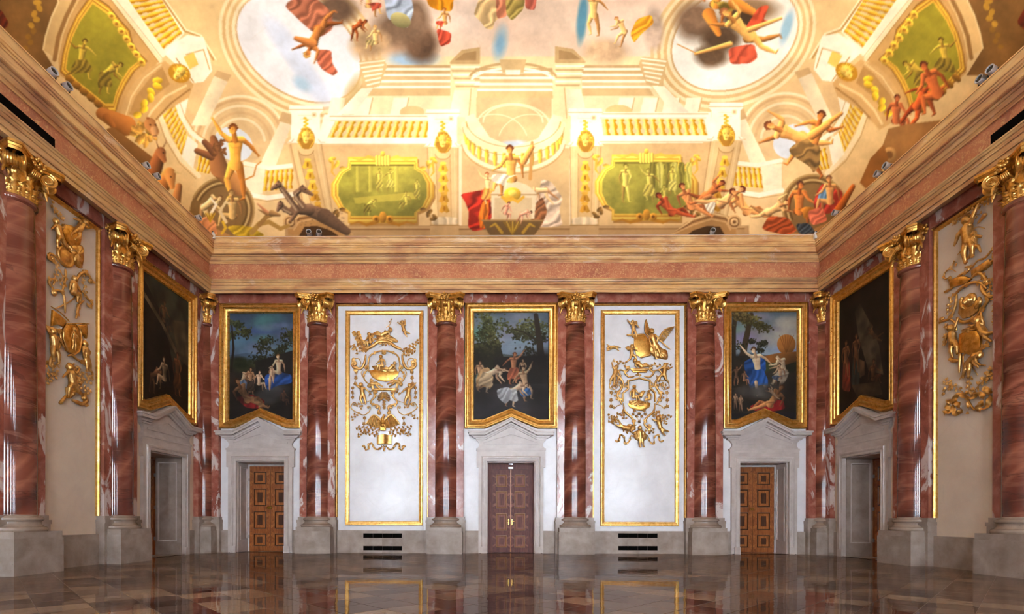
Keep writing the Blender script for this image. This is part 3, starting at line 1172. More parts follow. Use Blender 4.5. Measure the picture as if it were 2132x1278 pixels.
class Paint:
    def __init__(s, x0, y0, x1, y1, res=1.0, seed=1, base=(230, 205, 165)):
        s.x0, s.y0, s.res = x0, y0, res
        s.w, s.h = int((x1 - x0) * res), int((y1 - y0) * res)
        s.a = np.empty((s.h, s.w, 3))
        s.a[:] = np.array(base) / 255.0
        rng = np.random.default_rng(seed)
        s.rng = rng
        n = np.zeros((s.h, s.w))
        amp, tot = 1.0, 0.0
        for c in (60, 28, 13, 6, 3):
            n += amp * value_noise(s.h, s.w, max(1.5, c * res), rng)
            tot += amp
            amp *= 0.62
        s.n = (n / tot - 0.5) * 2
        s.n2 = value_noise(s.h, s.w, max(1.5, 18 * res), rng) * 2 - 1

    def box(s, x0, y0, x1, y1):
        i0, i1 = max(0, int((y0 - s.y0) * s.res) - 1), min(s.h, int((y1 - s.y0) * s.res) + 2)
        j0, j1 = max(0, int((x0 - s.x0) * s.res) - 1), min(s.w, int((x1 - s.x0) * s.res) + 2)
        if i0 >= i1 or j0 >= j1:
            return None
        Y, X = np.mgrid[i0:i1, j0:j1]
        return (slice(i0, i1), slice(j0, j1)), X / s.res + s.x0, Y / s.res + s.y0

    def put(s, sl, m, col, alpha=1.0):
        m = (m * alpha)[..., None]
        s.a[sl] = s.a[sl] * (1 - m) + col * m

    def mask(s, pts, X, Y):
        m = np.zeros(X.shape, bool)
        n = len(pts)
        for k in range(n):
            xa, ya = pts[k]
            xb, yb = pts[(k + 1) % n]
            if ya == yb:
                continue
            c = ((ya > Y) != (yb > Y)) & (X < (xb - xa) * (Y - ya) / (yb - ya) + xa)
            m ^= c
        return m

    def poly(s, pts, col, alpha=1.0, var=0.06, folds=None, grad=None):
        if folds:                      # cloth: rounded outline
            for _ in range(2):
                q = []
                for k in range(len(pts)):
                    a, b = pts[k], pts[(k + 1) % len(pts)]
                    q += [(a[0] * .86 + b[0] * .14, a[1] * .86 + b[1] * .14), (a[0] * .14 + b[0] * .86, a[1] * .14 + b[1] * .86)]
                pts = q
        xs, ys = [p[0] for p in pts], [p[1] for p in pts]
        b = s.box(min(xs), min(ys), max(xs), max(ys))
        if b is None:
            return
        sl, X, Y = b
        m = s.mask(pts, X, Y).astype(float)
        c = np.array(col) / 255.0
        sh = 1 + var * s.n[sl]
        if folds:                      # (angle, wavelength, depth)
            ang, wl, dep = folds
            ph = (X * math.cos(ang) + Y * math.sin(ang)) / wl * 4.2 + 3.0 * s.n2[sl] + 2.6 * s.n[sl]
            sh = sh * (1 + .8 * dep * np.sin(ph) + 0.35 * dep * np.sin(1.7 * ph + 1) + .5 * dep * s.n[sl])
        if grad:                       # (angle, amount) painted modelling across the shape
            ang, am = grad
            t = X * math.cos(ang) + Y * math.sin(ang)
            t = (t - t.min()) / max(1e-6, t.max() - t.min()) - 0.5
            sh = sh * (1 + am * t)
        s.put(sl, m, np.clip(c * sh[..., None], 0, 1), alpha)

    def ell(s, cx, cy, rx, ry, col, rot=0.0, alpha=1.0, soft=0.0, var=0.06, shade=0.0):
        R = max(rx, ry) * (1 + soft)
        b = s.box(cx - R, cy - R, cx + R, cy + R)
        if b is None:
            return
        sl, X, Y = b
        c_, s_ = math.cos(rot), math.sin(rot)
        u, v = ((X - cx) * c_ + (Y - cy) * s_) / rx, (-(X - cx) * s_ + (Y - cy) * c_) / ry
        d = np.sqrt(u * u + v * v)
        if soft:
            m = np.clip((1 + soft + 0.35 * s.n[sl] - d) / (2 * soft), 0, 1)
        else:
            m = (d < 1).astype(float)
        sh = 1 + var * s.n[sl] + shade * (-(u * 0.5 + v * 0.7))
        s.put(sl, m, np.clip(np.array(col) / 255.0 * sh[..., None], 0, 1), alpha)

    def line(s, pts, w, col, alpha=1.0, w1=None, var=0.04):
        w1 = w if w1 is None else w1
        n = len(pts) - 1
        for k in range(n):
            wa, wb = w + (w1 - w) * k / n, w + (w1 - w) * (k + 1) / n
            s.limb(pts[k], pts[k + 1], wa / 2, wb / 2, col, 0.0, alpha, var)

    def limb(s, p, q, r0, r1, col, shade=0.46, alpha=1.0, var=0.05):
        R = max(r0, r1)
        b = s.box(min(p[0], q[0]) - R, min(p[1], q[1]) - R, max(p[0], q[0]) + R, max(p[1], q[1]) + R)
        if b is None:
            return
        sl, X, Y = b
        dx, dy = q[0] - p[0], q[1] - p[1]
        L = max(1e-6, dx * dx + dy * dy)
        t = np.clip(((X - p[0]) * dx + (Y - p[1]) * dy) / L, 0, 1)
        ox, oy = X - p[0] - t * dx, Y - p[1] - t * dy
        r = np.maximum(r0 + (r1 - r0) * t, 0.3)
        d = np.sqrt(ox * ox + oy * oy) / r
        m = np.clip((1.08 - d) * r * s.res, 0, 1)
        sh = 1 + var * s.n[sl]
        if shade:
            ln = math.sqrt(L)
            nx, ny = -dy / ln, dx / ln
            k = nx * .6 + ny * .8
            e = np.clip((ox * nx + oy * ny) / r, -1, 1)
            sh = sh * (1.03 - shade * e * (k if abs(k) > .35 else math.copysign(.35, k)) - .12 * shade * e * e)
        s.put(sl, m, np.clip(np.array(col) / 255.0 * sh[..., None], 0, 1), alpha)

    def arc(s, cx, cy, rx, ry, a0, a1, w, col, rot=0.0, n=20, alpha=1.0):
        pts = []
        for k in range(n + 1):
            a = a0 + (a1 - a0) * k / n
            x, y = rx * math.cos(a), ry * math.sin(a)
            pts.append((cx + x * math.cos(rot) - y * math.sin(rot), cy + x * math.sin(rot) + y * math.cos(rot)))
        s.line(pts, w, col, alpha)

    def finish(s, blur=1):
        a = s.a
        for _ in range(blur):
            p = np.pad(a, ((1, 1), (1, 1), (0, 0)), 'edge')
            a = (p[1:-1, 1:-1] * 4 + p[:-2, 1:-1] + p[2:, 1:-1] + p[1:-1, :-2] + p[1:-1, 2:]) / 8
        s.lin = to_lin(a)

    def sample(s, px, py):
        x, y = np.clip((px - s.x0) * s.res, 0, s.w - 1.001), np.clip((py - s.y0) * s.res, 0, s.h - 1.001)
        xi, yi = x.astype(int), y.astype(int)
        fx, fy = (x - xi)[:, None], (y - yi)[:, None]
        L = s.lin
        return (L[yi, xi] * (1 - fx) + L[yi, xi + 1] * fx) * (1 - fy) + (L[yi + 1, xi] * (1 - fx) + L[yi + 1, xi + 1] * fx) * fy


# generic poses: x to the right, y up, pelvis at the origin, standing height about 1
POSE = {
    'stand': dict(head=(.01, .5), neck=(0, .4), chest=(0, .3), pel=(0, 0), el=((-.16, .2), (.16, .22)), ha=((-.14, .04), (.1, .08)), kn=((-.06, -.24), (.08, -.24)), ft=((-.07, -.48), (.1, -.47))),
    'reach': dict(head=(.03, .5), neck=(0, .4), chest=(0, .3), pel=(0, 0), el=((-.2, .28), (.2, .45)), ha=((-.3, .16), (.3, .62)), kn=((-.1, -.22), (.12, -.2)), ft=((-.12, -.46), (.06, -.42))),
    'sit': dict(head=(.02, .5), neck=(0, .4), chest=(0, .3), pel=(0, 0), el=((-.18, .24), (.18, .22)), ha=((-.2, .06), (.28, .16)), kn=((.16, -.02), (.24, .04)), ft=((.16, -.27), (.3, -.2))),
    'recline': dict(head=(-.34, .34), neck=(-.27, .26), chest=(-.2, .19), pel=(0, 0), el=((-.36, .1), (-.1, .06)), ha=((-.26, -.03), (.06, .05)), kn=((.22, .1), (.26, -.02)), ft=((.42, -.04), (.5, -.05))),
    'fly': dict(head=(-.3, .36), neck=(-.23, .28), chest=(-.17, .2), pel=(0, 0), el=((-.36, .2), (-.1, .36)), ha=((-.5, .22), (-.2, .52)), kn=((.2, -.06), (.16, -.16)), ft=((.42, -.02), (.34, -.26))),
    'run': dict(head=(.1, .48), neck=(.07, .39), chest=(.05, .3), pel=(0, 0), el=((-.12, .34), (.22, .3)), ha=((-.24, .46), (.34, .18)), kn=((-.14, -.2), (.18, -.14)), ft=((-.34, -.3), (.2, -.4))),
    'bend': dict(head=(.38, .22), neck=(.29, .22), chest=(.2, .2), pel=(0, 0), el=((.24, .0), (.3, .04)), ha=((.36, -.12), (.42, -.06)), kn=((-.06, -.2), (.1, -.2)), ft=((-.12, -.44), (.08, -.44))),
}


def fig2d(cv, x, y, size, pose, skin, rot=0.0, flip=1, hair=(70, 45, 30), cloth=None, fat=1.0):
    """one painted figure: y grows downwards on the canvas"""
    J = POSE[pose]
    c, s_ = math.cos(rot), math.sin(rot)
    fat = 1 + (fat - 1) * .45

    def T(p):
        u, v = p[0] * flip * size, -p[1] * size
        return (x + u * c - v * s_, y + u * s_ + v * c)
    dk = tuple(v * m for v, m in zip(skin, (.78, .72, .68)))
    lt = tuple(min(255, v * 1.1) for v in skin)
    f = size * fat
    ax = (J['neck'][0] - J['pel'][0], J['neck'][1] - J['pel'][1])
    L = math.hypot(*ax)
    ux, uy = ax[0] / L, ax[1] / L

    def body(t, w):                    # point on the trunk: t along the spine, w across
        return (J['pel'][0] + ax[0] * t + uy * w, J['pel'][1] + ax[1] * t - ux * w)
    sh = (body(.9, -.095), body(.9, .095))
    if abs(body(.9, .095)[0] - J['el'][1][0]) > abs(body(.9, -.095)[0] - J['el'][1][0]) + .02:
        sh = (sh[1], sh[0])
    hp = (body(0, -.045), body(0, .045))

    def leg(k, cl):
        a, b, e = hp[k], J['kn'][k], J['ft'][k]
        cv.limb(T(a), T(b), .058 * f, .036 * f, cl)
        m = (b[0] * .65 + e[0] * .35, b[1] * .65 + e[1] * .35)
        cv.limb(T(b), T(m), .034 * f, .037 * f, cl)
        cv.limb(T(m), T(e), .037 * f, .018 * f, cl)
        dx, dy = e[0] - b[0], e[1] - b[1]
        ln = math.hypot(dx, dy) or 1
        nx, ny = -dy / ln, dx / ln
        if nx < 0:
            nx, ny = -nx, -ny
        cv.limb(T(e), T((e[0] + nx * .055 + dx / ln * .015, e[1] + ny * .055 + dy / ln * .015)), .019 * f, .011 * f, cl)

    def arm(k, cl):
        a, b, e = sh[k], J['el'][k], J['ha'][k]
        cv.limb(T(a), T(b), .036 * f, .027 * f, cl)
        m = (b[0] * .7 + e[0] * .3, b[1] * .7 + e[1] * .3)
        cv.limb(T(b), T(m), .026 * f, .028 * f, cl)
        cv.limb(T(m), T(e), .028 * f, .015 * f, cl)
        dx, dy = (e[0] - b[0]), (e[1] - b[1])
        ln = math.hypot(dx, dy) or 1
        for q in (-.5, 0, .5):
            cv.limb(T(e), T((e[0] + .05 * (dx / ln - dy / ln * q * .6), e[1] + .05 * (dy / ln + dx / ln * q * .6))), .012 * f, .006 * f, cl)
    leg(0, dk)
    arm(0, dk)
    leg(1, skin)
    # trunk: hips, waist, ribcage, shoulders
    cv.limb(T(body(.02, 0)), T(body(.2, 0)), .074 * f, .066 * f, skin)
    cv.limb(T(body(.2, 0)), T(body(.45, 0)), .066 * f, .07 * f, skin)
    cv.limb(T(body(.45, 0)), T(body(.72, 0)), .07 * f, .09 * f, skin)
    cv.limb(T(sh[0]), T(sh[1]), .04 * f, .042 * f, skin)
    cv.limb(T(body(.85, 0)), T(J['head']), .036 * f, .028 * f, dk)
    if size > 38:                      # modelling of chest and belly
        cv.line([T(body(.84, 0)), T(body(.3, .004))], .012 * size, dk, alpha=.5)
        for q in (-1, 1):
            cv.line([T(body(.62, q * .005)), T(body(.6, q * .045)), T(body(.72, q * .075))], .012 * size, dk, alpha=.5)
            cv.ell(*T(body(.72, q * .04)), .034 * size, .028 * size, lt, alpha=.45, soft=.5)
        cv.line([T(body(.42, -.04)), T(body(.4, .04))], .008 * size, dk, alpha=.4)
        cv.ell(*T(body(.24, -.012)), .04 * size, .045 * size, lt, alpha=.4, soft=.5)
    if cloth:
        m = J['pel']
        k0, k1 = J['kn']
        cv.poly([T((m[0] - .11, m[1] + .07)), T((m[0] + .02, m[1] + .05)), T((m[0] + .12, m[1] + .09)), T((k1[0] + .08, k1[1] + .03)), T((k1[0] + .1, k1[1] - .06)), T((k1[0] + .03, k1[1] - .11)), T((k0[0] + .02, k0[1] - .07)),
                 T((k0[0] - .07, k0[1] - .13)), T((k0[0] - .1, k0[1] + .02))], cloth, folds=(0.6 + rot, .09 * size, 0.2))
    arm(1, skin)
    hx, hy = T(J['head'])
    up = T((J['head'][0] + .1 * ux, J['head'][1] + .1 * uy))
    ha = math.atan2(up[1] - hy, up[0] - hx)
    r = .058 * size * (1 + (fat - 1) * .5)
    vx, vy = math.cos(ha), math.sin(ha)
    wx, wy = -vy * flip, vx * flip
    cv.ell(hx + vx * r * .3, hy + vy * r * .3, r * 1.12, r * 1.0, hair, rot=ha)
    cv.ell(hx + wx * r * .22 - vx * r * .12, hy + wy * r * .22 - vy * r * .12, r * .98, r * .74, skin, rot=ha, shade=0.2)
    if size > 38:
        for q in (-.12, .42):
            cv.ell(hx + wx * r * (.22 + q), hy + wy * r * (.22 + q), max(.5, r * .15), max(.4, r * .1), dk, rot=ha, alpha=.8)
        cv.line([(hx + wx * r * .4, hy + wy * r * .4), (hx + wx * r * .5 - vx * r * .35, hy + wy * r * .5 - vy * r * .35)], max(.7, r * .14), dk, alpha=.5)
        cv.line([(hx + wx * r * .2 - vx * r * .55, hy + wy * r * .2 - vy * r * .55), (hx + wx * r * .5 - vx * r * .55, hy + wy * r * .5 - vy * r * .55)], max(.6, r * .12), dk, alpha=.6)
    for k in range(6):
        a = ha + (k - 2.5) * .5
        cv.ell(hx + r * .95 * math.cos(a), hy + r * .95 * math.sin(a), r * .34, r * .26, hair, rot=a, shade=.3)


def tree2d(cv, x, y, w, h, col, n=40, rng=None):
    """foliage as many small dabs gathered in clumps, lighter on top"""
    cl = [(rng.gauss(0, .55), rng.gauss(0, .5), rng.uniform(.28, .55)) for _ in range(max(5, n // 5))]
    for k in range(n * 9):
        a, b, r = cl[k % len(cl)]
        u, v = a + rng.gauss(0, .5) * r, b + rng.gauss(0, .42) * r
        lit = .62 + .75 * rng.random() * (1 - .5 * min(1, max(-1, v / .6)))
        cv.ell(x + u * w, y + v * h, rng.uniform(1.2, 3.4), rng.uniform(.9, 2.2), tuple(c * lit for c in col), rot=rng.uniform(0, 3), var=.3, soft=.3)


def big_mesh(name, V, F4, colors, mat, extra=()):
    me = bpy.data.meshes.new(name)
    nv, nf = len(V), len(F4)
    me.vertices.add(nv)
    me.vertices.foreach_set('co', V.astype(np.float32).ravel())
    ex = [list(e) for e in extra]
    loops = np.concatenate([F4.ravel()] + [np.array(e) for e in ex]).astype(np.int32)
    me.loops.add(len(loops))
    me.loops.foreach_set('vertex_index', loops)
    starts = list(range(0, nf * 4, 4))
    p = nf * 4
    tot = [4] * nf
    for e in ex:
        starts.append(p)
        tot.append(len(e))
        p += len(e)
    me.polygons.add(len(starts))
    me.polygons.foreach_set('loop_start', starts)
    me.polygons.foreach_set('loop_total', tot)
    me.polygons.foreach_set('use_smooth', [True] * len(starts))
    me.update(calc_edges=True)
    me.validate()
    at = me.color_attributes.new('Col', 'FLOAT_COLOR', 'POINT')
    c4 = np.ones((nv, 4), np.float32)
    c4[:, :3] = colors
    at.data.foreach_set('color', c4.ravel())
    me.materials.append(mat)
    return bpy.data.objects.new(name, me)


# ---------------------------------------------------------------- gilded stucco reliefs on the wall panels
def smooth_path(pts, per=6):
    if len(pts) < 3:
        return pts
    P_ = [pts[0]] + list(pts) + [pts[-1]]
    out = []
    for i in range(1, len(P_) - 2):
        p0, p1, p2, p3 = [np.array(q, float) for q in P_[i - 1:i + 3]]
        for k in range(per):
            t = k / per
            out.append(tuple(0.5 * (2 * p1 + (p2 - p0) * t + (2 * p0 - 5 * p1 + 4 * p2 - p3) * t * t + (3 * p1 - p0 - 3 * p2 + p3) * t ** 3)))
    out.append(tuple(pts[-1]))
    return out


class Relief:
    def __init__(s, label, P, z, sx=1):
        """z maps sketch coordinates to photo pixels"""
        s.P, s.z, s.sx = P, z, sx
        s.rng = random.Random(11)
        s.root = None
        s.label = label

    def m(s, p):
        x, y = s.z(*p)
        a, b = s.P.px(x, y, 3.0)
        if s.root is None:
            s.root = tag(empty('gilded_relief', s.P(a, b, 0)), s.label, 'wall relief', 'gilded stucco reliefs')
        return a, b

    def out(s, mb, name, mat='relief', smooth='all', voxel=None):
        o = mb.build(name, M[mat], s.root, smooth=smooth, fix=voxel is None)
        if voxel:
            r = o.modifiers.new('fuse', 'REMESH')
            r.mode = 'VOXEL'
            r.voxel_size = voxel
            r.use_smooth_shade = True
        return o

    def spiral(s, c0, tan, r, turns, sgn):
        """in-plane roll that continues a curve ending at c0 with tangent angle tan"""
        na = tan + sgn * math.pi / 2
        cx, cy = c0[0] + r * math.cos(na), c0[1] + r * math.sin(na)
        pts = []
        n = int(16 * turns)
        for k in range(1, n + 1):
            u = k / n
            rr = r * (1 - .82 * u)
            th = na + math.pi + sgn * 2 * math.pi * turns * u
            pts.append((cx + rr * math.cos(th), cy + rr * math.sin(th)))
        return pts

    def scroll(s, pts, r0=1.6, r1=1.0, end=None, start=None, name='scroll', d=3.0, leaf=True):
        q = smooth_path([s.m(p) for p in pts])
        if end:
            t = math.atan2(q[-1][1] - q[-2][1], q[-1][0] - q[-2][0])
            q = q + s.spiral(q[-1], t, end[0], end[1], end[2] * s.sx)
        if start:
            t = math.atan2(q[0][1] - q[1][1], q[0][0] - q[1][0])
            q = s.spiral(q[0], t, start[0], start[1], start[2] * s.sx)[::-1] + q
        n = len(q)
        rad = []
        for k in range(n):
            u = k / (n - 1)
            rad.append(1.0 * (r0 + (r1 - r0) * u) * (.45 + .55 * min(1, 6 * u, 6 * (1 - u) + .25)) * S)
        mb = MB()
        mb.tube([s.P(a, b, d) for a, b in q], rad, 6)
        if end:
            mb.ball(s.P(q[-1][0], q[-1][1], d + .6), 1.5 * r1 * S, 7, 5)
        if start:
            mb.ball(s.P(q[0][0], q[0][1], d + .6), 1.5 * r0 * S, 7, 5)
        if leaf and n > 14:        # acanthus sheath part way along
            for f in (.35, .6):
                k = int(n * f)
                t = math.atan2(q[k + 1][1] - q[k][1], q[k + 1][0] - q[k][0])
                s.leaf_geo(mb, q[k], t + .5, 3.2 * r0, d + .8)
                s.leaf_geo(mb, q[k], t - .6, 2.6 * r0, d + .8)
        return s.out(mb, name)

    def leaf_geo(s, mb, p, ang, L, d):
        L = L * 1.08
        w = L * .4
        ca, sa = math.cos(ang), math.sin(ang)

        def T(u, v, h):
            return s.P(p[0] + u * ca - v * sa, p[1] + u * sa + v * ca, d + h)
        vs = [T(0, 0, 0), T(.3 * L, w * .8, -.3), T(.45 * L, w * .55, 0), T(.62 * L, w, -.2), T(L, 0, .7), T(.62 * L, -w, -.2), T(.45 * L, -w * .55, 0), T(.3 * L, -w * .8, -.3), T(.5 * L, 0, 1.1), T(.1 * L, 0, .6)]
        mb.add(vs, [(0, 1, 9), (1, 2, 8, 9), (2, 3, 8), (3, 4, 8), (4, 5, 8), (5, 6, 8), (6, 7, 9, 8), (7, 0, 9)])

    def sprig(s, pts, n=8, L=5.0, name='leaf_sprig', d=2.4, fl=False):
        q = smooth_path([s.m(p) for p in pts], 8)
        mb = MB()
        mb.tube([s.P(a, b, d) for a, b in q], [(.75 - .4 * k / len(q)) * S for k in range(len(q))], 5)
        for k in range(n):
            u = (k + .7) / n
            i = min(len(q) - 2, int(u * (len(q) - 1)))
            t = math.atan2(q[i + 1][1] - q[i][1], q[i + 1][0] - q[i][0])
            sg = 1 if k % 2 else -1
            a = t + sg * s.rng.uniform(.6, 1.1)
            o = (q[i][0] + math.cos(a) * 1.6, q[i][1] + math.sin(a) * 1.6)
            for da in (-.55, 0, .55):
                s.leaf_geo(mb, o, a + da, L * s.rng.uniform(.7, 1.0), d + s.rng.uniform(0, .8))
        return s.out(mb, name, smooth=False)

    def drop(s, pts, r=3.0, name='husk_garland'):
        mb = MB()
        q = [s.m(p) for p in pts]
        mb.tube([s.P(a, b, 2.0) for a, b in q], .4 * S, 5)
        for k, (a, b) in enumerate(q):
            for j in range(5):
                th = j * 2 * math.pi / 5 + k
                s.leaf_geo(mb, (a, b), th, r * 1.25, 2.2)
            mb.ball(s.P(a, b, 3.0), .34 * r * S, 6, 4)
        return s.out(mb, name, smooth=False)

    def plate(s, pts, d0=0.5, d1=3.0, name='cartouche_field', mat='gold_dark', rim=None):
        q = [s.m(p) for p in pts]
        c = (sum(p[0] for p in q) / len(q), sum(p[1] for p in q) / len(q))
        mb = MB()
        n = len(q)
        rows = []
        for g, d in ((1.0, d0), (1.0, d1), (.88, d1 + .9), (.6, d1 + 1.5), (.25, d1 + 1.8)):
            rows.append([s.P(c[0] + (a - c[0]) * g, c[1] + (b - c[1]) * g, d) for a, b in q])
        mb.grid(rows, True)
        k = len(mb.v) - n
        mb.f.append(tuple(range(k, k + n)))
        o = s.out(mb, name, mat, smooth=True)
        if rim:
            mb = MB()
            mb.tube([s.P(a, b, d1 + .4) for a, b in q + q[:1]], rim * S, 6, cap=False)
            s.out(mb, 'cartouche_rim')
        return o

    def putto(s, p, size, pose='stand', rot=0.0, flip=1, wings=True, name='putto', fat=1.25, d=4.0, head=1.0):
        """child figure in the round, fused to one surface; p is the pelvis"""
        o = s.m(p)
        J = POSE[pose]
        c_, s_ = math.cos(rot), math.sin(rot)

        def T(q, h=0.0):
            u, v = q[0] * flip * size, q[1] * size
            u, v = u * c_ - v * s_, u * s_ + v * c_
            return s.P(o[0] + s.sx * u, o[1] + v, d + h * size)
        mb = MB()
        f = size * fat * S

        def cap(a, b, r0, r1, ha=0.0, hb=0.0):
            A, B = T(a, ha), T(b, hb)
            mb.ball(A, r0 * f, 8, 6)
            mb.ball(B, r1 * f, 8, 6)
            mb.tube([A, B], [r0 * f, r1 * f], 8)
        off = (J['chest'][0], J['chest'][1] - .3)
        for k, sg in ((0, -1), (1, 1)):
            hip = (sg * .05, 0)
            cap(hip, J['kn'][k], .07, .052, .03, .06)
            cap(J['kn'][k], J['ft'][k], .052, .03, .06, .03)
            ft = J['ft'][k]
            cap(ft, (ft[0] + .055, ft[1] - .015), .03, .02, .03, .05)
            sh = (sg * .085 + off[0], .36 + off[1])
            cap(sh, J['el'][k], .046, .038, .03, .07)
            cap(J['el'][k], J['ha'][k], .038, .026, .07, .05)
            h = J['ha'][k]
            e = J['el'][k]
            ln = math.hypot(h[0] - e[0], h[1] - e[1]) or 1
            dx, dy = (h[0] - e[0]) / ln, (h[1] - e[1]) / ln
            cap(h, (h[0] + dx * .04, h[1] + dy * .04), .03, .02, .05, .05)
            for j in (-1, 0, 1):
                cap(h, (h[0] + dx * .075 - dy * .025 * j, h[1] + dy * .075 + dx * .025 * j), .014, .01, .05, .05)
        cap(J['pel'], ((J['pel'][0] + J['chest'][0]) / 2, (J['pel'][1] + J['chest'][1]) / 2), .095, .088, .02, .04)
        cap(((J['pel'][0] + J['chest'][0]) / 2, (J['pel'][1] + J['chest'][1]) / 2), J['chest'], .088, .098, .04, .03)
        cap(J['chest'], J['neck'], .09, .045, .03, .03)
        hd = J['head']
        mb.ball(T(hd, .05), tuple(.088 * head * f for _ in range(3)), 10, 8)
        mb.ball(T((hd[0] + .03, hd[1] - .02), .12), .03 * head * f, 6, 5)          # nose and cheeks
        mb.ball(T((hd[0] + .05, hd[1] - .05), .09), .035 * head * f, 6, 5)
        for k in range(7):                                                       # curls
            a = .4 + k * .42
            mb.ball(T((hd[0] + .075 * math.cos(a) * head, hd[1] + .02 + .075 * math.sin(a) * head), .05), .034 * head * f, 6, 5)
        ob = s.out(mb, name, 'relief', voxel=max(.0085, size * S * .017))
        if wings:
            s.wing((J['chest'][0] - .06, J['chest'][1] + .05), o, size, rot, flip, d)
        return ob

    def wing(s, at, o, size, rot, flip, d, L=.3, ang=2.4, name='wing'):
        c_, s_ = math.cos(rot), math.sin(rot)
        mb = MB()
        for k in range(6):
            a = ang + .22 * (k - 2)
            ll = L * (1 - .1 * abs(k - 2))
            rows = []
            for u in (0, .35, .7, 1.0):
                w = .05 * math.sin(math.pi * (.15 + .8 * u))
                row = []
                for v in (-1, 0, 1):
                    q = (at[0] + ll * u * math.cos(a) - v * w * math.sin(a), at[1] + ll * u * math.sin(a) + v * w * math.cos(a))
                    x, y = q[0] * flip * size, q[1] * size
                    x, y = x * c_ - y * s_, x * s_ + y * c_
                    row.append(s.P(o[0] + s.sx * x, o[1] + y, d - 1.2 + (.6 if v == 0 else 0) + .25 * k))
                rows.append(row)
            mb.grid(rows)
        return s.out(mb, name, 'relief')

    def bigwing(s, pts, name='wing', n=11):
        """feathered wing: pts = root, wrist, tip, lower end of the trailing edge"""
        r, w, t, e = [np.array(s.m(p)) for p in pts]
        mb = MB()
        lead = [np.array(q) for q in smooth_path([tuple(r), tuple(w), tuple(t)], 8)]
        for ring, sc, hh in ((0, 1.0, 2.2), (1, .58, 3.6)):
            for k in range(n):
                u = k / (n - 1)
                base = lead[int(u * .8 * (len(lead) - 1))]
                tip = (e * (1 - u) ** 2 + 2 * u * (1 - u) * ((e + t) / 2 + (e - w) * .25) + t * u * u)
                dv = (tip - base) * sc
                ln = math.hypot(*dv)
                nx, ny = -dv[1] / ln, dv[0] / ln
                wd = 1.7 * (1 if ring == 0 else .9)
                rows = []
                for v, ww in ((0, .6), (.35, 1.0), (.75, 1.0), (.93, .75), (1, .2)):
                    rows.append([s.P(base[0] + dv[0] * v + nx * ww * wd * q, base[1] + dv[1] * v + ny * ww * wd * q, hh + (1.0 if q == 0 else 0) + (.5 if k % 2 else 0)) for q in (-1, 0, 1)])
                mb.grid(rows)
        mb.tube([s.P(a[0], a[1], 4.6) for a in lead], [(2.4 - 1.6 * k / len(lead)) * S for k in range(len(lead))], 6)
        return s.out(mb, name, smooth=False)

    def ribbon(s, pts, w=3.2, name='ribbon', amp=1.6):
        q = smooth_path([s.m(p) for p in pts], 7)
        rows = []
        n = len(q)
        for k in range(n):
            i = min(k, n - 2)
            t = math.atan2(q[i + 1][1] - q[i][1], q[i + 1][0] - q[i][0]) + math.pi / 2
            tw = math.cos(k * .55)
            ww = w * (.35 + .65 * abs(tw))
            row = []
            for v in (-1, -.5, 0, .5, 1):
                row.append(s.P(q[k][0] + math.cos(t) * ww * v * .5, q[k][1] + math.sin(t) * ww * v * .5, 2.4 + amp * math.sin(k * .55) * v + amp))
            rows.append(row)
        return s.out(MB().grid(rows), name)

    def drape(s, pts, name='drapery', d=4.5):
        q = [s.m(p) for p in pts]
        c = (sum(p[0] for p in q) / len(q), sum(p[1] for p in q) / len(q))
        n = 28
        ring = smooth_path(q + q[:1], 6)
        rows = []
        for g, h in ((1, 0.5), (.97, d * .6), (.8, d), (.55, d + .8), (.3, d + 1.0), (.02, d + 1.1)):
            rows.append([s.P(c[0] + (a - c[0]) * g, c[1] + (b - c[1]) * g, h + (.9 * math.sin(k * 1.1 + g * 5) if 0.3 <= g < .97 else 0)) for k, (a, b) in enumerate(ring)])
        return s.out(MB().grid(rows), name)


# ---- left panel of the back wall
R = Relief('gilded stucco relief with an eagle and an open book, left of the centre door', BACK, lambda x, y: (690 + x * .2818, 600 + y * .2818))
R.putto((372, 350), 44, 'recline', -.25, -1, False, 'seated_woman', 1.0)
R.drape([(330, 340), (380, 335), (440, 350), (490, 385), (470, 400), (400, 385), (340, 385)])
R.sprig([(405, 290), (432, 262), (437, 230)], 3, 3.0, 'raised_garland')
R.putto((536, 310), 34, 'fly', -.5, 1, True)
R.putto((288, 402), 34, 'sit', .1, -1, True)
R.sprig([(262, 470), (235, 420), (205, 375), (183, 330)], 14, 8.0, 'palm_frond')
R.sprig([(255, 480), (225, 440), (180, 430), (152, 440)], 9, 6.0, 'palm_frond')
R.scroll([(248, 455), (300, 428), (340, 400), (380, 392), (430, 400), (470, 430), (525, 455)], 3.6, 3.2, None, None, 'broken_pediment')
R.sprig([(520, 490), (560, 450), (605, 420), (640, 395)], 12, 5.0, 'flower_spray')
R.sprig([(540, 490), (580, 480), (612, 455)], 8, 5.0, 'flower_spray')
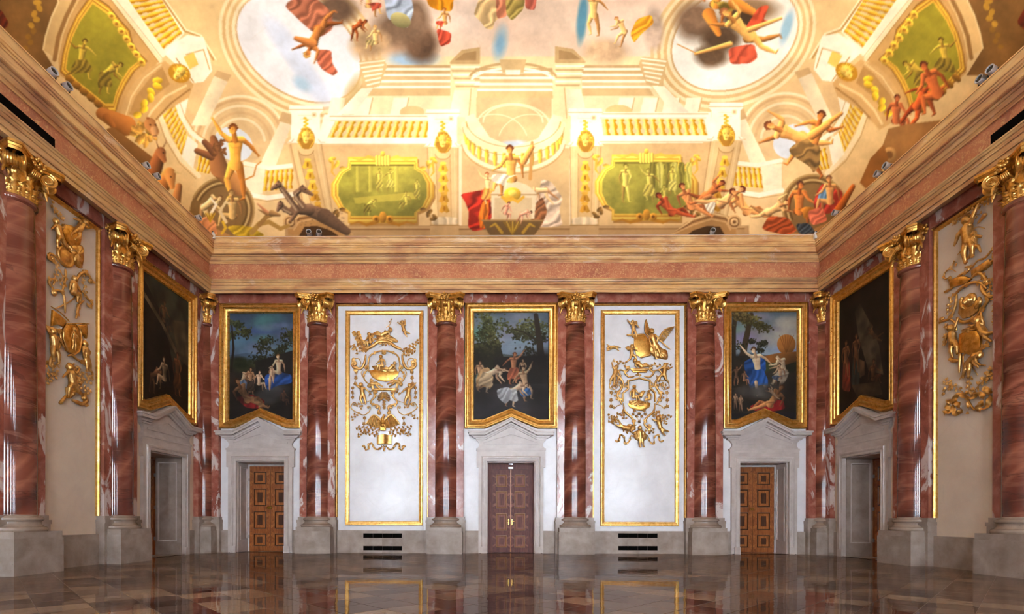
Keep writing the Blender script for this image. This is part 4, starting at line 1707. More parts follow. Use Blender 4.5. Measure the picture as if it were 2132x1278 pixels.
for sg in (-1, 1):
    X = lambda v, sg=sg: 388 + sg * (v - 388)
    R.scroll([(X(395), 462), (X(440), 470), (X(490), 500), (X(505), 560), (X(500), 620)], 1.7, 1.6, None, (4, 1.2, sg), 'medallion_frame')
    R.scroll([(X(505), 600), (X(540), 640), (X(520), 690), (X(478), 715)], 1.7, 1.3, None, (5, 1.2, -sg), 'medallion_scroll')
    R.scroll([(X(522), 490), (X(530), 545), (X(555), 590), (X(600), 592), (X(622), 572)], 3.2, 1.4, (6, 1.3, sg), None, 'horn_scroll')
    R.scroll([(X(585), 590), (X(560), 560), (X(572), 522), (X(605), 520), (X(618), 545)], .9, .7, (5, 1.0, -sg), None, 'tendril', leaf=False)
    R.drop([(X(594), 618), (X(596), 660), (X(600), 705)], 3.4)
    R.drop([(X(620), 735), (X(622), 770), (X(620), 806)], 3.0)
    R.scroll([(X(462), 775), (X(455), 800), (X(482), 830), (X(478), 855), (X(440), 862)], 2.0, 1.7, (4, 1.0, sg), (4, 1.0, sg), 'console_scroll')
    R.scroll([(X(424), 862), (X(420), 885), (X(432), 915)], 2.0, 2.0, (3, 1.0, -sg), None, 'console_foot', leaf=False)
    R.scroll([(X(488), 830), (X(540), 850), (X(560), 880)], .7, .6, None, None, 'tendril', leaf=False)
    R.scroll([(X(620), 850), (X(634), 880), (X(600), 910), (X(540), 935), (X(500), 915), (X(488), 885)], 1.0, .9, (4, 1.1, -sg), (5, 1.1, sg), 'tendril')
    R.sprig([(X(560), 925), (X(600), 935), (X(625), 962)], 6, 4.2)
    R.drop([(X(532), 958), (X(536), 1000), (X(528), 1055)], 3.2)
    R.sprig([(X(420), 1060), (X(470), 1040), (X(530), 1035), (X(585), 1028)], 12, 4.6)
    R.sprig([(X(430), 1085), (X(490), 1075), (X(540), 1060), (X(575), 1085)], 12, 4.6)
    R.ribbon([(X(400), 1165), (X(430), 1190), (X(460), 1180), (X(472), 1150), (X(500), 1150), (X(502), 1185), (X(525), 1190), (X(532), 1165), (X(548), 1170)], 4.6)
R.plate([(278, 608), (320, 600), (390, 612), (450, 600), (500, 616), (486, 650), (450, 678), (400, 690), (340, 680), (296, 652)], .5, 3.0, 'medallion_ground')
R.putto((378, 575), 36, 'sit', .1, -1, False, 'medallion_figure', 1.1, 6.0)
R.putto((430, 600), 34, 'recline', 0, -1, False, 'medallion_figure', 1.1, 5.5)
R.drape([(295, 575), (340, 570), (400, 585), (470, 590), (480, 612), (420, 625), (340, 615)])
R.putto((232, 790), 42, 'reach', .1, -1, False)
R.putto((568, 795), 42, 'reach', -.1, 1, False)
R.putto((330, 705), 34, 'bend', .9, -1, True)
R.putto((468, 690), 34, 'bend', -1.0, 1, True)
R.plate([(300, 738), (476, 738), (476, 756), (300, 756)], .5, 4.0, 'ledge', 'relief')
mbs = MB()
ca_, cb_ = R.m((388, 812))
for k in range(13):
    a = -.5 + (math.pi + 1.0) * k / 12
    r = 12.5 * (1 + .06 * (k % 2))
    mbs.tube([BACK(ca_, cb_, 3.2), BACK(ca_ + r * .6 * math.cos(a), cb_ + r * .6 * math.sin(a), 5), BACK(ca_ + r * math.cos(a), cb_ + r * math.sin(a), 2.6)], [.6 * S, 1.2 * S, 1.5 * S], 6)
R.out(mbs, 'scallop_shell')
R.drop([(388, 835), (388, 858), (390, 880)], 3.2, 'shell_pendant')
# eagle with spread wings on the branches
R.bigwing([(366, 975), (312, 938), (256, 1004), (352, 1030)], 'eagle_wing')
R.bigwing([(394, 975), (445, 936), (504, 1004), (408, 1030)], 'eagle_wing')
me_ = MB()
ea, eb = R.m((380, 990))
def EB(a, b, d):
    return BACK(ea + a, eb + b, d)
for (a, b, d, r) in ((0, 6, 4.5, 4.2), (0, 0, 5, 5.4), (0, -6, 4.6, 4.4), (1, 10, 5.2, 3.0), (3, 14, 5.8, 2.8)):
    me_.ball(EB(a, b, d), r * S, 9, 7)
me_.tube([EB(3, 14, 6), EB(6.6, 15.2, 6), EB(8, 13.4, 6)], [1.6 * S, 1.0 * S, .3 * S], 6)
for k in (-1, 0, 1):
    me_.tube([EB(k * 2, -7, 4), EB(k * 4, -18, 3)], [2.0 * S, 2.4 * S], 6)
for k in (-1, 1):
    me_.tube([EB(k * 4, -5, 5), EB(k * 6, -12, 5), EB(k * 6.4, -16, 4)], [2.2 * S, 1.4 * S, .8 * S], 6)
R.out(me_, 'eagle_body', 'gold_dark', voxel=.012)
# open book
bk = MB()
c0 = R.m((391, 1115))
for sg in (-1, 1):
    rows = []
    for v in (-1, 1):
        rows.append([BACK(c0[0] + sg * u * 15.5, c0[1] + v * 8.5 - 1.5 * u + (.0 if v < 0 else 2.2 * (1 - u)), 3 + 3.4 * math.sin(u * 2.4)) for u in (0, .15, .35, .6, .85, 1)])
    rows.append([BACK(c0[0] + sg * u * 15.5, c0[1] + 9, .5) for u in (0, .15, .35, .6, .85, 1)])
    rows.insert(0, [BACK(c0[0] + sg * u * 15.5, c0[1] - 11, .5) for u in (0, .15, .35, .6, .85, 1)])
    bk.grid(rows)
R.out(bk, 'open_book', 'relief', smooth=True)
R.ribbon([(386, 1160), (392, 1180), (388, 1204)], 4.0, 'ribbon_end')

for sg in (-1, 1):
    X = lambda v, sg=sg: 388 + sg * (v - 388)
    R.sprig([(X(520), 470), (X(560), 452), (X(590), 470)], 6, 4.6, 'flower_spray')
    R.scroll([(X(540), 600), (X(556), 622), (X(548), 650)], .8, .7, (3.4, 1.0, -sg), None, 'tendril', leaf=False)
    R.sprig([(X(500), 790), (X(488), 760), (X(470), 752)], 5, 4.0)
    R.sprig([(X(600), 860), (X(566), 862), (X(552), 880)], 5, 4.0)
    R.scroll([(X(430), 396), (X(452), 372), (X(470), 392)], 1.4, 1.0, (3.0, 1.0, sg), None, 'crest_scroll', leaf=False)
R.sprig([(355, 398), (388, 412), (424, 398)], 8, 4.4, 'flower_swag')

# ---- right panel of the back wall
R = Relief('gilded stucco relief with a winged figure and a parchment scroll, right of the centre door', BACK, lambda x, y: (1220 + x * .2818, 600 + y * .2818))
R.putto((352, 312), 34, 'reach', .1, -1, True)
R.putto((505, 425), 58, 'stand', .25, 1, False, 'winged_woman', .95, 5.0)
R.drape([(470, 400), (520, 395), (560, 440), (600, 460), (605, 520), (560, 520), (500, 500), (465, 450)])
R.bigwing([(492, 385), (436, 320), (446, 232), (482, 350)], 'large_wing')
R.bigwing([(535, 380), (580, 310), (654, 284), (570, 395)], 'large_wing')
R.scroll([(540, 385), (590, 430), (622, 455)], 1.6, 1.0, None, None, 'outstretched_arm', leaf=False, d=6)
R.plate([(356, 345), (430, 335), (470, 380), (478, 470), (470, 500), (410, 515), (372, 490), (356, 420)], .5, 3.0, 'parchment')
R.scroll([(300, 345), (360, 345), (430, 340)], 2.2, 2.2, None, None, 'parchment_roll', leaf=False)
R.scroll([(400, 512), (440, 500), (480, 492)], 2.2, 2.2, None, None, 'parchment_roll', leaf=False)
R.putto((338, 495), 36, 'run', .2, 1, True)
R.putto((208, 436), 28, 'fly', 2.4, -1, False)
R.putto((410, 578), 38, 'recline', .1, 1, False)
R.plate([(330, 592), (465, 592), (460, 606), (335, 606)], .5, 4.0, 'ledge', 'relief')
R.plate([(340, 606), (456, 606), (448, 622), (350, 622)], .5, 3.0, 'ledge', 'gold_dark')
for sg in (-1, 1):
    X = lambda v, sg=sg: 394 + sg * (v - 394)
    R.scroll([(X(430), 650), (X(470), 655), (X(500), 625), (X(475), 605)], 1.9, 1.6, (4, 1.0, -sg), None, 'cornice_scroll')
    R.scroll([(X(500), 612), (X(540), 605), (X(560), 640), (X(520), 680), (X(512), 715)], 2.0, 1.8, (4, 1.0, sg), None, 'cornice_scroll')
    R.scroll([(X(505), 700), (X(530), 745), (X(555), 790), (X(535), 830), (X(522), 860)], 2.4, 1.8, None, None, 'side_scroll')
    R.scroll([(X(515), 690), (X(560), 680), (X(605), 690), (X(612), 735), (X(575), 748), (X(552), 725)], .9, .7, (5, 1.2, -sg), None, 'tendril')
    R.drop([(X(600), 770), (X(602), 826), (X(602), 872)], 3.4)
    R.scroll([(X(510), 850), (X(500), 910), (X(450), 955), (X(432), 1000), (X(452), 1030)], 2.2, 1.8, (5, 1.1, sg), None, 'lower_scroll')
    R.sprig([(X(480), 930), (X(530), 920), (X(580), 955), (X(618), 945)], 11, 4.6)
    R.sprig([(X(550), 960), (X(575), 985), (X(590), 990)], 5, 4.2)
    R.sprig([(X(540), 830), (X(562), 805), (X(560), 770)], 6, 4.6)
    R.drop([(X(440), 930), (X(412), 945), (X(394), 985)], 2.6)
    R.ribbon([(X(425), 1100), (X(455), 1090), (X(470), 1130), (X(500), 1150), (X(505), 1100), (X(535), 1085), (X(545), 1130), (X(575), 1125)], 4.4)
R.sprig([(205, 520), (230, 550), (280, 545), (300, 585)], 8, 4.6)
R.sprig([(480, 560), (530, 570), (590, 580), (615, 560)], 9, 4.6)
fr_ = [(272, 840), (272, 775), (312, 742), (312, 682), (350, 674), (394, 662), (438, 674), (474, 682), (474, 736), (512, 772), (512, 840)]
mbf = MB()
q_ = [R.m(p) for p in fr_]
mbf.sweep(q_, [(-1.8, .5), (-1.8, 3.4), (-.6, 4.6), (.8, 4.6), (1.8, 3.0), (1.8, .5)], BACK, closed=False)
R.out(mbf, 'cartouche_frame', smooth=True)
R.plate([(310, 850), (350, 835), (400, 850), (450, 838), (478, 850), (468, 880), (420, 905), (370, 900), (325, 880)], .5, 3.0, 'cartouche_ground')
R.putto((350, 805), 40, 'sit', 0, 1, False, 'cartouche_figure', 1.05, 5.5)
R.putto((464, 820), 30, 'sit', 0, -1, False, 'cartouche_figure', 1.1, 5.0)
R.plate([(392, 775), (420, 755), (438, 762), (412, 808), (388, 800)], 2, 5.0, 'tablet', 'relief')
R.drape([(318, 830), (380, 825), (430, 835), (450, 860), (390, 880), (330, 868)])
R.putto((205, 655), 40, 'reach', -.3, -1, False)
R.putto((575, 640), 40, 'run', -.3, -1, False)
R.putto((278, 1030), 42, 'fly', -1.0, -1, False)
R.putto((548, 1030), 42, 'fly', -.4, 1, False)
R.putto((402, 1105), 40, 'stand', .1, 1, False)
R.drape([(352, 1060), (400, 1045), (440, 1065), (450, 1110), (410, 1130), (362, 1110)])

for sg in (-1, 1):
    X = lambda v, sg=sg: 394 + sg * (v - 394)
    R.sprig([(X(540), 700), (X(575), 712), (X(590), 735)], 6, 4.4)
    R.sprig([(X(520), 640), (X(540), 665), (X(530), 690)], 5, 4.2)
    R.scroll([(X(530), 860), (X(556), 868), (X(572), 886)], .9, .7, (3.0, 1.0, sg), None, 'tendril', leaf=False)
    R.sprig([(X(500), 900), (X(520), 930), (X(500), 960)], 6, 4.4)
    R.drop([(X(430), 905), (X(394), 925)], 2.8)
    R.scroll([(X(470), 690), (X(492), 700), (X(496), 722)], 1.2, 1.0, (2.8, 1.0, -sg), None, 'frame_ear', leaf=False)
    R.sprig([(X(440), 1040), (X(470), 1060), (X(500), 1050)], 6, 4.2)
R.sprig([(240, 990), (210, 960), (180, 985)], 7, 4.6)
R.sprig([(400, 655), (394, 640), (380, 632)], 4, 4.0)

# ---- panel on the left wall
R = Relief('gilded stucco relief with flags, shield and trumpets on the left wall', LEFT, lambda x, y: (70 + x * .1878, 400 + y * .1878))
R.sprig([(340, 320), (300, 270), (250, 220), (210, 130)], 9, 4.6)
R.putto((280, 500), 40, 'run', .2, -1, False)
R.putto((480, 420), 42, 'reach', -.5, 1, False)
R.plate([(330, 350), (420, 370), (500, 430), (524, 520), (510, 590), (420, 600), (350, 520), (320, 430)], .5, 4.0, 'mantle')
R.drape([(390, 580), (470, 570), (550, 600), (560, 700), (540, 840), (470, 800), (430, 720), (410, 640)])
R.scroll([(300, 560), (360, 620), (440, 700), (540, 840)], 2.2, 1.2, None, None, 'trumpet', leaf=False)
mbs = MB()
q_ = R.m((360, 715))
for r0, d0 in ((0, 0),):
    rows = [[LEFT(q_[0] + r * math.cos(2 * math.pi * k / 24), q_[1] + r * math.sin(2 * math.pi * k / 24), d) for k in range(24)] for r, d in ((14.5, .5), (14.5, 3.4), (13.2, 4.6), (11.6, 3.4), (7, 4.8), (3, 5.6), (.1, 6))]
    mbs.grid(rows, True)
R.out(mbs, 'round_shield')
R.scroll([(300, 790), (240, 710), (180, 680), (165, 730), (200, 760)], 1.8, 1.3, (3.6, 1.0, 1), None, 'scroll')
R.scroll([(470, 1060), (480, 960), (540, 890), (600, 910), (640, 970)], 2.2, 1.6, (3.6, 1.0, -1), None, 'scroll')
R.scroll([(200, 1060), (170, 1000), (185, 960), (230, 980), (215, 1030)], 1.8, 1.4, None, None, 'scroll')
R.scroll([(220, 1090), (280, 1090), (330, 1130), (345, 1230), (350, 1340)], 2.0, 1.6, None, (3.4, 1.0, 1), 'scroll')
R.scroll([(350, 850), (355, 930), (340, 1020), (320, 1090)], 1.8, 1.4, None, None, 'scroll')
R.scroll([(540, 1090), (600, 1180), (650, 1230), (620, 1270), (590, 1230)], 1.8, 1.4, None, None, 'scroll')
R.scroll([(560, 1200), (500, 1250), (485, 1340), (470, 1400)], 2.0, 1.6, None, None, 'scroll')
R.sprig([(250, 760), (270, 850), (240, 950)], 8, 4.2)
R.sprig([(560, 860), (545, 950), (570, 1060), (560, 1130)], 10, 4.2)
R.sprig([(300, 860), (330, 960), (300, 1000)], 6, 4.0)
R.putto((430, 1110), 40, 'sit', 0, 1, False)
R.scroll([(240, 1290), (330, 1250), (430, 1190), (500, 1100)], 1.0, .8, None, None, 'wand', leaf=False)
z2 = lambda y: 1225 + y
R.z = lambda x, y: (70 + x * .1878, (400 + y * .1878) if y < 1300 else (630 + (y - 2000) * .1878))
Z = lambda pts: [(x, 2000 + y) for x, y in pts]
R.scroll(Z([(190, 40), (300, 110), (400, 210)]), .9, .8, None, None, 'flag_pole', leaf=False)
R.plate(Z([(215, 80), (290, 130), (370, 205), (330, 265), (260, 240), (205, 260)]), .5, 3.0, 'flag')
R.scroll(Z([(440, 230), (530, 232), (620, 235)]), .9, .8, None, None, 'flag_pole', leaf=False)
R.plate(Z([(490, 250), (590, 235), (600, 300), (590, 400), (540, 340)]), .5, 3.0, 'flag')
R.plate(Z([(360, 235), (450, 235), (510, 300), (525, 400), (500, 540), (440, 580), (370, 530), (320, 400), (325, 300)]), .5, 4.0, 'oval_shield', 'gold_dark', 1.2)
R.putto((418, 2410), 30, 'stand', 0, 1, False, 'shield_figure', .9, 6.0)
R.scroll(Z([(180, 310), (260, 300), (300, 380), (280, 500), (200, 600), (180, 680)]), 2.2, 1.6, (3.2, .9, 1), (3.2, .9, -1), 'wreath_scroll')
R.scroll(Z([(380, 590), (420, 580), (470, 620), (560, 680), (650, 780), (640, 830)]), 2.0, 1.4, (2.6, .9, -1), None, 'wreath_scroll')
R.putto((215, 2500), 44, 'reach', .1, -1, False)
R.putto((570, 2610), 40, 'stand', .2, 1, False)
R.sprig(Z([(290, 720), (230, 690), (160, 680), (120, 690)]), 8, 5.0)
R.sprig(Z([(280, 790), (220, 770), (170, 770)]), 6, 4.6)
R.sprig(Z([(280, 810), (210, 820), (150, 870)]), 8, 4.6)
R.sprig(Z([(460, 860), (520, 820), (590, 780)]), 8, 5.0)
R.sprig(Z([(470, 870), (560, 860), (650, 870)]), 8, 4.6)
R.sprig(Z([(480, 890), (560, 940), (620, 990)]), 8, 4.6)
R.sprig(Z([(500, 800), (480, 730), (440, 690)]), 6, 4.6)
R.putto((420, 2900), 48, 'run', .1, -1, False)
R.drape(Z([(370, 940), (450, 930), (470, 1000), (420, 1060), (380, 1040)]))
R.scroll(Z([(370, 1020), (330, 1070), (290, 1120)]), 1.8, 2.6, None, None, 'mace', leaf=False)
R.scroll(Z([(430, 1080), (480, 1100), (540, 1120), (585, 1090), (570, 1050)]), 3.4, 2.2, (2.6, .9, 1), None, 'helmet_crest')

# ---- panel on the right wall
R = Relief('gilded stucco relief with a lion, bows and a wide ribbon on the right wall', RIGHT, lambda x, y: (1930 + x * .1879, 400 + y * .1879), -1)
R.sprig([(270, 370), (370, 280), (500, 200), (620, 130), (730, 75)], 18, 4.8)
R.sprig([(400, 340), (480, 260), (580, 250)], 9, 4.4)
R.putto((480, 540), 62, 'reach', .1, 1, False, 'boy_with_club')
R.scroll([(330, 460), (440, 470), (600, 500)], 2.6, 1.4, None, None, 'horn', leaf=False)
R.scroll([(560, 350), (610, 290), (655, 235)], 1.6, 3.0, None, None, 'club', leaf=False)
R.scroll([(335, 695), (420, 600), (530, 400), (640, 400)], .9, .8, None, None, 'spear', leaf=False)
R.putto((540, 600), 36, 'run', .2, 1, False)
R.plate([(490, 870), (600, 800), (690, 740), (710, 790), (640, 860), (500, 930)], .5, 4.0, 'quiver', 'relief')
R.scroll([(690, 790), (740, 750), (775, 725)], 1.4, 2.2, None, None, 'arrows', leaf=False)
R.scroll([(490, 850), (560, 760), (640, 730), (720, 640), (770, 600), (775, 650), (740, 690)], 1.6, 1.2, (3.4, 1.0, 1), None, 'bow')
R.scroll([(320, 880), (250, 850), (195, 900), (200, 960), (250, 940)], 1.2, 1.0, (3.4, 1.0, -1), None, 'tendril')
R.sprig([(270, 850), (280, 800), (320, 780)], 4, 4.0)
R.plate([(250, 980), (330, 940), (420, 930), (490, 960), (430, 1010), (330, 1040), (260, 1060)], .5, 4.0, 'trophy_ground')
R.scroll([(320, 960), (380, 910), (450, 880), (470, 830), (420, 830)], 2.0, 1.5, None, None, 'scroll')
R.scroll([(480, 960), (560, 900), (620, 920), (660, 980)], 2.6, 1.8, (3.0, .9, -1), None, 'scroll')
R.scroll([(190, 1110), (250, 1080), (300, 1040)], 2.2, 1.6, None, None, 'scroll')
R.scroll([(300, 1150), (380, 1060), (500, 1000), (600, 1010), (660, 1070)], 2.2, 2.0, None, None, 'frame_scroll')
R.scroll([(600, 1010), (620, 1090), (680, 1150), (760, 1140), (820, 1080), (800, 1040)], 2.8, 1.8, None, None, 'frame_scroll')
R.sprig([(660, 1000), (720, 980), (790, 940)], 7, 4.4)
R.sprig([(680, 1060), (740, 1110)], 5, 4.4)
R.scroll([(330, 1130), (320, 1230), (290, 1330), (250, 1400), (170, 1430)], 2.2, 1.6, (3.4, 1.0, -1), None, 'frame_scroll')
R.sprig([(280, 1120), (250, 1240), (240, 1330)], 8, 4.6)
R.plate([(370, 1230), (440, 1180), (520, 1160), (590, 1220), (570, 1310), (490, 1380), (400, 1400), (350, 1340)], .5, 4.0, 'lion_body', 'relief')
mbs = MB()
lc = R.m((495, 1195))
for k in range(14):
    a = 2 * math.pi * k / 14
    mbs.ball(RIGHT(lc[0] + 7 * math.cos(a), lc[1] + 7 * math.sin(a), 5), 3.0 * S, 7, 5)
mbs.ball(RIGHT(lc[0], lc[1], 7.5), 6.0 * S, 10, 8)
mbs.ball(RIGHT(lc[0] + 1, lc[1] - 3, 12.5), 2.8 * S, 7, 6)
R.out(mbs, 'lion_head', voxel=.014)
R.scroll([(430, 1300), (400, 1220), (420, 1160)], 3.2, 2.2, None, None, 'lion_paw', leaf=False, d=6)
R.scroll([(560, 1290), (610, 1220), (600, 1160)], 3.2, 2.2, None, None, 'lion_paw', leaf=False, d=6)
R.scroll([(330, 1390), (400, 1440), (520, 1400), (590, 1330), (640, 1250), (690, 1180)], 2.6, 2.0, None, None, 'frame_scroll')
R.scroll([(600, 1330), (590, 1400), (575, 1450)], 2.0, 1.6, None, None, 'frame_scroll')
R.drop([(750, 1240), (745, 1300), (745, 1380), (742, 1440)], 3.6)
R.scroll([(700, 1190), (760, 1180), (790, 1240)], 1.6, 1.2, (3.0, 1.0, -1), None, 'tendril')
R.z = lambda x, y: (1930 + x * .1879, 400 + y * .1879) if y < 1600 else (1930 + x * .2034, 620 + (y - 2000) * .2034)
R.drop(Z([(190, 290), (182, 390), (176, 460)]), 3.8)
R.scroll(Z([(240, 220), (290, 260), (300, 340)]), 2.0, 1.4, None, None, 'frame_scroll')
R.plate(Z([(335, 370), (430, 330), (530, 340), (550, 430), (545, 540), (490, 600), (400, 570), (340, 560), (330, 460)]), .5, 4.0, 'hide_shield', 'gold_dark')
R.drape(Z([(340, 330), (420, 300), (520, 260), (540, 300), (470, 350), (380, 380)]))
R.putto((285, 2460), 46, 'reach', .2, 1, False)
R.putto((590, 2350), 46, 'fly', -.3, 1, True)
R.scroll(Z([(330, 640), (260, 640), (235, 620)]), 2.4, 3.4, None, None, 'club', leaf=False)
R.scroll(Z([(500, 600), (560, 520), (600, 480), (640, 500)]), 2.4, 1.8, None, None, 'scroll')
R.scroll(Z([(340, 560), (335, 660), (330, 770)]), 2.6, 1.4, None, None, 'tassel', leaf=False)
R.putto((440, 2670), 44, 'bend', -.2, 1, False)
R.scroll(Z([(400, 560), (370, 600), (375, 700), (390, 790)]), 1.3, 1.1, None, None, 'bow', leaf=False)
R.scroll(Z([(460, 700), (520, 790)]), 1.2, 1.2, None, None, 'staff', leaf=False)
R.scroll(Z([(330, 840), (380, 770), (470, 690), (600, 690)]), 1.0, 1.2, None, None, 'staff', leaf=False)
R.sprig(Z([(430, 1020), (340, 950), (250, 900), (170, 960)]), 11, 5.2)
R.sprig(Z([(260, 905), (220, 860), (190, 850)]), 5, 5.0)
R.sprig(Z([(440, 1010), (520, 900), (610, 800), (690, 680)]), 13, 5.4)
R.sprig(Z([(560, 860), (640, 810), (720, 800)]), 7, 5.0)
R.sprig(Z([(425, 980), (430, 900), (435, 820)]), 7, 5.0)
R.ribbon(Z([(430, 1040), (370, 990), (310, 1010), (270, 1090), (300, 1180), (360, 1150), (320, 1080), (230, 1060), (210, 1090), (240, 1160), (180, 1180)]), 8.0, 'ribbon_bow', 2.4)
R.ribbon(Z([(430, 1040), (500, 1000), (570, 990), (590, 1050), (530, 1130), (560, 1150), (640, 1080), (650, 980), (600, 930), (660, 950), (720, 985)]), 8.0, 'ribbon_bow', 2.4)
R.ribbon(Z([(425, 1060), (430, 1130), (420, 1190)]), 4.0, 'ribbon_end')
R.scroll(Z([(400, 1010), (470, 1130), (490, 1140)]), 1.4, 1.2, None, None, 'stem', leaf=False)
# ---------------------------------------------------------------- framed paintings over the doors (generic scenes in the pictures' colours)
PROF = [(0, 0), (0, 8), (1.2, 10), (2.6, 10.4), (4, 9.2), (4.6, 7.4), (7.5, 7.0), (8.6, 8.4), (10.4, 9.2), (12, 8.2), (12.6, 6.4), (15.4, 5.2), (16.2, 6.2), (18.0, 6.0), (19, 4.4), (19.6, 2.0)]


def landscape(seed, sky, ground, green, hill, bright=1.0):
    c = Paint(0, 0, 150, 240, 1.5, seed, sky)
    rng = random.Random(seed)
    for k in range(24):
        g = .72 + .62 * k / 24
        c.poly([(0, k * 5), (150, k * 5), (150, k * 5 + 6), (0, k * 5 + 6)], tuple(v * g for v in sky), var=.1)
    for k in range(12):
        c.ell(rng.uniform(0, 150), rng.uniform(10, 90), rng.uniform(20, 50), rng.uniform(6, 14), tuple(v * rng.uniform(.85, 1.3) for v in sky), soft=.6, alpha=.6)
    c.poly([(0, 96), (40, 90), (80, 96), (150, 92), (150, 130), (0, 130)], hill)
    c.poly([(0, 112), (30, 120), (70, 112), (110, 122), (150, 114), (150, 240), (0, 240)], ground, var=.4, grad=(1.57, -.5))
    for k in range(70):
        v = rng.uniform(.5, 1.6)
        c.ell(rng.uniform(0, 150), rng.uniform(108, 236), rng.uniform(6, 24), rng.uniform(3, 9), tuple(q * v for q in ground), soft=.7, alpha=.5, var=.4)
    for k in range(26):
        v = rng.uniform(.6, 1.25)
        c.ell(rng.uniform(0, 150), rng.uniform(104, 128), rng.uniform(6, 18), rng.uniform(4, 10), tuple(q * v for q in green), soft=.5, var=.5)
    return c, rng


def glaze(c, rng, n=34, tone=(24, 18, 14)):
    """dark varnish: shadows gathered round the groups, like old canvases"""
    for k in range(n):
        e = rng.choice((rng.uniform(0, 26), rng.uniform(124, 150), rng.uniform(0, 150)))
        c.ell(e, rng.uniform(90, 236), rng.uniform(10, 34), rng.uniform(8, 22), tone, soft=.8, alpha=.26)
    c.a *= (1 + .14 * c.n)[..., None]
    c.a = np.clip(c.a, 0, 1)
    return c


def canvas_left():
    c, r = landscape(21, (84, 104, 128), (40, 34, 30), (52, 58, 34), (78, 96, 116))
    for p in ((70, 80, 84, 40), (110, 70, 50, 44), (130, 110, 40, 40)):
        tree2d(c, p[0] + 30, p[1], p[2] * .55, p[3] * .8, (44, 46, 28), 46, r)
    c.poly([(60, 110), (150, 84), (150, 190), (70, 180)], (32, 28, 24), var=.3)
    tree2d(c, 22, 50, 34, 24, (58, 60, 34), 34, r)
    tree2d(c, 14, 24, 26, 16, (60, 64, 40), 20, r)
    c.line([(4, 130), (10, 80), (6, 30)], 7, (40, 30, 22), w1=4)
    c.ell(104, 178, 30, 20, (92, 92, 92), soft=.4)
    c.ell(84, 190, 26, 14, (80, 82, 82), soft=.4)
    fig2d(c, 30, 156, 63, 'bend', (214, 178, 140), hair=(60, 40, 28), cloth=(112, 132, 166), rot=-.5)
    fig2d(c, 50, 156, 59, 'stand', (176, 130, 92), hair=(50, 34, 26), cloth=(70, 56, 46))
    fig2d(c, 70, 160, 54, 'sit', (222, 186, 150), hair=(60, 40, 28))
    c.poly([(84, 140), (110, 132), (146, 138), (148, 158), (110, 164), (92, 176), (84, 160)], (40, 82, 158), folds=(.8, 12, .2))
    fig2d(c, 116, 134, 72, 'sit', (232, 198, 158), flip=-1, hair=(110, 74, 40))
    fig2d(c, 100, 140, 38, 'stand', (226, 180, 140), fat=1.3, hair=(120, 80, 44))
    c.limb((96, 152), (95, 172), 3.6, 2.2, (212, 172, 132))
    c.poly([(14, 190), (50, 182), (84, 196), (80, 216), (40, 214)], (150, 32, 34), folds=(.5, 11, .22))
    fig2d(c, 44, 196, 102, 'recline', (178, 126, 82), rot=.25, hair=(60, 40, 26), cloth=(170, 128, 84))
    fig2d(c, 128, 196, 41, 'sit', (172, 112, 78), fat=1.3)
    return glaze(c, r)


def canvas_mid():
    c, r = landscape(33, (116, 132, 146), (46, 44, 44), (52, 58, 34), (90, 100, 96))
    c.poly([(0, 70), (50, 60), (64, 120), (0, 150)], (40, 38, 26), var=.3)
    tree2d(c, 22, 40, 34, 44, (62, 66, 38), 50, r)
    tree2d(c, 40, 74, 34, 24, (58, 58, 34), 34, r)
    tree2d(c, 104, 34, 40, 24, (72, 74, 44), 44, r)
    tree2d(c, 124, 60, 32, 34, (50, 50, 32), 40, r)
    c.line([(138, 150), (132, 70), (124, 6)], 16, (48, 40, 32), w1=9)
    c.line([(130, 66), (100, 44), (74, 36)], 5, (46, 40, 30), w1=2)
    c.poly([(40, 100), (150, 96), (150, 160), (40, 160)], (36, 32, 28), var=.3)
    c.ell(60, 206, 90, 30, (62, 62, 66), soft=.4, alpha=.6)
    fig2d(c, 12, 140, 56, 'stand', (206, 164, 124), cloth=(92, 128, 120))
    c.poly([(12, 128), (30, 122), (40, 146), (34, 172), (20, 166), (6, 176), (4, 150)], (190, 152, 104), folds=(.8, 10, .2))
    fig2d(c, 26, 140, 84, 'bend', (226, 196, 160), rot=.2, hair=(70, 44, 28), cloth=(206, 180, 140))
    c.limb((44, 124), (70, 132), 2.4, 1.6, (216, 180, 144))
    fig2d(c, 80, 128, 68, 'reach', (198, 134, 92), hair=(120, 70, 44), cloth=(190, 106, 72))
    fig2d(c, 98, 130, 45, 'stand', (206, 172, 132), cloth=(120, 110, 88))
    fig2d(c, 104, 162, 75, 'reach', (222, 184, 142), rot=-.2, flip=1, hair=(60, 40, 30))
    c.poly([(90, 172), (112, 168), (116, 184), (96, 190)], (66, 116, 178), folds=(.6, 8, .2))
    fig2d(c, 76, 176, 75, 'bend', (218, 186, 152), rot=.1, hair=(80, 54, 36), cloth=(188, 190, 190))
    c.poly([(46, 172), (70, 166), (80, 184), (64, 206), (48, 190)], (176, 180, 184), folds=(.7, 8, .18))
    return glaze(c, r)


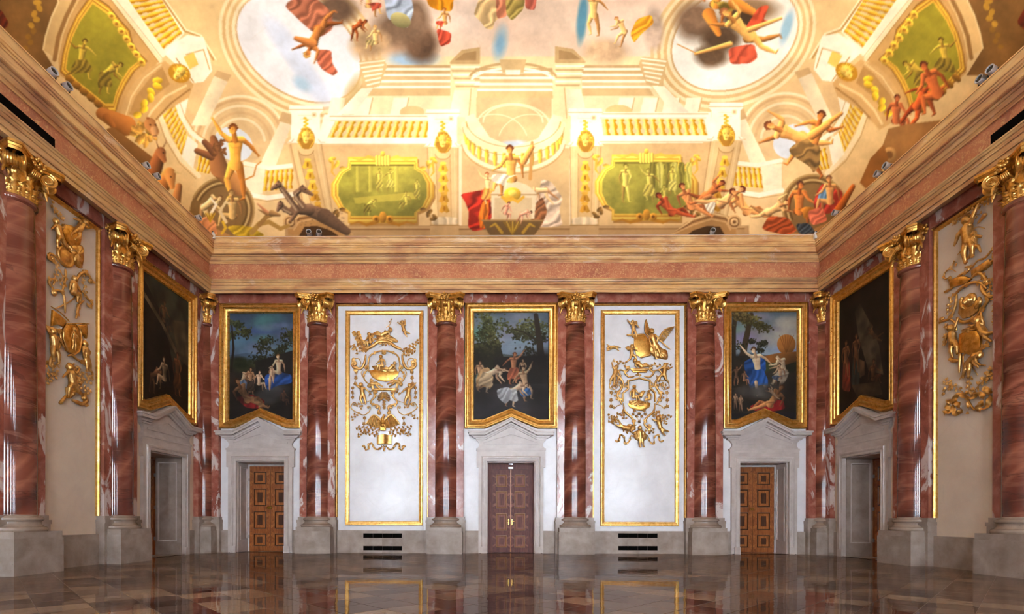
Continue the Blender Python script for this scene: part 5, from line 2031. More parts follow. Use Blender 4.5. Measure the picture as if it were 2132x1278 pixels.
def canvas_right():
    c, r = landscape(47, (126, 140, 150), (50, 44, 36), (52, 58, 34), (92, 116, 134))
    for k in range(10):
        c.ell(r.uniform(80, 150), r.uniform(10, 70), 26, 11, (176, 168, 150), soft=.6, alpha=.5)
    c.line([(20, 130), (32, 70), (46, 6)], 17, (66, 52, 36), w1=10)
    c.line([(6, 120), (6, 40), (10, 0)], 10, (56, 46, 32))
    tree2d(c, 62, 20, 36, 20, (88, 82, 44), 44, r)
    tree2d(c, 20, 16, 26, 20, (78, 66, 38), 24, r)
    tree2d(c, 50, 82, 26, 20, (46, 46, 30), 28, r)
    c.poly([(0, 100), (70, 92), (70, 160), (0, 170)], (46, 40, 30), var=.3)
    c.ell(126, 72, 21, 22, (150, 96, 44), shade=.25)
    for k in range(6):
        c.line([(126, 92), (110 + 6.5 * k, 52)], 1.6, (110, 66, 28))
    c.poly([(76, 98), (104, 92), (150, 88), (150, 110), (120, 120), (90, 112)], (140, 88, 40), var=.15)
    c.poly([(28, 112), (50, 100), (78, 102), (80, 130), (60, 150), (46, 176), (36, 150)], (36, 78, 146), folds=(.7, 12, .22))
    fig2d(c, 62, 134, 100, 'reach', (236, 206, 166), flip=-1, rot=-.15, hair=(90, 60, 36), cloth=(44, 86, 154))
    c.limb((57, 156), (60, 186), 3.8, 2.2, (222, 186, 146))
    fig2d(c, 122, 134, 84, 'bend', (232, 202, 162), flip=-1, rot=.6, hair=(130, 90, 54), cloth=(206, 192, 166))
    fig2d(c, 112, 146, 56, 'sit', (218, 176, 136), flip=-1, cloth=(90, 104, 130))
    c.ell(60, 178, 40, 14, (96, 92, 86), soft=.5)
    c.ell(104, 174, 34, 12, (80, 76, 70), soft=.5)
    fig2d(c, 12, 144, 41, 'reach', (206, 150, 108), fat=1.3)
    fig2d(c, 30, 152, 38, 'sit', (198, 142, 100), fat=1.3)
    for x, y in ((10, 200), (22, 204)):
        fig2d(c, x, y, 34, 'stand', (222, 176, 134), fat=1.3)
    c.poly([(44, 208), (90, 196), (120, 196), (124, 216), (80, 224), (48, 218)], (166, 34, 34), folds=(.4, 10, .2))
    fig2d(c, 88, 206, 98, 'recline', (206, 140, 84), flip=-1, rot=-.15, hair=(100, 60, 36))
    fig2d(c, 98, 184, 38, 'fly', (226, 184, 144), fat=1.3)
    c.poly([(0, 226), (150, 222), (150, 240), (0, 240)], (34, 32, 36), var=.2)
    return glaze(c, r)


def canvas_dark(seed, fl):
    c = Paint(0, 0, 150, 240, 1.5, seed, (26, 20, 16))
    r = random.Random(seed)
    X = lambda p: (p[0] if fl > 0 else 150 - p[0], p[1])
    if fl > 0:
        c.poly([X(p) for p in ((0, 0), (150, 0), (150, 120), (100, 170), (70, 70), (0, 10))], (58, 60, 50), var=.4)
        c.poly([X(p) for p in ((92, 60), (150, 44), (150, 140), (112, 130))], (92, 80, 60), var=.35)
        c.line([X((2, 40)), X((60, 78)), X((116, 130))], 9, (112, 96, 74))
        fig2d(c, *X((66, 70)), 70, 'sit', (120, 84, 58), cloth=(44, 46, 46))
        fig2d(c, *X((30, 190)), 70, 'bend', (140, 96, 68), flip=fl)
        fig2d(c, *X((68, 186)), 78, 'sit', (196, 164, 128), flip=-fl)
        fig2d(c, *X((110, 168)), 84, 'stand', (150, 92, 60), cloth=(110, 66, 40))
    else:
        c.poly([X(p) for p in ((84, 30), (60, 70), (30, 130), (18, 190), (60, 170), (90, 90), (100, 40))], (96, 84, 68), var=.4)
        c.poly([X(p) for p in ((70, 150), (104, 130), (96, 180), (70, 176))], (120, 88, 66), var=.3)
        fig2d(c, *X((42, 110)), 56, 'fly', (112, 76, 50))
        fig2d(c, *X((46, 190)), 66, 'sit', (130, 84, 56), cloth=(90, 50, 36))
        c.poly([X(p) for p in ((86, 120), (104, 120), (112, 190), (84, 200))], (48, 62, 62), folds=(.2, 10, .2))
        c.poly([X(p) for p in ((116, 130), (136, 126), (140, 190), (112, 200))], (124, 52, 40), folds=(.2, 10, .2))
        fig2d(c, *X((96, 130)), 76, 'stand', (110, 74, 52))
        fig2d(c, *X((128, 132)), 74, 'stand', (130, 84, 58))
        c.poly([X(p) for p in ((30, 200), (110, 186), (90, 220), (20, 226))], (78, 64, 50), var=.3)
    for k in range(120):
        v = r.uniform(.4, 1.5)
        c.ell(r.uniform(0, 150), r.uniform(0, 240), r.uniform(5, 22), r.uniform(4, 12), (34 * v, 27 * v, 21 * v), rot=r.uniform(0, 3), soft=.7, alpha=.35, var=.4)
    return c


def painting(P0, c0, half, cv, label, flipx=False):
    P = lambda a, b, d=0.0: P0(c0 + a, b, d)
    zt, zbm, zpk, fl = zb(632.8), zb(892.5), zb(870.3), half - 55
    root = tag(empty('framed_painting', P(0, zbm, 0)), label, 'painting', 'paintings above the doors')
    poly = [(-half, zbm), (-half + fl, zbm), (0, zpk), (half - fl, zbm), (half, zbm), (half, zt), (-half, zt)]
    fm = MB()
    fm.sweep(poly, PROF, P)
    fm.build('gilt_frame', M['gold'], root, smooth=True)
    MB().prism(poly, 0, 1.6, P).build('backboard', M['oak'], root)
    n, m = 150, 232
    hi = half - 18.6
    b0, b1, bp = zbm + 18.6, zt - 18.6, zpk + 18.6 * 1.04
    flat = hi - 55 + 12
    cv.finish(1)
    V, UV = [], []
    for i in range(m + 1):
        for j in range(n + 1):
            a = -hi + 2 * hi * j / n
            q = abs(a)
            lo = b0 if q > hi - flat else bp - (bp - b0) * q / max(1e-6, hi - flat)
            b = lo + (b1 - lo) * (1 - i / m)
            V.append(P(a, b, 2.4))
            UV.append(((a + hi) / (2 * hi), (b1 - b) / (b1 - b0)))
    V, UV = np.array([tuple(v) for v in V]), np.array(UV)
    u = 1 - UV[:, 0] if flipx else UV[:, 0]
    colr = cv.sample(u * 150, UV[:, 1] * 240) * .85
    idx = np.arange((m + 1) * (n + 1)).reshape(m + 1, n + 1)
    F = np.stack([idx[:-1, :-1], idx[:-1, 1:], idx[1:, 1:], idx[1:, :-1]], -1).reshape(-1, 4)
    o = big_mesh('canvas', V - np.array(root.location), F, colr, M['oil'])
    link(o, root)
    # small gilt ornament at the point of the lower rail
    mb = MB()
    for k in (-1, 0, 1):
        mb.ball(P(k * 3.2, zpk + 17.5 - abs(k) * 1.2, 6.4), (2.2 * S, 2.0 * S, 2.0 * S), 7, 5)
    mb.build('frame_ornament', M['gold_dark'], root, smooth='all')
    return root


painting(BACK, BAY_BACK[0], 86.5, canvas_left(), 'framed painting with a blue cloak and red cloth, over the back left door')
painting(BACK, BAY_BACK[1], 97.5, canvas_mid(), 'framed painting of hunters under trees, over the centre door')
painting(BACK, BAY_BACK[2], 87.0, canvas_right(), 'framed painting with a golden shell chariot, over the back right door')
painting(LEFT, BAY_L, 87.0, canvas_dark(61, 1), 'very dark framed painting over the left wall door')
painting(RIGHT, BAY_R, 87.0, canvas_dark(67, -1), 'very dark framed painting over the right wall door', True)
# ---------------------------------------------------------------- the painted vault (own composition in the place's colours)
FX = Paint(-260, -260, 2392, 560, 1.0, 5, (244, 224, 192))
WHT, CRM, TAN, DTN, SHD = (255, 248, 228), (246, 226, 184), (226, 196, 148), (200, 166, 116), (150, 116, 72)
YEL, GLD, GDK, GRN = (248, 216, 84), (216, 172, 74), (166, 122, 54), (176, 166, 72)
MX = 2136.0


def both(fn):
    fn(lambda pts: pts)
    fn(lambda pts: [(MX - x, y - 4) for x, y in pts])


def bal(quad, n, light=True):
    """painted balusters in a quad (top-left, top-right, bottom-right, bottom-left)"""
    FX.poly(quad, (236, 216, 176))
    tl, tr, br, bl = [np.array(p, float) for p in quad]

    def q(u, v):
        return tuple((tl * (1 - u) + tr * u) * (1 - v) + (bl * (1 - u) + br * u) * v)
    c1, c2, c3 = ((253, 236, 160), (240, 200, 70), (214, 166, 44)) if light else ((252, 222, 96), (236, 188, 48), (206, 152, 30))
    for i in range(n):
        u = (i + .5) / n
        for prof in (((0, .36), (.12, .4), (.13, .26), (.2, .2), (.24, .3)), ((.24, .2), (.32, .4), (.46, .46), (.58, .36), (.68, .2)), ((.68, .3), (.74, .24), (.85, .3), (.86, .42), (1.0, .42))):
            lf = [q(u - w / n, v) for v, w in prof]
            rt = [q(u + w / n, v) for v, w in prof]
            md = [q(u + .2 * w / n, v) for v, w in prof]
            FX.poly(lf + rt[::-1], c2, var=.1)
            FX.poly(lf + [q(u - .15 * w / n, v) for v, w in prof][::-1], c1, var=.1)
            FX.poly(md + rt[::-1], c3, var=.1)


def mouldings(pts, offs, cols, w):
    for o, c in zip(offs, cols):
        FX.line([(x + o[0], y + o[1]) for x, y in pts], w, c)


# sky of the middle field, then the painted upper storey
FX.poly([(-260, -260), (2392, -260), (2392, 120), (-260, 120)], (244, 222, 200))
for k in range(60):
    FX.ell(FX.rng.uniform(560, 1600), FX.rng.uniform(-250, 140), FX.rng.uniform(30, 120), FX.rng.uniform(20, 60), ((250, 232, 214), (236, 208, 186), (240, 226, 216))[k % 3], soft=0.6, alpha=0.5)
FX.poly([(-260, 118), (2392, 118), (2392, 300), (-260, 300)], (248, 228, 186))
FX.ell(862, 122, 50, 16, (176, 200, 222), soft=0.4)
FX.ell(1041, 92, 14, 34, (160, 196, 218), rot=0.15, soft=0.5)
FX.ell(1212, 38, 10, 52, (120, 170, 190), rot=0.1, soft=0.35)
# broad stone zones of the sides
both(lambda m: FX.poly(m([(-260, -260), (420, -260), (560, -60), (470, 60), (500, 180), (620, 260), (640, 520), (-260, 520)]), (240, 212, 164)))
both(lambda m: FX.poly(m([(380, 120), (520, 150), (600, 230), (600, 300), (520, 330), (420, 300), (380, 220)]), (238, 208, 162)))


# oval openings with moulded rims
def oval(cx, cy, rx, ry, rot, sky):
    for k, c in enumerate(((238, 210, 162), (252, 234, 196), (226, 194, 146), (250, 230, 190), (230, 200, 152), (252, 236, 204), (222, 192, 148))):
        g = 46 - 7 * k
        FX.ell(cx, cy, rx + g, ry + g, c, rot=rot)
    FX.ell(cx, cy, rx, ry, sky, rot=rot, var=0.03)


oval(622, 98, 142, 96, 0.62, (240, 240, 244))
oval(1530, 78, 138, 100, -0.5, (250, 246, 238))
for k in range(16):
    FX.ell(575 + 6 * k, 60 + 9 * k, 34, 15, (214, 222, 238), rot=0.8, soft=0.6, alpha=0.5)
FX.ell(1638, 56, 10, 34, (176, 208, 226), rot=0.3, soft=0.4)
FX.ell(628, 175, 20, 12, (190, 212, 230), rot=0.7, soft=0.5)

# entablature and arch of the painted gallery behind the back balustrade
for y0, y1, c in ((136, 142, (206, 178, 136)), (142, 147, WHT), (147, 154, (214, 186, 142)), (154, 159, WHT), (159, 167, (224, 198, 154)), (167, 172, WHT), (172, 179, (232, 206, 162)), (179, 184, WHT), (184, 200, (226, 198, 152)), (200, 240, (250, 232, 194))):
    FX.poly([(770, y0), (938, y0), (938, y1), (760, y1)], c)
    FX.poly([(1212, y0), (1352, y0), (1362, y1), (1212, y1)], c)
    FX.poly([(990, y0 + 6), (1150, y0 + 6), (1152, y1 + 6), (986, y1 + 6)], c)
for cx, cy in ((972, 118), (1184, 116)):
    sg = 1 if cx < 1066 else -1
    FX.poly([(cx - 34 * sg, cy + 10), (cx - 10 * sg, cy - 14), (cx + 28 * sg, cy - 20), (cx + 28 * sg, cy + 14), (cx - 34 * sg, cy + 16)], (214, 186, 142))
    FX.poly([(cx - 26 * sg, cy + 8), (cx - 6 * sg, cy - 7), (cx + 20 * sg, cy - 12), (cx + 20 * sg, cy + 8)], (190, 160, 118))
    for k in range(7):
        FX.poly([(cx - 36 * sg + 2 * k * sg, cy + 12 + 8 * k), (cx + 28 * sg, cy + 12 + 8 * k), (cx + 26 * sg, cy + 16 + 8 * k), (cx - 34 * sg + 2 * k * sg, cy + 16 + 8 * k)], WHT if k % 2 else (212, 184, 140))
    FX.poly([(cx - 26 * sg, cy + 70), (cx + 6 * sg, cy + 70), (cx + 2 * sg, cy + 126), (cx - 38 * sg, cy + 126)], (252, 238, 208), grad=(0, -0.14 * sg))
    FX.poly([(cx + 10 * sg, cy + 68), (cx + 22 * sg, cy + 68), (cx + 18 * sg, cy + 130), (cx + 4 * sg, cy + 130)], (246, 226, 186))
    FX.line([(cx + 9 * sg, cy + 66), (cx + 4 * sg, cy + 130)], 2.5, (200, 170, 124))
FX.arc(1068, 166, 92, 34, -math.pi + .25, -.25, 6, (206, 178, 134))
FX.arc(1068, 172, 88, 30, -math.pi + .25, -.25, 5, WHT)
FX.poly([(1040, 124), (1096, 124), (1090, 152), (1046, 152)], (220, 194, 150))
FX.poly([(1052, 146), (1084, 146), (1082, 156), (1054, 156)], WHT)
# apse behind the middle balcony
FX.poly([(992, 204), (1148, 204), (1150, 300), (1110, 322), (1030, 322), (990, 300)], (226, 198, 156))
for k, (r, h) in enumerate(((76, 46), (62, 36))):
    FX.arc(1068, 262 - 8 * k, r, h, -math.pi, 0, 4, (248, 230, 194))
FX.arc(1030, 300, 70, 62, -2.2, -.3, 2.5, (248, 230, 194))
FX.arc(1106, 300, 70, 62, -2.84, -.94, 2.5, (248, 230, 194))
FX.ell(1068, 300, 30, 8, (206, 214, 226), soft=0.3)
# niches of the gallery left and right
for x in (690, 745, 820, 1290, 1340, 1385, 1430):
    FX.poly([(x, 204), (x + 30, 204), (x + 22, 240), (x - 8, 240)], (255, 246, 222))
    FX.line([(x + 31, 204), (x + 23, 240)], 3, (214, 186, 140))
FX.ell(858, 234, 26, 14, (236, 208, 160))
FX.ell(1288, 232, 28, 14, (244, 214, 160))
FX.ell(735, 196, 14, 34, (206, 180, 130), rot=0.4, soft=0.5, alpha=.8)
both(lambda m: FX.poly(m([(748, 128), (800, 122), (806, 138), (790, 180), (756, 186)]), (224, 196, 150)))
both(lambda m: [FX.line(m([(750 + 3 * k, 132 + 9 * k), (800 - 2 * k, 126 + 9 * k)]), 4, WHT) for k in range(6)])
both(lambda m: FX.poly(m([(752, 184), (778, 182), (738, 238), (702, 238)]), (255, 244, 220), grad=(0, -.15)))

# corner pavilions: arched recesses with sky, painted columns
for mir in (0, 1):
    m = (lambda p: p) if not mir else (lambda p: (MX - p[0], p[1] - 6))
    sgn = 1 if not mir else -1
    def arcm(cx, cy, rx, ry, a0, a1, w, col):
        pts = [m((cx + rx * math.cos(a0 + (a1 - a0) * k / 22), cy + ry * math.sin(a0 + (a1 - a0) * k / 22))) for k in range(23)]
        FX.line(pts, w, col)
    FX.poly([m(p) for p in ((430, 270), (450, 235), (490, 215), (540, 225), (570, 270), (560, 320), (520, 340), (450, 330))], (232, 204, 160))
    for k, (r, c) in enumerate(((98, (252, 236, 202)), (90, (222, 190, 146)), (78, (250, 232, 196)), (64, (224, 194, 150)), (52, (248, 230, 194)))):
        arcm(500, 300, r, r * 1.02, -math.pi * 1.0, -.15, 6, c)
    e = m((486, 300))
    FX.ell(e[0], e[1], 42, 34, (226, 232, 240), rot=0.5 * sgn, var=.03)
    FX.poly([m(p) for p in ((398, 262), (430, 262), (474, 170), (446, 158))], (250, 232, 200), grad=(0, -.2 * sgn))
    FX.poly([m(p) for p in ((446, 158), (474, 170), (482, 156), (452, 146))], (214, 184, 140))
    FX.poly([m(p) for p in ((540, 344), (572, 350), (610, 252), (588, 244))], (252, 236, 206), grad=(0, -.2 * sgn))
    FX.poly([m(p) for p in ((580, 252), (614, 262), (620, 242), (588, 232))], (216, 186, 142))
    FX.poly([m(p) for p in ((360, 205), (392, 205), (385, 240), (372, 262))], WHT)
    # curved balustrade of the corner
    bal([m(p) for p in ((362, 212), (392, 286), (378, 324), (338, 240))] if not mir else [m(p) for p in ((392, 286), (362, 212), (338, 240), (378, 324))], 8, False)
    FX.line([m(p) for p in ((366, 208), (376, 240), (398, 276), (436, 306))], 9, WHT)
    FX.line([m(p) for p in ((372, 206), (383, 238), (404, 272), (440, 300))], 2, (210, 176, 124))
    FX.line([m(p) for p in ((334, 240), (350, 286), (378, 332), (414, 366))], 10, (252, 236, 200))
    FX.line([m(p) for p in ((328, 244), (344, 290), (374, 340), (408, 372))], 2, (196, 162, 112))
    FX.poly([m(p) for p in ((390, 282), (412, 300), (402, 352), (378, 326))], WHT)
    bal([m(p) for p in ((416, 312), (452, 332), (436, 362), (408, 356))] if not mir else [m(p) for p in ((452, 332), (416, 312), (408, 356), (436, 362))], 4, False)
    bal([m(p) for p in ((552, 356), (612, 352), (610, 392), (546, 398))] if not mir else [m(p) for p in ((612, 352), (552, 356), (546, 398), (610, 392))], 6, False)
    FX.line([m(p) for p in ((510, 340), (560, 350), (612, 344))], 9, WHT)
    FX.line([m(p) for p in ((508, 402), (556, 412), (612, 404))], 10, WHT)
    FX.poly([m(p) for p in ((508, 346), (552, 352), (546, 404), (508, 398))], (252, 240, 212))
    FX.line([m(p) for p in ((500, 410), (556, 419), (614, 410))], 2, (200, 166, 116))

# back balustrade with its piers
for quad, n in ((((697, 253), (897, 253), (890, 287), (681, 287)), 13), (((1252, 248), (1466, 248), (1474, 282), (1256, 282)), 13)):
    (x0, y0), (x1, _), (x2, y2), (x3, _) = quad
    FX.poly([(x0 - 22, y0 - 14), (x1 + 14, y0 - 14), (x1 + 20, y2 + 16), (x3 - 22, y2 + 16)], (255, 250, 232))
    bal(quad, n)
    FX.line([(x0 - 10, y0 - 11), (x1 + 8, y0 - 11)], 3, (222, 190, 140))
    FX.line([(x0 - 8, y0 - 2.5), (x1 + 4, y0 - 2.5)], 2, (228, 198, 150))
    FX.line([(x3 - 14, y2 + 13), (x2 + 12, y2 + 13)], 2.5, (216, 182, 130))
# wall zone under the balustrade
FX.poly([(600, 302), (908, 302), (912, 480), (640, 480)], (230, 198, 150))
FX.poly([(1236, 300), (1540, 296), (1500, 480), (1236, 480)], (230, 198, 150))
FX.poly([(962, 310), (1186, 308), (1186, 480), (962, 480)], (226, 196, 150))
FX.poly([(594, 470), (1560, 470), (1560, 500), (594, 500)], (196, 164, 120))
FX.line([(600, 478), (1550, 476)], 2.5, (140, 106, 66))
FX.line([(600, 474), (1550, 472)], 1.6, (232, 204, 160))


def mask(x, y, k, rot=0.0):
    """gilt lion-like face: locks of hair round modelled brow, nose and cheeks"""
    c_, s_ = math.cos(rot), math.sin(rot)
    T = lambda a, b: (x + k * (a * c_ - b * s_), y + k * (a * s_ + b * c_))
    for q in range(15):
        a = -3.6 + q * .3
        p0, p1 = T(7 * math.cos(a), -1 + 8 * math.sin(a)), T(14 * math.cos(a + .12), -2 + 13 * math.sin(a + .12))
        FX.limb(p0, p1, 2.8 * k, 1.6 * k, (238, 198, 84) if q % 2 else (214, 168, 60), .5)
    FX.limb(T(0, -4), T(0, 8), 8.2 * k, 5.4 * k, (248, 216, 122), .4)
    for q in (-1, 1):
        FX.line([T(q * 1.2, -2.2), T(q * 5.6, -3.4)], 1.7 * k, (190, 142, 58), alpha=.7)
        FX.ell(*T(q * 3.6, -.6), 1.9 * k, 1.0 * k, (170, 122, 46), rot=rot, alpha=.6)
        FX.ell(*T(q * 4.4, 3.4), 2.4 * k, 2.2 * k, (252, 228, 146), rot=rot, alpha=.6, soft=.4)
    FX.line([T(0, -2), T(0, 3.6)], 2.2 * k, (255, 234, 160), alpha=.8)
    FX.line([T(-1.6, 4.2), T(1.6, 4.2)], 1.1 * k, (176, 128, 48), alpha=.7)
    FX.ell(*T(0, 7.6), 2.2 * k, 1.0 * k, (160, 112, 42), rot=rot, alpha=.65)


def pier(x, y, dx, face=True):
    """balustrade pier with scroll, mask and a long pendant of bell flowers"""
    FX.poly([(x - 34, y - 62), (x + 34, y - 62), (x + 36, y - 52), (x + 30, y - 46), (x + 30, y + 8), (x + 40, y + 16), (x - 40, y + 16), (x - 32, y + 8), (x - 30, y - 46), (x - 36, y - 52)], (255, 250, 234))
    FX.line([(x - 36, y - 54), (x + 36, y - 54)], 2.5, (222, 190, 142))
    FX.line([(x - 40, y + 14), (x - 30, y + 14), (x - 26, y + 8)], 2, (214, 180, 128))
    FX.line([(x + 40, y + 14), (x + 30, y + 14), (x + 26, y + 8)], 2, (214, 180, 128))
    for k in range(4):
        FX.line([(x - 18 + 2 * k, y - 46 + 4 * k), (x + 18 - 2 * k, y - 46 + 4 * k)], 2.0, (246, 226, 186) if k % 2 else (255, 246, 222))
    FX.ell(x + 17, y - 43, 6, 6, (250, 232, 196))
    FX.ell(x + 17, y - 43, 3, 3, (222, 190, 144))
    for k in range(6):
        FX.ell(x + (k % 2) * 4 - 2, y - 36 + 4 * k, 3.4, 3.0, (244, 206, 86))
    FX.ell(x, y - 12, 11, 5, (238, 200, 84))
    xb, yb_ = x + dx, 470
    FX.poly([(x - 32, y + 18), (x + 32, y + 18), (xb + 28, yb_), (xb - 28, yb_)], (236, 206, 158), grad=(0, -.12))
    FX.poly([(x - 15, y + 40), (x + 15, y + 40), (xb + 14, yb_ - 14), (xb - 14, yb_ - 14)], (222, 190, 140))
    for s in (-1, 1):
        FX.line([(x + s * 15, y + 36), (xb + s * 14, yb_ - 12)], 1.8, (176, 142, 94))
        FX.line([(x + s * 24, y + 18), (xb + s * 22, yb_)], 1.8, (248, 226, 184))
        FX.line([(x + s * 32, y + 18), (xb + s * 28, yb_)], 2.4, (190, 156, 108))
    FX.arc(x, y + 30, 16, 12, .1, math.pi - .1, 2, (176, 142, 94))
    # mask
    FX.ell(x + 1.5, y + 7, 17, 22, (190, 146, 60))
    for s in (-1, 1):
        FX.line([(x + s * 13, y - 2), (x + s * 17, y + 12), (x + s * 7, y + 27)], 5, (240, 202, 90), w1=2)
    mask(x, y + 3, 1.0)
    # bell flowers
    for k in range(5):
        u = (k + .6) / 5.4
        fx, fy = x + dx * u * .9, y + 46 + (yb_ - y - 66) * u
        FX.poly([(fx - 4, fy - 9), (fx + 4, fy - 9), (fx + 11, fy + 7), (fx + 5, fy + 10), (fx, fy + 7), (fx - 5, fy + 10), (fx - 11, fy + 7)], (236, 196, 76) if k < 3 else (206, 160, 62), grad=(0, -.3))
        FX.ell(fx, fy + 1, 2.2, 5, (176, 128, 40))
        FX.ell(fx, fy - 9, 7, 3.4, (250, 220, 110) if k < 3 else (222, 180, 78))
    FX.poly([(xb - 26, 452), (xb + 26, 452), (xb + 28, 468), (xb - 28, 468)], (232, 210, 176), folds=(0, 14, .1))
    FX.poly([(xb - 30, 468), (xb + 30, 468), (xb + 30, 492), (xb - 30, 492)], (206, 174, 128))
    FX.line([(xb - 30, 469), (xb + 30, 469)], 2, (150, 116, 74))


pier(637, 282, 32)
pier(922, 290, 4)
pier(1219, 288, -2)
pier(1512, 276, -30)


# middle balcony
FX.poly([(968, 244), (986, 236), (1020, 286), (1068, 306), (1120, 288), (1152, 238), (1172, 244), (1150, 322), (1068, 352), (984, 318)], (252, 238, 204))
for k in range(17):
    u = k / 16
    a = math.pi * (1 - u)
    x = 1069 + 102 * math.cos(a) * .98
    y = 262 + 62 * math.sin(a)
    FX.limb((x, y - 4), (x, y + 8), 3.6, 4.6, (238, 198, 76), .5)
    FX.limb((x, y + 10), (x, y + 24), 5.0, 3.2, (246, 212, 96), .5)
FX.arc(1069, 256, 104, 58, .05, math.pi - .05, 11, (252, 236, 198), n=30)
FX.arc(1069, 250, 98, 56, .05, math.pi - .05, 2.4, (214, 178, 122), n=30)
FX.arc(1069, 262, 106, 62, .05, math.pi - .05, 2.2, (206, 172, 120), n=30)
FX.arc(1069, 288, 106, 66, .1, math.pi - .1, 8, (252, 238, 204), n=30)
FX.arc(1069, 294, 108, 68, .1, math.pi - .1, 2.5, (200, 166, 116), n=30)


# framed oblong reliefs
def cartouche(cx, cy):
    def shape(g):
        return [(cx - 66 - g * .4, cy - 52 - g), (cx + 66 + g * .4, cy - 52 - g), (cx + 66 + g * .5, cy - 42 - g * .3), (cx + 82 + g * .6, cy - 32 - g * .3), (cx + 92 + g, cy - 12), (cx + 92 + g, cy + 14), (cx + 82 + g * .7, cy + 36 + g * .2),
                (cx + 66 + g * .4, cy + 48), (cx + 66 + g * .4, cy + 56 + g), (cx - 66 - g * .4, cy + 56 + g), (cx - 66 - g * .4, cy + 48), (cx - 82 - g * .7, cy + 36 + g * .2), (cx - 92 - g, cy + 14), (cx - 92 - g, cy - 12), (cx - 82 - g * .6, cy - 32 - g * .3), (cx - 66 - g * .5, cy - 42 - g * .3)]
    FX.poly([(x + 3, y + 5) for x, y in shape(15)], (184, 146, 92))
    FX.poly(shape(15), (232, 188, 82), grad=(1.2, -.5))
    FX.poly(shape(11), (252, 220, 118), grad=(1.2, -.5))
    FX.poly(shape(7), (214, 164, 66), grad=(1.2, -.4))
    FX.poly(shape(4), (246, 208, 98), grad=(1.2, -.5))
    FX.poly(shape(0), (178, 170, 84), var=.26, grad=(1.4, -.3))
    FX.line([(cx - 64, cy - 50), (cx + 64, cy - 50)], 4, (118, 100, 46), alpha=.7)
    for s in (-1, 1):
        FX.line([(cx + s * 12, cy - 62), (cx + s * 30, cy - 68), (cx + s * 48, cy - 61), (cx + s * 62, cy - 64)], 8, (246, 212, 104), w1=3)
        FX.line([(cx + s * 12, cy + 68), (cx + s * 34, cy + 74), (cx + s * 50, cy + 68), (cx + s * 66, cy + 72)], 8, (186, 138, 54), w1=3)
        FX.ell(cx + s * 14, cy + 62, 8, 8, (206, 156, 64), shade=.3)
        FX.ell(cx + s * 14, cy + 62, 3.5, 3.5, (140, 98, 38))
        # corner sprays outside the frame
        for dy, cc in ((-66, (238, 198, 92)), (64, (150, 118, 66))):
            for k in range(5):
                FX.ell(cx + s * (104 - 5 * k + (k % 2) * 9), cy + dy + (5 * k + 2) * (1 if dy < 0 else -1), 7, 4, cc, rot=.8 * k, shade=.3)
        FX.line([(cx + s * 104, cy - 56), (cx + s * 106, cy - 36), (cx + s * 100, cy - 28)], 6, (232, 190, 84), w1=3)
    for k in range(5):
        FX.limb((cx - 12 + 6 * k, cy - 68), (cx - 12 + 6 * k, cy - 52), 3.6, 3, (250, 220, 116), .5)
    FX.ell(cx, cy + 58, 8, 12, (198, 150, 62), shade=.3)
    FX.ell(cx, cy - 74, 5, 6, (246, 210, 100), shade=.3)


cartouche(797, 394)
cartouche(1346, 389)
ST, ST2 = (214, 200, 108), (150, 138, 62)
for x0, yy in ((742, 366), (768, 366), (822, 366)):
    FX.poly([(x0, 346), (x0 + 8, 346), (x0 + 8, 400), (x0, 400)], (206, 194, 100), grad=(0, -.3))
FX.poly([(736, 412), (858, 400), (868, 414), (740, 424)], (200, 186, 92))
fig2d(FX, 790, 376, 46, 'stand', ST, hair=ST2, cloth=(196, 182, 96))
fig2d(FX, 812, 376, 44, 'reach', ST, hair=ST2, cloth=(204, 192, 106))
fig2d(FX, 764, 428, 46, 'bend', ST, hair=ST2, cloth=(150, 138, 68))
fig2d(FX, 846, 424, 46, 'sit', ST, flip=-1, hair=ST2, cloth=(170, 156, 80))
fig2d(FX, 868, 396, 40, 'stand', ST, hair=ST2, cloth=(186, 172, 92))
for k in range(6):
    FX.poly([(1352 + 15 * k, 338), (1366 + 15 * k, 338), (1364 + 15 * k, 392), (1356 + 15 * k, 392)], (210, 200, 116) if k % 2 else (150, 140, 70), folds=(0, 6, .12))
fig2d(FX, 1302, 384, 76, 'stand', (224, 206, 118), hair=ST2)
fig2d(FX, 1352, 388, 66, 'reach', (216, 200, 112), flip=-1, hair=ST2, cloth=(206, 190, 104))
fig2d(FX, 1400, 378, 56, 'stand', ST, hair=ST2, cloth=(214, 202, 120))
fig2d(FX, 1384, 410, 44, 'sit', ST, flip=-1, hair=ST2)

# scrolled brackets low on the wall
for mir in (0, 1):
    m = (lambda p: p) if not mir else (lambda p: (2133 - p[0], p[1]))
    FX.poly([m(p) for p in ((600, 470), (610, 452), (640, 442), (676, 448), (706, 464), (736, 490), (600, 490))], (188, 150, 100))
    FX.poly([m(p) for p in ((622, 492), (634, 472), (660, 470), (690, 480), (706, 492))], (92, 66, 38))
    for k, c in enumerate(((232, 200, 152), (150, 114, 72), (216, 180, 130))):
        FX.line([m(p) for p in ((604 + 4 * k, 466 + 6 * k), (622, 450 + 6 * k), (652, 444 + 6 * k), (690, 456 + 6 * k), (734, 488))], 4, c)
    e = m((604, 462))
    for r, c in ((15, (214, 180, 132)), (11, (150, 116, 76)), (8, (226, 194, 146)), (4, (140, 106, 68))):
        FX.ell(e[0], e[1], r, r, c, shade=.1)

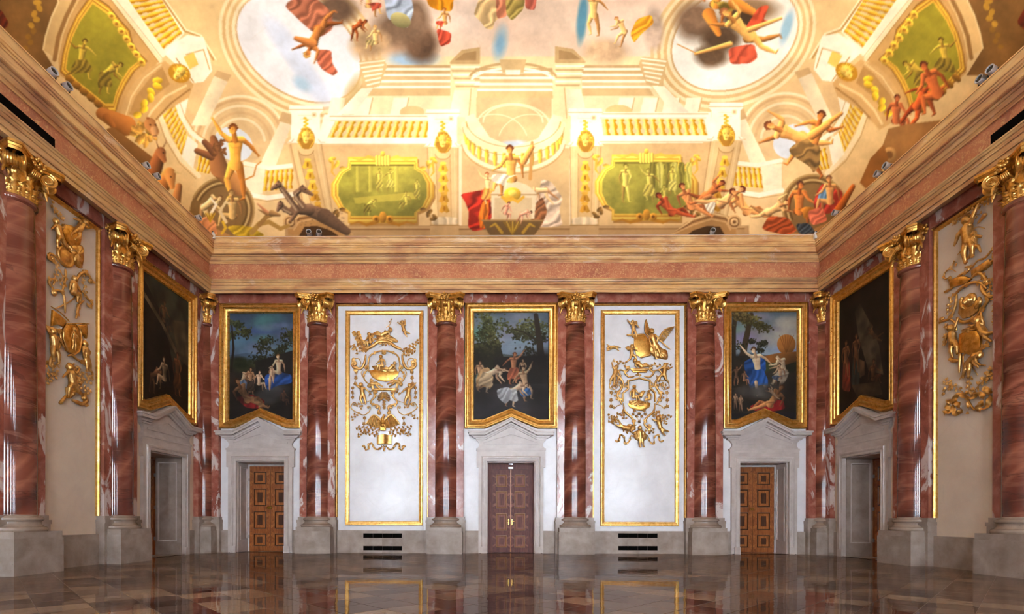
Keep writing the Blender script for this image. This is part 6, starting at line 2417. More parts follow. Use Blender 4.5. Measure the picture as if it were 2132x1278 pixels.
# roundel pediments in the corner pavilions
for mir in (0, 1):
    m = (lambda p: p) if not mir else (lambda p: (MX + 22 - p[0], p[1] - 6))
    c = m((462, 440))
    FX.ell(c[0], c[1], 66, 72, (158, 128, 82), rot=.5 if not mir else -.5)
    for r, cc in ((66, (196, 166, 114)), (60, (142, 114, 70)), (56, (214, 186, 134)), (51, (128, 102, 62))):
        FX.arc(c[0], c[1], r, r * 1.08, -math.pi, .1, 4.5, cc, rot=.45 if not mir else -.45, n=26)
    FX.poly([m(p) for p in ((396, 440), (420, 462), (480, 490), (540, 492), (420, 520), (396, 470))], (196, 152, 100))

# ---- side vaults: banded rib, framed scene, sloping balustrade, corner pier
for mir in (0, 1):
    m = (lambda p: (p[0] * .2583, p[1] * .2583)) if not mir else (lambda p: (MX - p[0] * .2583, p[1] * .2583 - 3))
    L = lambda pts: [m(p) for p in pts]
    FX.poly(L([(-1000, -1000), (560, -1000), (480, 0), (345, 400), (480, 620), (-400, 620), (-1000, 100)]), (150, 114, 66), var=.15)  # dark brown also paints in the light falloff low on the side vaults
    FX.poly(L([(-1000, 0), (0, 60), (80, 200), (-60, 300), (-1000, 200)]), (122, 52, 28), folds=(.7, 10, .2))
    for k in range(9):
        e = m((300 - 12 * k + 30 * (k % 2), 20 + 46 * k))
        FX.ell(e[0], e[1], 9 - .5 * k, 6, (206, 164, 70) if k < 5 else (166, 128, 60), rot=k)
    FX.poly(L([(520, -1000), (740, -1000), (640, 0), (560, 120), (500, 280), (460, 480), (345, 400), (380, 260), (430, 120), (480, 0)]), (234, 202, 148), grad=(0, .1))
    FX.line(L([(560, -300), (600, 0), (530, 140), (470, 300), (440, 480)]), 9, (176, 138, 86))
    FX.line(L([(460, -100), (470, 20), (415, 140), (368, 290), (348, 400)]), 4, (250, 226, 178))
    FX.poly(L([(640, -1000), (1240, -1000), (960, 0), (1290, 480), (1180, 620), (1060, 760), (1000, 940), (780, 860), (480, 600), (470, 480), (510, 280), (570, 120), (640, 0)]), (220, 182, 124))
    fr = [(740, -40), (880, 60), (960, 160), (1040, 250), (1060, 340), (1110, 420), (1180, 490), (1080, 570), (1010, 680), (960, 790), (930, 900), (860, 900), (740, 800), (600, 690), (490, 570), (510, 430), (550, 280), (620, 130)]
    def inset(g):
        cx, cy = 790, 450
        return [(cx + (x - cx) * g, cy + (y - cy) * g) for x, y in fr]
    FX.poly(L(inset(1.03)), (170, 130, 74))
    for g, c in ((1.0, (214, 166, 62)), (.965, (250, 214, 104)), (.93, (196, 148, 56)), (.9, (242, 200, 88))):
        FX.poly(L(inset(g)), c)
    FX.poly(L(inset(.855)), (176, 164, 62), var=.14)
    for k in range(7):
        e = m((900 + 40 * k, 130 + 62 * k))
        FX.ell(e[0], e[1], 10, 7, (246, 206, 92), rot=.9, shade=.3)
        FX.ell(e[0], e[1], 4, 3, (180, 130, 50))
    for k in range(6):
        e = m((560 + 58 * k, 640 + 50 * k))
        FX.ell(e[0], e[1], 11, 7, (164, 122, 52), rot=.7, shade=.3)
    # two monochrome figures in the scene
    for (cx, cy), po in (((650, 500), 'run'), ((840, 600), 'bend')):
        e = m((cx, cy))
        fig2d(FX, e[0], e[1], 88, po, (210, 182, 84), flip=1 if not mir else -1, hair=(120, 96, 36), cloth=(160, 138, 60))
    # sloping balustrade above
    FX.poly(L([(900, -20), (1300, -60), (1500, 250), (1340, 440), (1290, 490), (1270, 480)]), (255, 246, 222))
    q = [(1030, -10), (1280, -40), (1470, 270), (1320, 400)]
    q = L(q)
    bal([q[0], q[3], q[2], q[1]], 9, False)
    FX.line(L([(905, -10), (1100, 240), (1290, 490)]), 9, (252, 236, 200))
    FX.line(L([(893, -4), (1086, 246), (1278, 500)]), 2.5, (190, 152, 98))
    FX.line(L([(925, -14), (1120, 226), (1310, 470)]), 1.8, (214, 180, 126))
    FX.line(L([(1290, -40), (1400, 120), (1490, 250), (1600, 290), (1720, 480)]), 5, (206, 170, 114))
    FX.line(L([(1304, -44), (1414, 116), (1500, 240), (1620, 284), (1740, 480)]), 4, (254, 240, 206))
    # rib with gilt trophies, and the pier above it
    FX.poly(L([(1180, 560), (1330, 490), (1560, 680), (1520, 790), (1330, 900), (1180, 1060), (960, 930), (1000, 800), (1090, 650)]), (224, 188, 134))
    FX.poly(L([(1230, 600), (1310, 540), (1370, 680), (1230, 790), (1130, 950), (1040, 920), (1090, 780)]), (202, 164, 108))
    FX.line(L([(1300, 520), (1160, 630), (1060, 780), (1010, 940)]), 3, (250, 228, 184))
    FX.line(L([(1500, 690), (1330, 780), (1220, 900), (1160, 1010)]), 5, (248, 226, 180))
    FX.line(L([(1530, 720), (1380, 830), (1260, 960)]), 4, (176, 138, 86))
    for k in range(7):
        e = m((1270 - 27 * k + 26 * (k % 2), 650 + 46 * k))
        FX.ell(e[0], e[1], 11 - .4 * k, 7, (244, 204, 70), rot=.5 * k, shade=.3)
    FX.poly(L([(1330, 440), (1400, 350), (1510, 280), (1640, 300), (1690, 460), (1710, 570), (1640, 660), (1550, 670), (1500, 590)]), (255, 250, 232))
    FX.line(L([(1500, 440), (1640, 400), (1690, 560)]), 3, (216, 180, 122))
    FX.poly(L([(1480, 460), (1560, 420), (1600, 520), (1530, 560)]), (248, 220, 130))
    FX.line(L([(1420, 470), (1560, 660)]), 3, (206, 168, 112))
    e = m((1445, 590))
    FX.ell(e[0], e[1], 24, 19, (206, 158, 52), rot=.5)
    mask(e[0], e[1], 1.15, .7 if not mir else -.7)

# ---- people, beasts and clouds
SK, SKB, SKL = (240, 184, 118), (196, 120, 66), (250, 214, 166)
# middle group on its pedestal
FX.poly([(958, 404), (1000, 396), (1038, 392), (1044, 424), (1030, 440), (1012, 476), (986, 482), (974, 472), (976, 440), (968, 420)], (190, 64, 42), folds=(.6, 13, .24))
FX.poly([(1004, 420), (1018, 416), (1016, 474), (1000, 476), (996, 450)], (226, 140, 50), folds=(.2, 9, .2))
fig2d(FX, 1016, 396, 66, 'reach', (250, 214, 160), flip=-1, cloth=(236, 176, 96), hair=(190, 110, 60))
FX.poly([(1126, 372), (1148, 378), (1172, 412), (1164, 436), (1172, 470), (1128, 474), (1104, 456), (1110, 424), (1124, 400)], (232, 208, 184), folds=(.9, 12, .18))
FX.poly([(1110, 430), (1130, 408), (1140, 440), (1126, 474), (1104, 460)], (160, 112, 74), folds=(.9, 9, .2))
fig2d(FX, 1136, 396, 72, 'bend', (246, 206, 158), rot=-.7, flip=-1, hair=(150, 100, 60))
FX.poly([(1022, 404), (1030, 392), (1046, 380), (1072, 376), (1096, 384), (1112, 396), (1118, 404), (1112, 456), (1024, 456)], (238, 220, 188))
FX.poly([(1030, 412), (1108, 412), (1106, 456), (1028, 456)], (222, 200, 164))
FX.line([(1022, 405), (1118, 405)], 3, (190, 160, 118))
FX.ell(1067, 404, 18, 14, (236, 196, 80), shade=.3)
FX.line([(1046, 410), (1056, 420), (1067, 414), (1078, 420), (1090, 410)], 7, (228, 184, 74), w1=6)
FX.ell(1067, 402, 9, 7, (250, 222, 120), shade=.3)
FX.poly([(1004, 458), (1130, 458), (1124, 474), (1112, 490), (1020, 490), (1010, 474)], (134, 108, 70))
FX.line([(1004, 459), (1130, 459)], 4, (176, 146, 100))
for k in range(7):
    FX.line([(1067, 488), (1049 + 6 * k, 462)], 3.5, (206, 174, 78) if k % 2 else (160, 128, 52))
for s in (-1, 1):
    FX.line([(1067 + s * 22, 484), (1067 + s * 36, 466), (1067 + s * 46, 472)], 7, (196, 162, 72), w1=4)
fig2d(FX, 1052, 444, 44, 'sit', (222, 164, 138), rot=.3, fat=1.3)
fig2d(FX, 1086, 446, 44, 'bend', (230, 176, 148), rot=.3, fat=1.3)
fig2d(FX, 1064, 372, 122, 'sit', (246, 190, 108), flip=-1, hair=(140, 84, 46), cloth=(252, 236, 212), fat=1.15)
FX.line([(1108, 296), (1104, 372)], 6, (216, 170, 106), w1=8)
FX.limb((1090, 336), (1108, 306), 7, 5, (238, 178, 104))
# reclining men on the right bracket
for (x, y, sz, po, c, r, fl) in ((1400, 442, 92, 'recline', (196, 104, 62), .1, 1), (1440, 430, 96, 'recline', (224, 160, 104), .35, 1), (1470, 408, 90, 'fly', (206, 134, 80), .2, -1), (1500, 424, 110, 'recline', (238, 186, 130), 0.2, -1),
                                 (1556, 440, 104, 'recline', (236, 178, 116), .15, 1), (1600, 442, 92, 'fly', (240, 196, 140), .4, -1)):
    fig2d(FX, x, y, sz, po, c, rot=r, flip=fl, hair=(120, 62, 40), fat=1.3)
FX.poly([(1466, 426), (1490, 418), (1486, 446), (1472, 440)], (246, 232, 210), folds=(.5, 6, .2))
FX.poly([(1584, 478), (1600, 450), (1640, 452), (1660, 480), (1640, 490)], (192, 104, 58), folds=(1, 8, .2))
# right pavilion: two wrestling men above, two seated men in the roundel
fig2d(FX, 1668, 288, 150, 'fly', (244, 186, 116), rot=-.5, flip=1, hair=(150, 96, 60), fat=1.15)
fig2d(FX, 1690, 306, 140, 'run', (236, 164, 92), rot=.5, flip=-1, hair=(130, 84, 52), cloth=(160, 130, 84), fat=1.15)
FX.limb((1716, 262), (1752, 236), 7, 4, (236, 174, 104))
FX.limb((1690, 282), (1722, 260), 9, 7, (236, 174, 104))
fig2d(FX, 1664, 440, 110, 'sit', (214, 142, 74), flip=1, hair=(120, 82, 56), cloth=(216, 150, 60), fat=1.25)
FX.poly([(1700, 400), (1712, 382), (1740, 388), (1756, 400), (1744, 440), (1700, 450), (1694, 424)], (206, 84, 66), folds=(.5, 11, .2))
FX.poly([(1706, 396), (1728, 390), (1734, 416), (1716, 428), (1702, 416)], (140, 176, 206), folds=(.4, 8, .15))
fig2d(FX, 1728, 420, 96, 'sit', (234, 178, 118), flip=-1, hair=(150, 110, 80), fat=1.1)
FX.poly([(1680, 440), (1712, 430), (1724, 460), (1690, 470)], (236, 142, 110), folds=(.9, 9, .15))
FX.poly([(1656, 466), (1684, 464), (1700, 486), (1664, 488)], (86, 92, 96), folds=(.8, 5, .3))
FX.limb((1744, 440), (1776, 388), 9, 5, (196, 120, 58))
# right vault: three crouching men
for (x, y, sz, po, c, r, fl) in ((1866, 252, 96, 'sit', (200, 126, 80), 0, 1), (1908, 222, 104, 'reach', (206, 112, 58), .5, 1), (1952, 196, 130, 'sit', (214, 130, 74), -.4, -1)):
    fig2d(FX, x, y, sz, po, c, rot=r, flip=fl, hair=(120, 66, 40), fat=1.3)
FX.poly([(1828, 330), (1850, 268), (1890, 258), (1960, 250), (1900, 330), (1850, 352)], (178, 136, 86), var=.12)
FX.ell(1852, 322, 14, 16, (206, 166, 112), shade=.2)
FX.ell(1852, 322, 7, 8, (150, 112, 70))
FX.poly([(1790, 380), (1812, 330), (1840, 300), (1850, 330), (1810, 400)], (176, 124, 66), var=.15)
# left vault: lion, horned beasts
FX.limb((212, 236), (262, 262), 12, 20, (190, 132, 70))
FX.limb((222, 244), (236, 262), 8, 5, (176, 120, 62))
FX.limb((232, 280), (312, 344), 14, 16, (150, 112, 66), .3)
for k in range(46):
    a, r_ = FX.rng.uniform(0, 6.28), FX.rng.uniform(.3, 1)
    v = FX.rng.uniform(.72, 1.12)
    FX.ell(300 + 25 * r_ * math.cos(a), 274 + 27 * r_ * math.sin(a), 8, 4.5, (242 * v, 192 * v, 104 * v), rot=a + .5, shade=.25)
FX.limb((312, 258), (322, 274), 12, 9, (206, 152, 98), .4)
FX.limb((320, 270), (323, 282), 7, 5, (222, 176, 126), .4)
for ex in (313, 324):
    FX.ell(ex, 260, 2.2, 1.6, (84, 52, 30))
FX.line([(318, 283), (326, 282)], 2, (96, 58, 36))
FX.ell(308, 246, 4, 3, (176, 120, 70))
FX.limb((322, 352), (334, 318), 15, 11, (166, 112, 70), .5)
FX.limb((334, 316), (342, 334), 10, 5, (188, 130, 84), .5)
FX.line([(330, 308), (326, 296), (328, 286)], 3, (140, 92, 56), w1=1)
FX.line([(340, 306), (346, 296), (345, 286)], 3, (140, 92, 56), w1=1)
FX.ell(340, 318, 1.6, 1.4, (70, 44, 28))
FX.limb((338, 386), (352, 362), 16, 13, (206, 146, 86), .5)
FX.limb((354, 364), (358, 388), 12, 6, (222, 164, 100), .5)
FX.line([(364, 358), (376, 362), (382, 354)], 4, (226, 200, 150), w1=1)
FX.ell(356, 368, 1.8, 1.5, (70, 44, 28))
FX.limb((366, 420), (372, 388), 10, 7, (200, 146, 94), .5)
# left pavilion: man with a beast, marble swimmers in the roundel
FX.limb((498, 392), (458, 352), 15, 18, (196, 146, 92), .5)
FX.limb((456, 350), (448, 312), 18, 13, (176, 128, 84), .5)
FX.limb((448, 306), (444, 288), 12, 7, (166, 118, 78), .5)
FX.limb((440, 326), (410, 314), 8, 6, (150, 106, 72), .5)
FX.limb((446, 318), (426, 296), 8, 6, (142, 100, 70), .5)
for k in range(18):
    FX.ell(456 + FX.rng.uniform(-10, 14), 304 + FX.rng.uniform(-14, 18), 5, 3, (150, 108, 70), rot=FX.rng.uniform(0, 3), shade=.2)
fig2d(FX, 490, 344, 150, 'reach', (246, 186, 92), flip=-1, hair=(150, 96, 50), fat=1.15)
FX.line([(510, 374), (528, 366), (534, 344), (544, 336)], 4, (220, 160, 84), w1=3)
fig2d(FX, 424, 432, 88, 'bend', (240, 210, 156), flip=1, hair=(150, 112, 70), fat=1.25)
fig2d(FX, 484, 450, 96, 'sit', (212, 178, 120), flip=-1, hair=(160, 126, 80), fat=1.25)
FX.line([(438, 446), (450, 426), (440, 414)], 7, (250, 238, 212), w1=4)
FX.line([(470, 462), (458, 440), (470, 420), (480, 426)], 8, (232, 208, 164), w1=4)
FX.poly([(470, 470), (520, 470), (556, 492), (490, 492)], (206, 176, 60), folds=(.8, 9, .15))
FX.poly([(404, 460), (430, 450), (450, 462), (452, 492), (420, 480)], (226, 164, 116), folds=(.6, 9, .12))
for k in range(6):
    FX.line([(438, 462), (428 + 4 * k, 444)], 3, (222, 184, 66) if k % 2 else (176, 138, 40))
FX.line([(464, 462), (470, 474), (462, 486)], 6, (226, 190, 66))
# scaly beast with several necks beside the left bracket
BS, BL = (134, 108, 86), (214, 192, 160)
FX.limb((640, 436), (676, 450), 11, 15, BS, .5)
FX.limb((676, 450), (722, 482), 15, 8, (120, 96, 76), .5)
FX.limb((612, 436), (644, 436), 9, 12, BS, .5)
FX.limb((616, 442), (606, 458), 6, 4, (150, 122, 96), .5)
for nk in (((618, 436), (604, 416), (590, 396), (582, 386)), ((632, 430), (618, 412), (616, 402), (626, 394)), ((606, 442), (594, 436), (586, 428))):
    for a_, b_ in zip(nk[:-1], nk[1:]):
        FX.limb(a_, b_, 6.5, 5, BS, .5)
    FX.line([(a - 1.5, b + 1.5) for a, b in nk], 5, BL, w1=3, alpha=.6)
for hd_, sn in (((580, 384), (566, 393)), ((630, 393), (650, 405)), ((584, 426), (578, 438))):
    FX.limb(hd_, sn, 7, 3.4, (140, 112, 90), .5)
    FX.ell(hd_[0], hd_[1] - 6, 3, 2.4, (120, 94, 74))
    FX.ell(hd_[0] + (sn[0] - hd_[0]) * .3, hd_[1] + (sn[1] - hd_[1]) * .3 - 2, 1.3, 1.1, (50, 34, 26))
for k in range(60):
    FX.ell(FX.rng.uniform(622, 716), FX.rng.uniform(434, 480), 2.2, 1.2, (104, 82, 66), alpha=.35)
FX.line([(524, 484), (540, 466), (560, 462), (584, 476), (600, 470)], 11, (190, 156, 90), w1=8)
FX.line([(540, 468), (554, 452), (570, 446)], 10, (176, 142, 86), w1=8)
FX.limb((566, 444), (582, 448), 7, 3, (166, 134, 92), .5)
FX.limb((556, 442), (536, 424), 4, 1.5, (206, 150, 110), .4)
FX.limb((556, 446), (538, 436), 3.4, 1.2, (160, 126, 84), .4)
# clouds and people in the middle sky
for (x, y, rx, ry, c) in ((700, 20, 44, 30, (140, 116, 98)), (830, 60, 54, 44, (164, 138, 116)), (880, 96, 34, 36, (134, 108, 88)), (860, 40, 30, 44, (150, 126, 106)), (770, 90, 40, 34, (214, 184, 148)), (1450, 46, 46, 44, (160, 134, 112)), (1500, 80, 44, 30, (120, 98, 78)),
                          (1480, 116, 36, 22, (130, 106, 84)), (1560, 20, 60, 24, (170, 144, 116)), (1262, 108, 46, 26, (220, 192, 160)), (1540, 40, 40, 24, (104, 84, 66)), (1362, 60, 20, 44, (206, 186, 170))):
    FX.ell(x, y, rx, ry, c, soft=.3, var=.25)
FX.poly([(590, 10), (640, -20), (690, 24), (694, 60), (668, 78), (650, 66), (620, 40)], (190, 130, 104), folds=(.7, 14, .18))
FX.poly([(656, 104), (690, 104), (692, 132), (704, 150), (694, 158), (672, 146), (660, 130)], (194, 122, 96), folds=(.9, 10, .18))
fig2d(FX, 664, 62, 118, 'fly', (200, 140, 82), rot=2.9, flip=-1, hair=(206, 166, 100), fat=1.2)
FX.limb((650, 90), (616, 80), 9, 5, (206, 144, 88))
fig2d(FX, 738, 58, 60, 'bend', (176, 104, 56), hair=(120, 66, 34), fat=1.3)
fig2d(FX, 782, 88, 62, 'sit', (248, 210, 152), flip=-1, hair=(226, 180, 120), fat=1.4, cloth=(200, 180, 130))
fig2d(FX, 768, 12, 80, 'sit', (232, 190, 128), hair=(150, 110, 70), cloth=(206, 110, 88))
FX.poly([(798, -20), (850, -30), (862, 20), (850, 60), (830, 44), (806, 40)], (196, 208, 226), folds=(.8, 15, .16))
FX.ell(834, 42, 22, 15, (186, 178, 132), rot=.4, shade=.3)
FX.poly([(884, -20), (946, -20), (942, 24), (912, 22), (892, 12)], (226, 162, 48), folds=(.4, 16, .18))
fig2d(FX, 926, 48, 56, 'sit', (230, 180, 120), flip=-1, hair=(176, 110, 56), cloth=(200, 96, 74), fat=1.2)
FX.poly([(908, 58), (940, 68), (938, 90), (916, 98)], (206, 100, 76), folds=(.8, 9, .2))
FX.poly([(986, 30), (1000, -10), (1048, -20), (1052, 30), (1030, 44), (1026, 62), (1012, 60), (1000, 44)], (240, 210, 160), folds=(.7, 14, .16))
FX.poly([(1032, -10), (1054, -10), (1056, 34), (1034, 40)], (214, 150, 120), folds=(.4, 10, .18))
FX.poly([(1052, -10), (1096, -20), (1090, 20), (1066, 44), (1054, 30)], (186, 168, 104), folds=(.8, 10, .18))
FX.poly([(1092, -20), (1120, -20), (1114, 22), (1094, 18)], (214, 132, 112), folds=(.4, 10, .15))
fig2d(FX, 1236, 32, 90, 'reach', (250, 206, 140), flip=-1, hair=(236, 180, 110), fat=1.2)
fig2d(FX, 1300, 66, 70, 'bend', (248, 206, 146), rot=.5, flip=-1, hair=(206, 150, 96), fat=1.1)
FX.poly([(1312, 70), (1326, 40), (1356, 30), (1362, 48), (1336, 70), (1320, 90)], (242, 180, 64), folds=(.9, 10, .16))
fig2d(FX, 1490, 10, 120, 'sit', (236, 168, 84), rot=.2, hair=(120, 70, 40), cloth=(170, 150, 80), fat=1.3)
FX.limb((1476, 30), (1496, 70), 13, 6, (232, 162, 82))
FX.limb((1530, 6), (1570, 26), 13, 7, (232, 162, 82))
FX.poly([(1550, 60), (1580, 14), (1602, 10), (1590, 40), (1600, 44), (1574, 66)], (222, 110, 78), folds=(.9, 12, .15))
FX.poly([(1516, 100), (1570, 90), (1578, 120), (1562, 132), (1520, 134)], (232, 122, 92), folds=(.7, 12, .15))
fig2d(FX, 1560, 76, 150, 'fly', (246, 196, 122), rot=-.1, flip=1, hair=(190, 130, 90), fat=1.05)
FX.limb((1520, 92), (1448, 112), 6, 3.4, (240, 188, 118))
FX.limb((1560, 62), (1626, 38), 6, 3.4, (242, 192, 122))
FX.line([(1448, 110), (1410, 92)], 3, (226, 170, 100))
# fine age lines
for k in range(90):
    x, y = FX.rng.uniform(-200, 2300), FX.rng.uniform(-100, 480)
    FX.line([(x, y), (x + FX.rng.uniform(-24, 24), y + FX.rng.uniform(-10, 22)), (x + FX.rng.uniform(-40, 40), y + FX.rng.uniform(0, 40))], 1.1, (190, 160, 120), alpha=.35)
FX.a = np.clip(FX.a * (1 + .06 * FX.n)[..., None], 0, 1) ** 1.32
FX.finish(2)
FRESCO_GAIN = 0.8


def fresco_sample(px, py):
    return FX.sample(px, py) * FRESCO_GAIN
# ---------------------------------------------------------------- vault
VA, VB = 330.0, 300.0
VO = 14.0


def vault_loops():
    """closed loops of (x, y) with fixed sample counts; denser where the picture looks"""
    nb, nc, ns, nr = 660, 120, 460, 30
    # rows evenly spaced as the far vault is seen
    tt = np.linspace(0, 78 * math.pi / 180, 2000)
    yy = (ZCT + 4 + VB * np.sin(tt) - EYE) / (YB - VO - VA * (1 - np.cos(tt)))
    ts = np.concatenate([np.interp(np.linspace(yy[0], yy[-1], 470), yy, tt), np.linspace(78, 90, 8)[1:] * math.pi / 180])
    us_b = np.linspace(0, 1, nb, endpoint=False)
    # side walls: fine from y = 460 on, coarse behind
    ysplit = (460.0 - YF) / (YB - YF)
    far = (1 / np.linspace(1 / 460.0, 1 / YB, ns, endpoint=False) - YF) / (YB - YF)
    us_s = np.concatenate([np.linspace(0, ysplit, nr, endpoint=False), far])
    us_c = np.linspace(0, 1, nc, endpoint=False)
    us_cc = np.linspace(0, 1, 8, endpoint=False)
    us_f = np.linspace(0, 1, 40, endpoint=False)
    X, Y, Z = [], [], []
    for t in ts:
        ins = VO + VA * (1 - math.cos(t))
        z = ZCT + 4 + VB * math.sin(t)
        x0, x1, y0, y1 = XL + ins, XR - ins, YF + ins, YB - ins
        rc = 50 + 0.55 * ins
        xs, ys = [], []
        # left side going back
        xs.append(np.full(len(us_s), x0)); ys.append(y0 + rc + (y1 - y0 - 2 * rc) * us_s)
        a = np.pi - us_c * np.pi / 2
        xs.append(x0 + rc + rc * np.cos(a)); ys.append(y1 - rc + rc * np.sin(a))
        xs.append(x0 + rc + (x1 - x0 - 2 * rc) * us_b); ys.append(np.full(nb, y1))
        a = np.pi / 2 - us_c * np.pi / 2
        xs.append(x1 - rc + rc * np.cos(a)); ys.append(y1 - rc + rc * np.sin(a))
        xs.append(np.full(len(us_s), x1)); ys.append(y0 + rc + (y1 - y0 - 2 * rc) * np.concatenate([[1.0], us_s[:0:-1]]))
        a = 0 - us_cc * np.pi / 2
        xs.append(x1 - rc + rc * np.cos(a)); ys.append(y0 + rc + rc * np.sin(a))
        xs.append(x1 - rc - (x1 - x0 - 2 * rc) * us_f); ys.append(np.full(40, y0))
        a = -np.pi / 2 - us_cc * np.pi / 2
        xs.append(x0 + rc + rc * np.cos(a)); ys.append(y0 + rc + rc * np.sin(a))
        x, y = np.concatenate(xs), np.concatenate(ys)
        X.append(x); Y.append(y); Z.append(np.full(len(x), z))
    return np.array(X), np.array(Y), np.array(Z)


def project_np(x, y, z):
    c, s = math.cos(YAW), math.sin(YAW)
    X, Y, Z = x * c - y * s, x * s + y * c, z - EYE
    ok = Y > 60
    Y = np.where(ok, Y, 60)
    u, v = F_PX * X / Y, -F_PX * Z / Y
    cr, sr = math.cos(ROLL), math.sin(ROLL)
    return PPX + u * cr - v * sr, PPY + u * sr + v * cr, ok


VX, VY, VZ = vault_loops()
nr_, nc_ = VX.shape
ym = np.where(VY < (YF + YB) / 2, YF + YB - VY, VY)        # the near half repeats the far half
pu, pv, _ok = project_np(VX, ym, VZ)
cols = fresco_sample(pu.ravel(), pv.ravel())
V = np.stack([(VX.ravel() - XC) * S, VY.ravel() * S, VZ.ravel() * S], 1)
idx = np.arange(nr_ * nc_).reshape(nr_, nc_)
nx_ = np.roll(idx, -1, 1)
F4 = np.stack([idx[:-1], nx_[:-1], nx_[1:], idx[1:]], -1).reshape(-1, 4)
ceil = big_mesh('ceiling', V, F4, cols, M['fresco'], extra=[idx[-1]])
link(ceil)
tag(ceil, kind='structure')
# light-tight roof above the vault
MB().box(W(XL - 84, YF - 40, 962), W(XR + 84, YB + 84, 975)).build('roof_slab', M['plaster'], ceil)
mb = MB()
for a, b in (((XL - 84, YF - 40), (XR + 84, YF - 2)), ((XL - 84, YB + 2), (XR + 84, YB + 84)), ((XL - 84, YF - 40), (XL - 2, YB + 84)), ((XR + 2, YF - 40), (XR + 84, YB + 84))):
    mb.box(W(a[0], a[1], 640), W(b[0], b[1], 965))
mb.build('attic_wall', M['plaster'], ceil)

# ---------------------------------------------------------------- spotlights on the cornice
def spotlight(pos, target, label, group, watts, size_deg=30, scale=1.2):
    root = tag(empty('spotlight', W(*pos)), label, 'spotlight', group)
    p, q = W(*pos), W(*target)
    d = (q - p).normalized()
    foot, c = p, p + Vector((0, 0, 7.5 * S * scale))
    s_ = scale * S
    sd = d.cross(Vector((0, 0, 1))).normalized()
    br = MB()
    br.tube([foot, foot + Vector((0, 0, 1.2 * s_))], 3.0 * s_, 10)
    for k in (-1, 1):
        br.tube([foot + sd * (k * 2.0 * s_), foot + sd * (k * 4.6 * s_) + Vector((0, 0, 4 * s_)), c + sd * (k * 4.8 * s_)], 0.8 * s_, 5)
    br.build('bracket', M['black'], root)
    bd = MB()
    n = 16
    e1 = sd
    e2 = sd.cross(d)
    rows = []
    for x, r in ((-7, 0.1), (-7, 3.6), (-6, 4.2), (6.2, 4.4), (6.2, 3.7), (4.5, 3.5)):
        rows.append([c + d * (x * s_) + (e1 * math.cos(2 * math.pi * k / n) + e2 * math.sin(2 * math.pi * k / n)) * (r * s_) for k in range(n)])
    bd.grid(rows, True).build('lamp_housing', M['grey'], root, smooth=True)
    ln = MB()
    rows = []
    for x, r in ((4.6, 3.6), (5.0, 3.0), (5.2, 0.05)):
        rows.append([c + d * (x * s_) + (e1 * math.cos(2 * math.pi * k / n) + e2 * math.sin(2 * math.pi * k / n)) * (r * s_) for k in range(n)])
    ln.grid(rows, True).build('lens', M['black'], root, smooth=True)
    if watts > 0:
        ld = bpy.data.lights.new('spot_lamp', 'SPOT')
        ld.energy = watts
        ld.color = SPOT_COLOR
        ld.spot_size = math.radians(size_deg)
        ld.spot_blend = 1.0
        ld.shadow_soft_size = 0.06
        lo = link(bpy.data.objects.new('spot_lamp', ld), root)
        lo.location = (c + d * (8 * s_)) - p
        lo.rotation_euler = d.to_track_quat('-Z', 'Y').to_euler()
    return root


ZS = ZCT + 0.4
GS = 'spotlights on the cornice'
def side_y(px, X):
    lo, hi = 100.0, 1098.0
    for _ in range(60):
        m = (lo + hi) / 2
        u = proj(X, m, ZS)[0]
        if (u < px) == (X < 0):
            lo = m
        else:
            hi = m
    return m


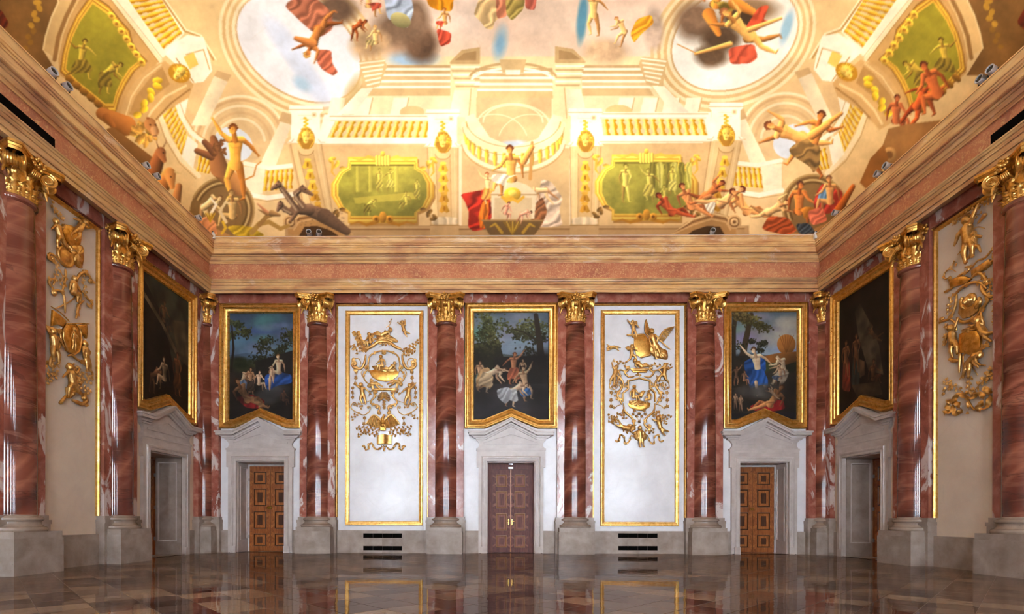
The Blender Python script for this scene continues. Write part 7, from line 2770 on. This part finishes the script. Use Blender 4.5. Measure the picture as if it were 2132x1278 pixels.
xl, xr, yb, yf = XL + 42, XR - 42, YB - 42, YF + 42
TB = YB - 110
for px, lab, tg in ((106, 'nearer lamp of the left cornice pair nearest the camera', (XR - 80, 330, 872)), (136, 'farther lamp of the left cornice pair nearest the camera', (XR - 80, 520, 872)),
                    (301, 'nearer lamp of the middle spotlight pair on the left cornice', (XR - 80, 700, 872)), (323, 'farther lamp of the middle spotlight pair on the left cornice', (XR - 80, 880, 872)),
                    (410, 'single spotlight near the far end of the left cornice', (XR - 110, 980, 872))):
    spotlight((xl, side_y(px, xl), ZS), tg, lab, GS, SPOT_W)
for px, lab, tg in ((2068, 'nearer lamp of the right cornice pair nearest the camera', (XL + 80, 330, 872)), (2047, 'farther lamp of the right cornice pair nearest the camera', (XL + 80, 520, 872)),
                    (1849, 'nearer lamp of the middle spotlight pair on the right cornice', (XL + 80, 700, 872)), (1831, 'farther lamp of the middle spotlight pair on the right cornice', (XL + 80, 880, 872)),
                    (1742, 'single spotlight near the far end of the right cornice', (XL + 110, 980, 872))):
    spotlight((xr, side_y(px, xr), ZS), tg, lab, GS, SPOT_W)
for px, lab, tg in ((644, 'left lamp of the spotlight pair on the back cornice', (-250, YF + 100, 872)), (664, 'right lamp of the spotlight pair on the back cornice', (60, YF + 100, 872)),
                    (1483, 'single spotlight on the right part of the back cornice', (300, YF + 100, 872))):
    x = on_back(px, 489, 42)[0]
    spotlight((x, yb, ZS), tg, lab, GS, SPOT_W)
for x, w_ in ((-500, 'leftmost'), (-330, 'second from the left'), (-160, 'third from the left'), (24, 'middle'), (208, 'third from the right'), (378, 'second from the right'), (548, 'rightmost')):
    spotlight((x, yf, ZS), (24 + (x - 24) * 1.12, TB, 878), w_ + ' unseen spotlight on the front cornice behind the viewer', 'unseen spotlights on the front cornice', SPOT_W * 1.1)  # unseen lamps, placed here to light the far vault
# small white sensors in the far corners of the cornice
for (px, py), lab in (((446, 488), 'small white sensor box at the far left corner of the cornice'), ((1696, 485), 'small white sensor box at the far right corner of the cornice')):
    x, z = on_back(px, 497, 50)
    o = tag(empty('sensor_box', W(x, YB - 50, z)), lab, 'sensor')
    MB().box(W(x - 2.4, YB - 54.5, z - 1), W(x + 2.4, YB - 50.2, z + 9)).build('sensor_housing', M['white'], o)
    MB().tube([W(x, YB - 52, z + 8.6), W(x, YB - 55, z + 11.4)], 2.3 * S, 10).build('sensor_head', M['white'], o)
    MB().tube([W(x, YB - 55.2, z + 11.0), W(x, YB - 56, z + 11.6)], 1.4 * S, 10).build('sensor_eye', M['black'], o)
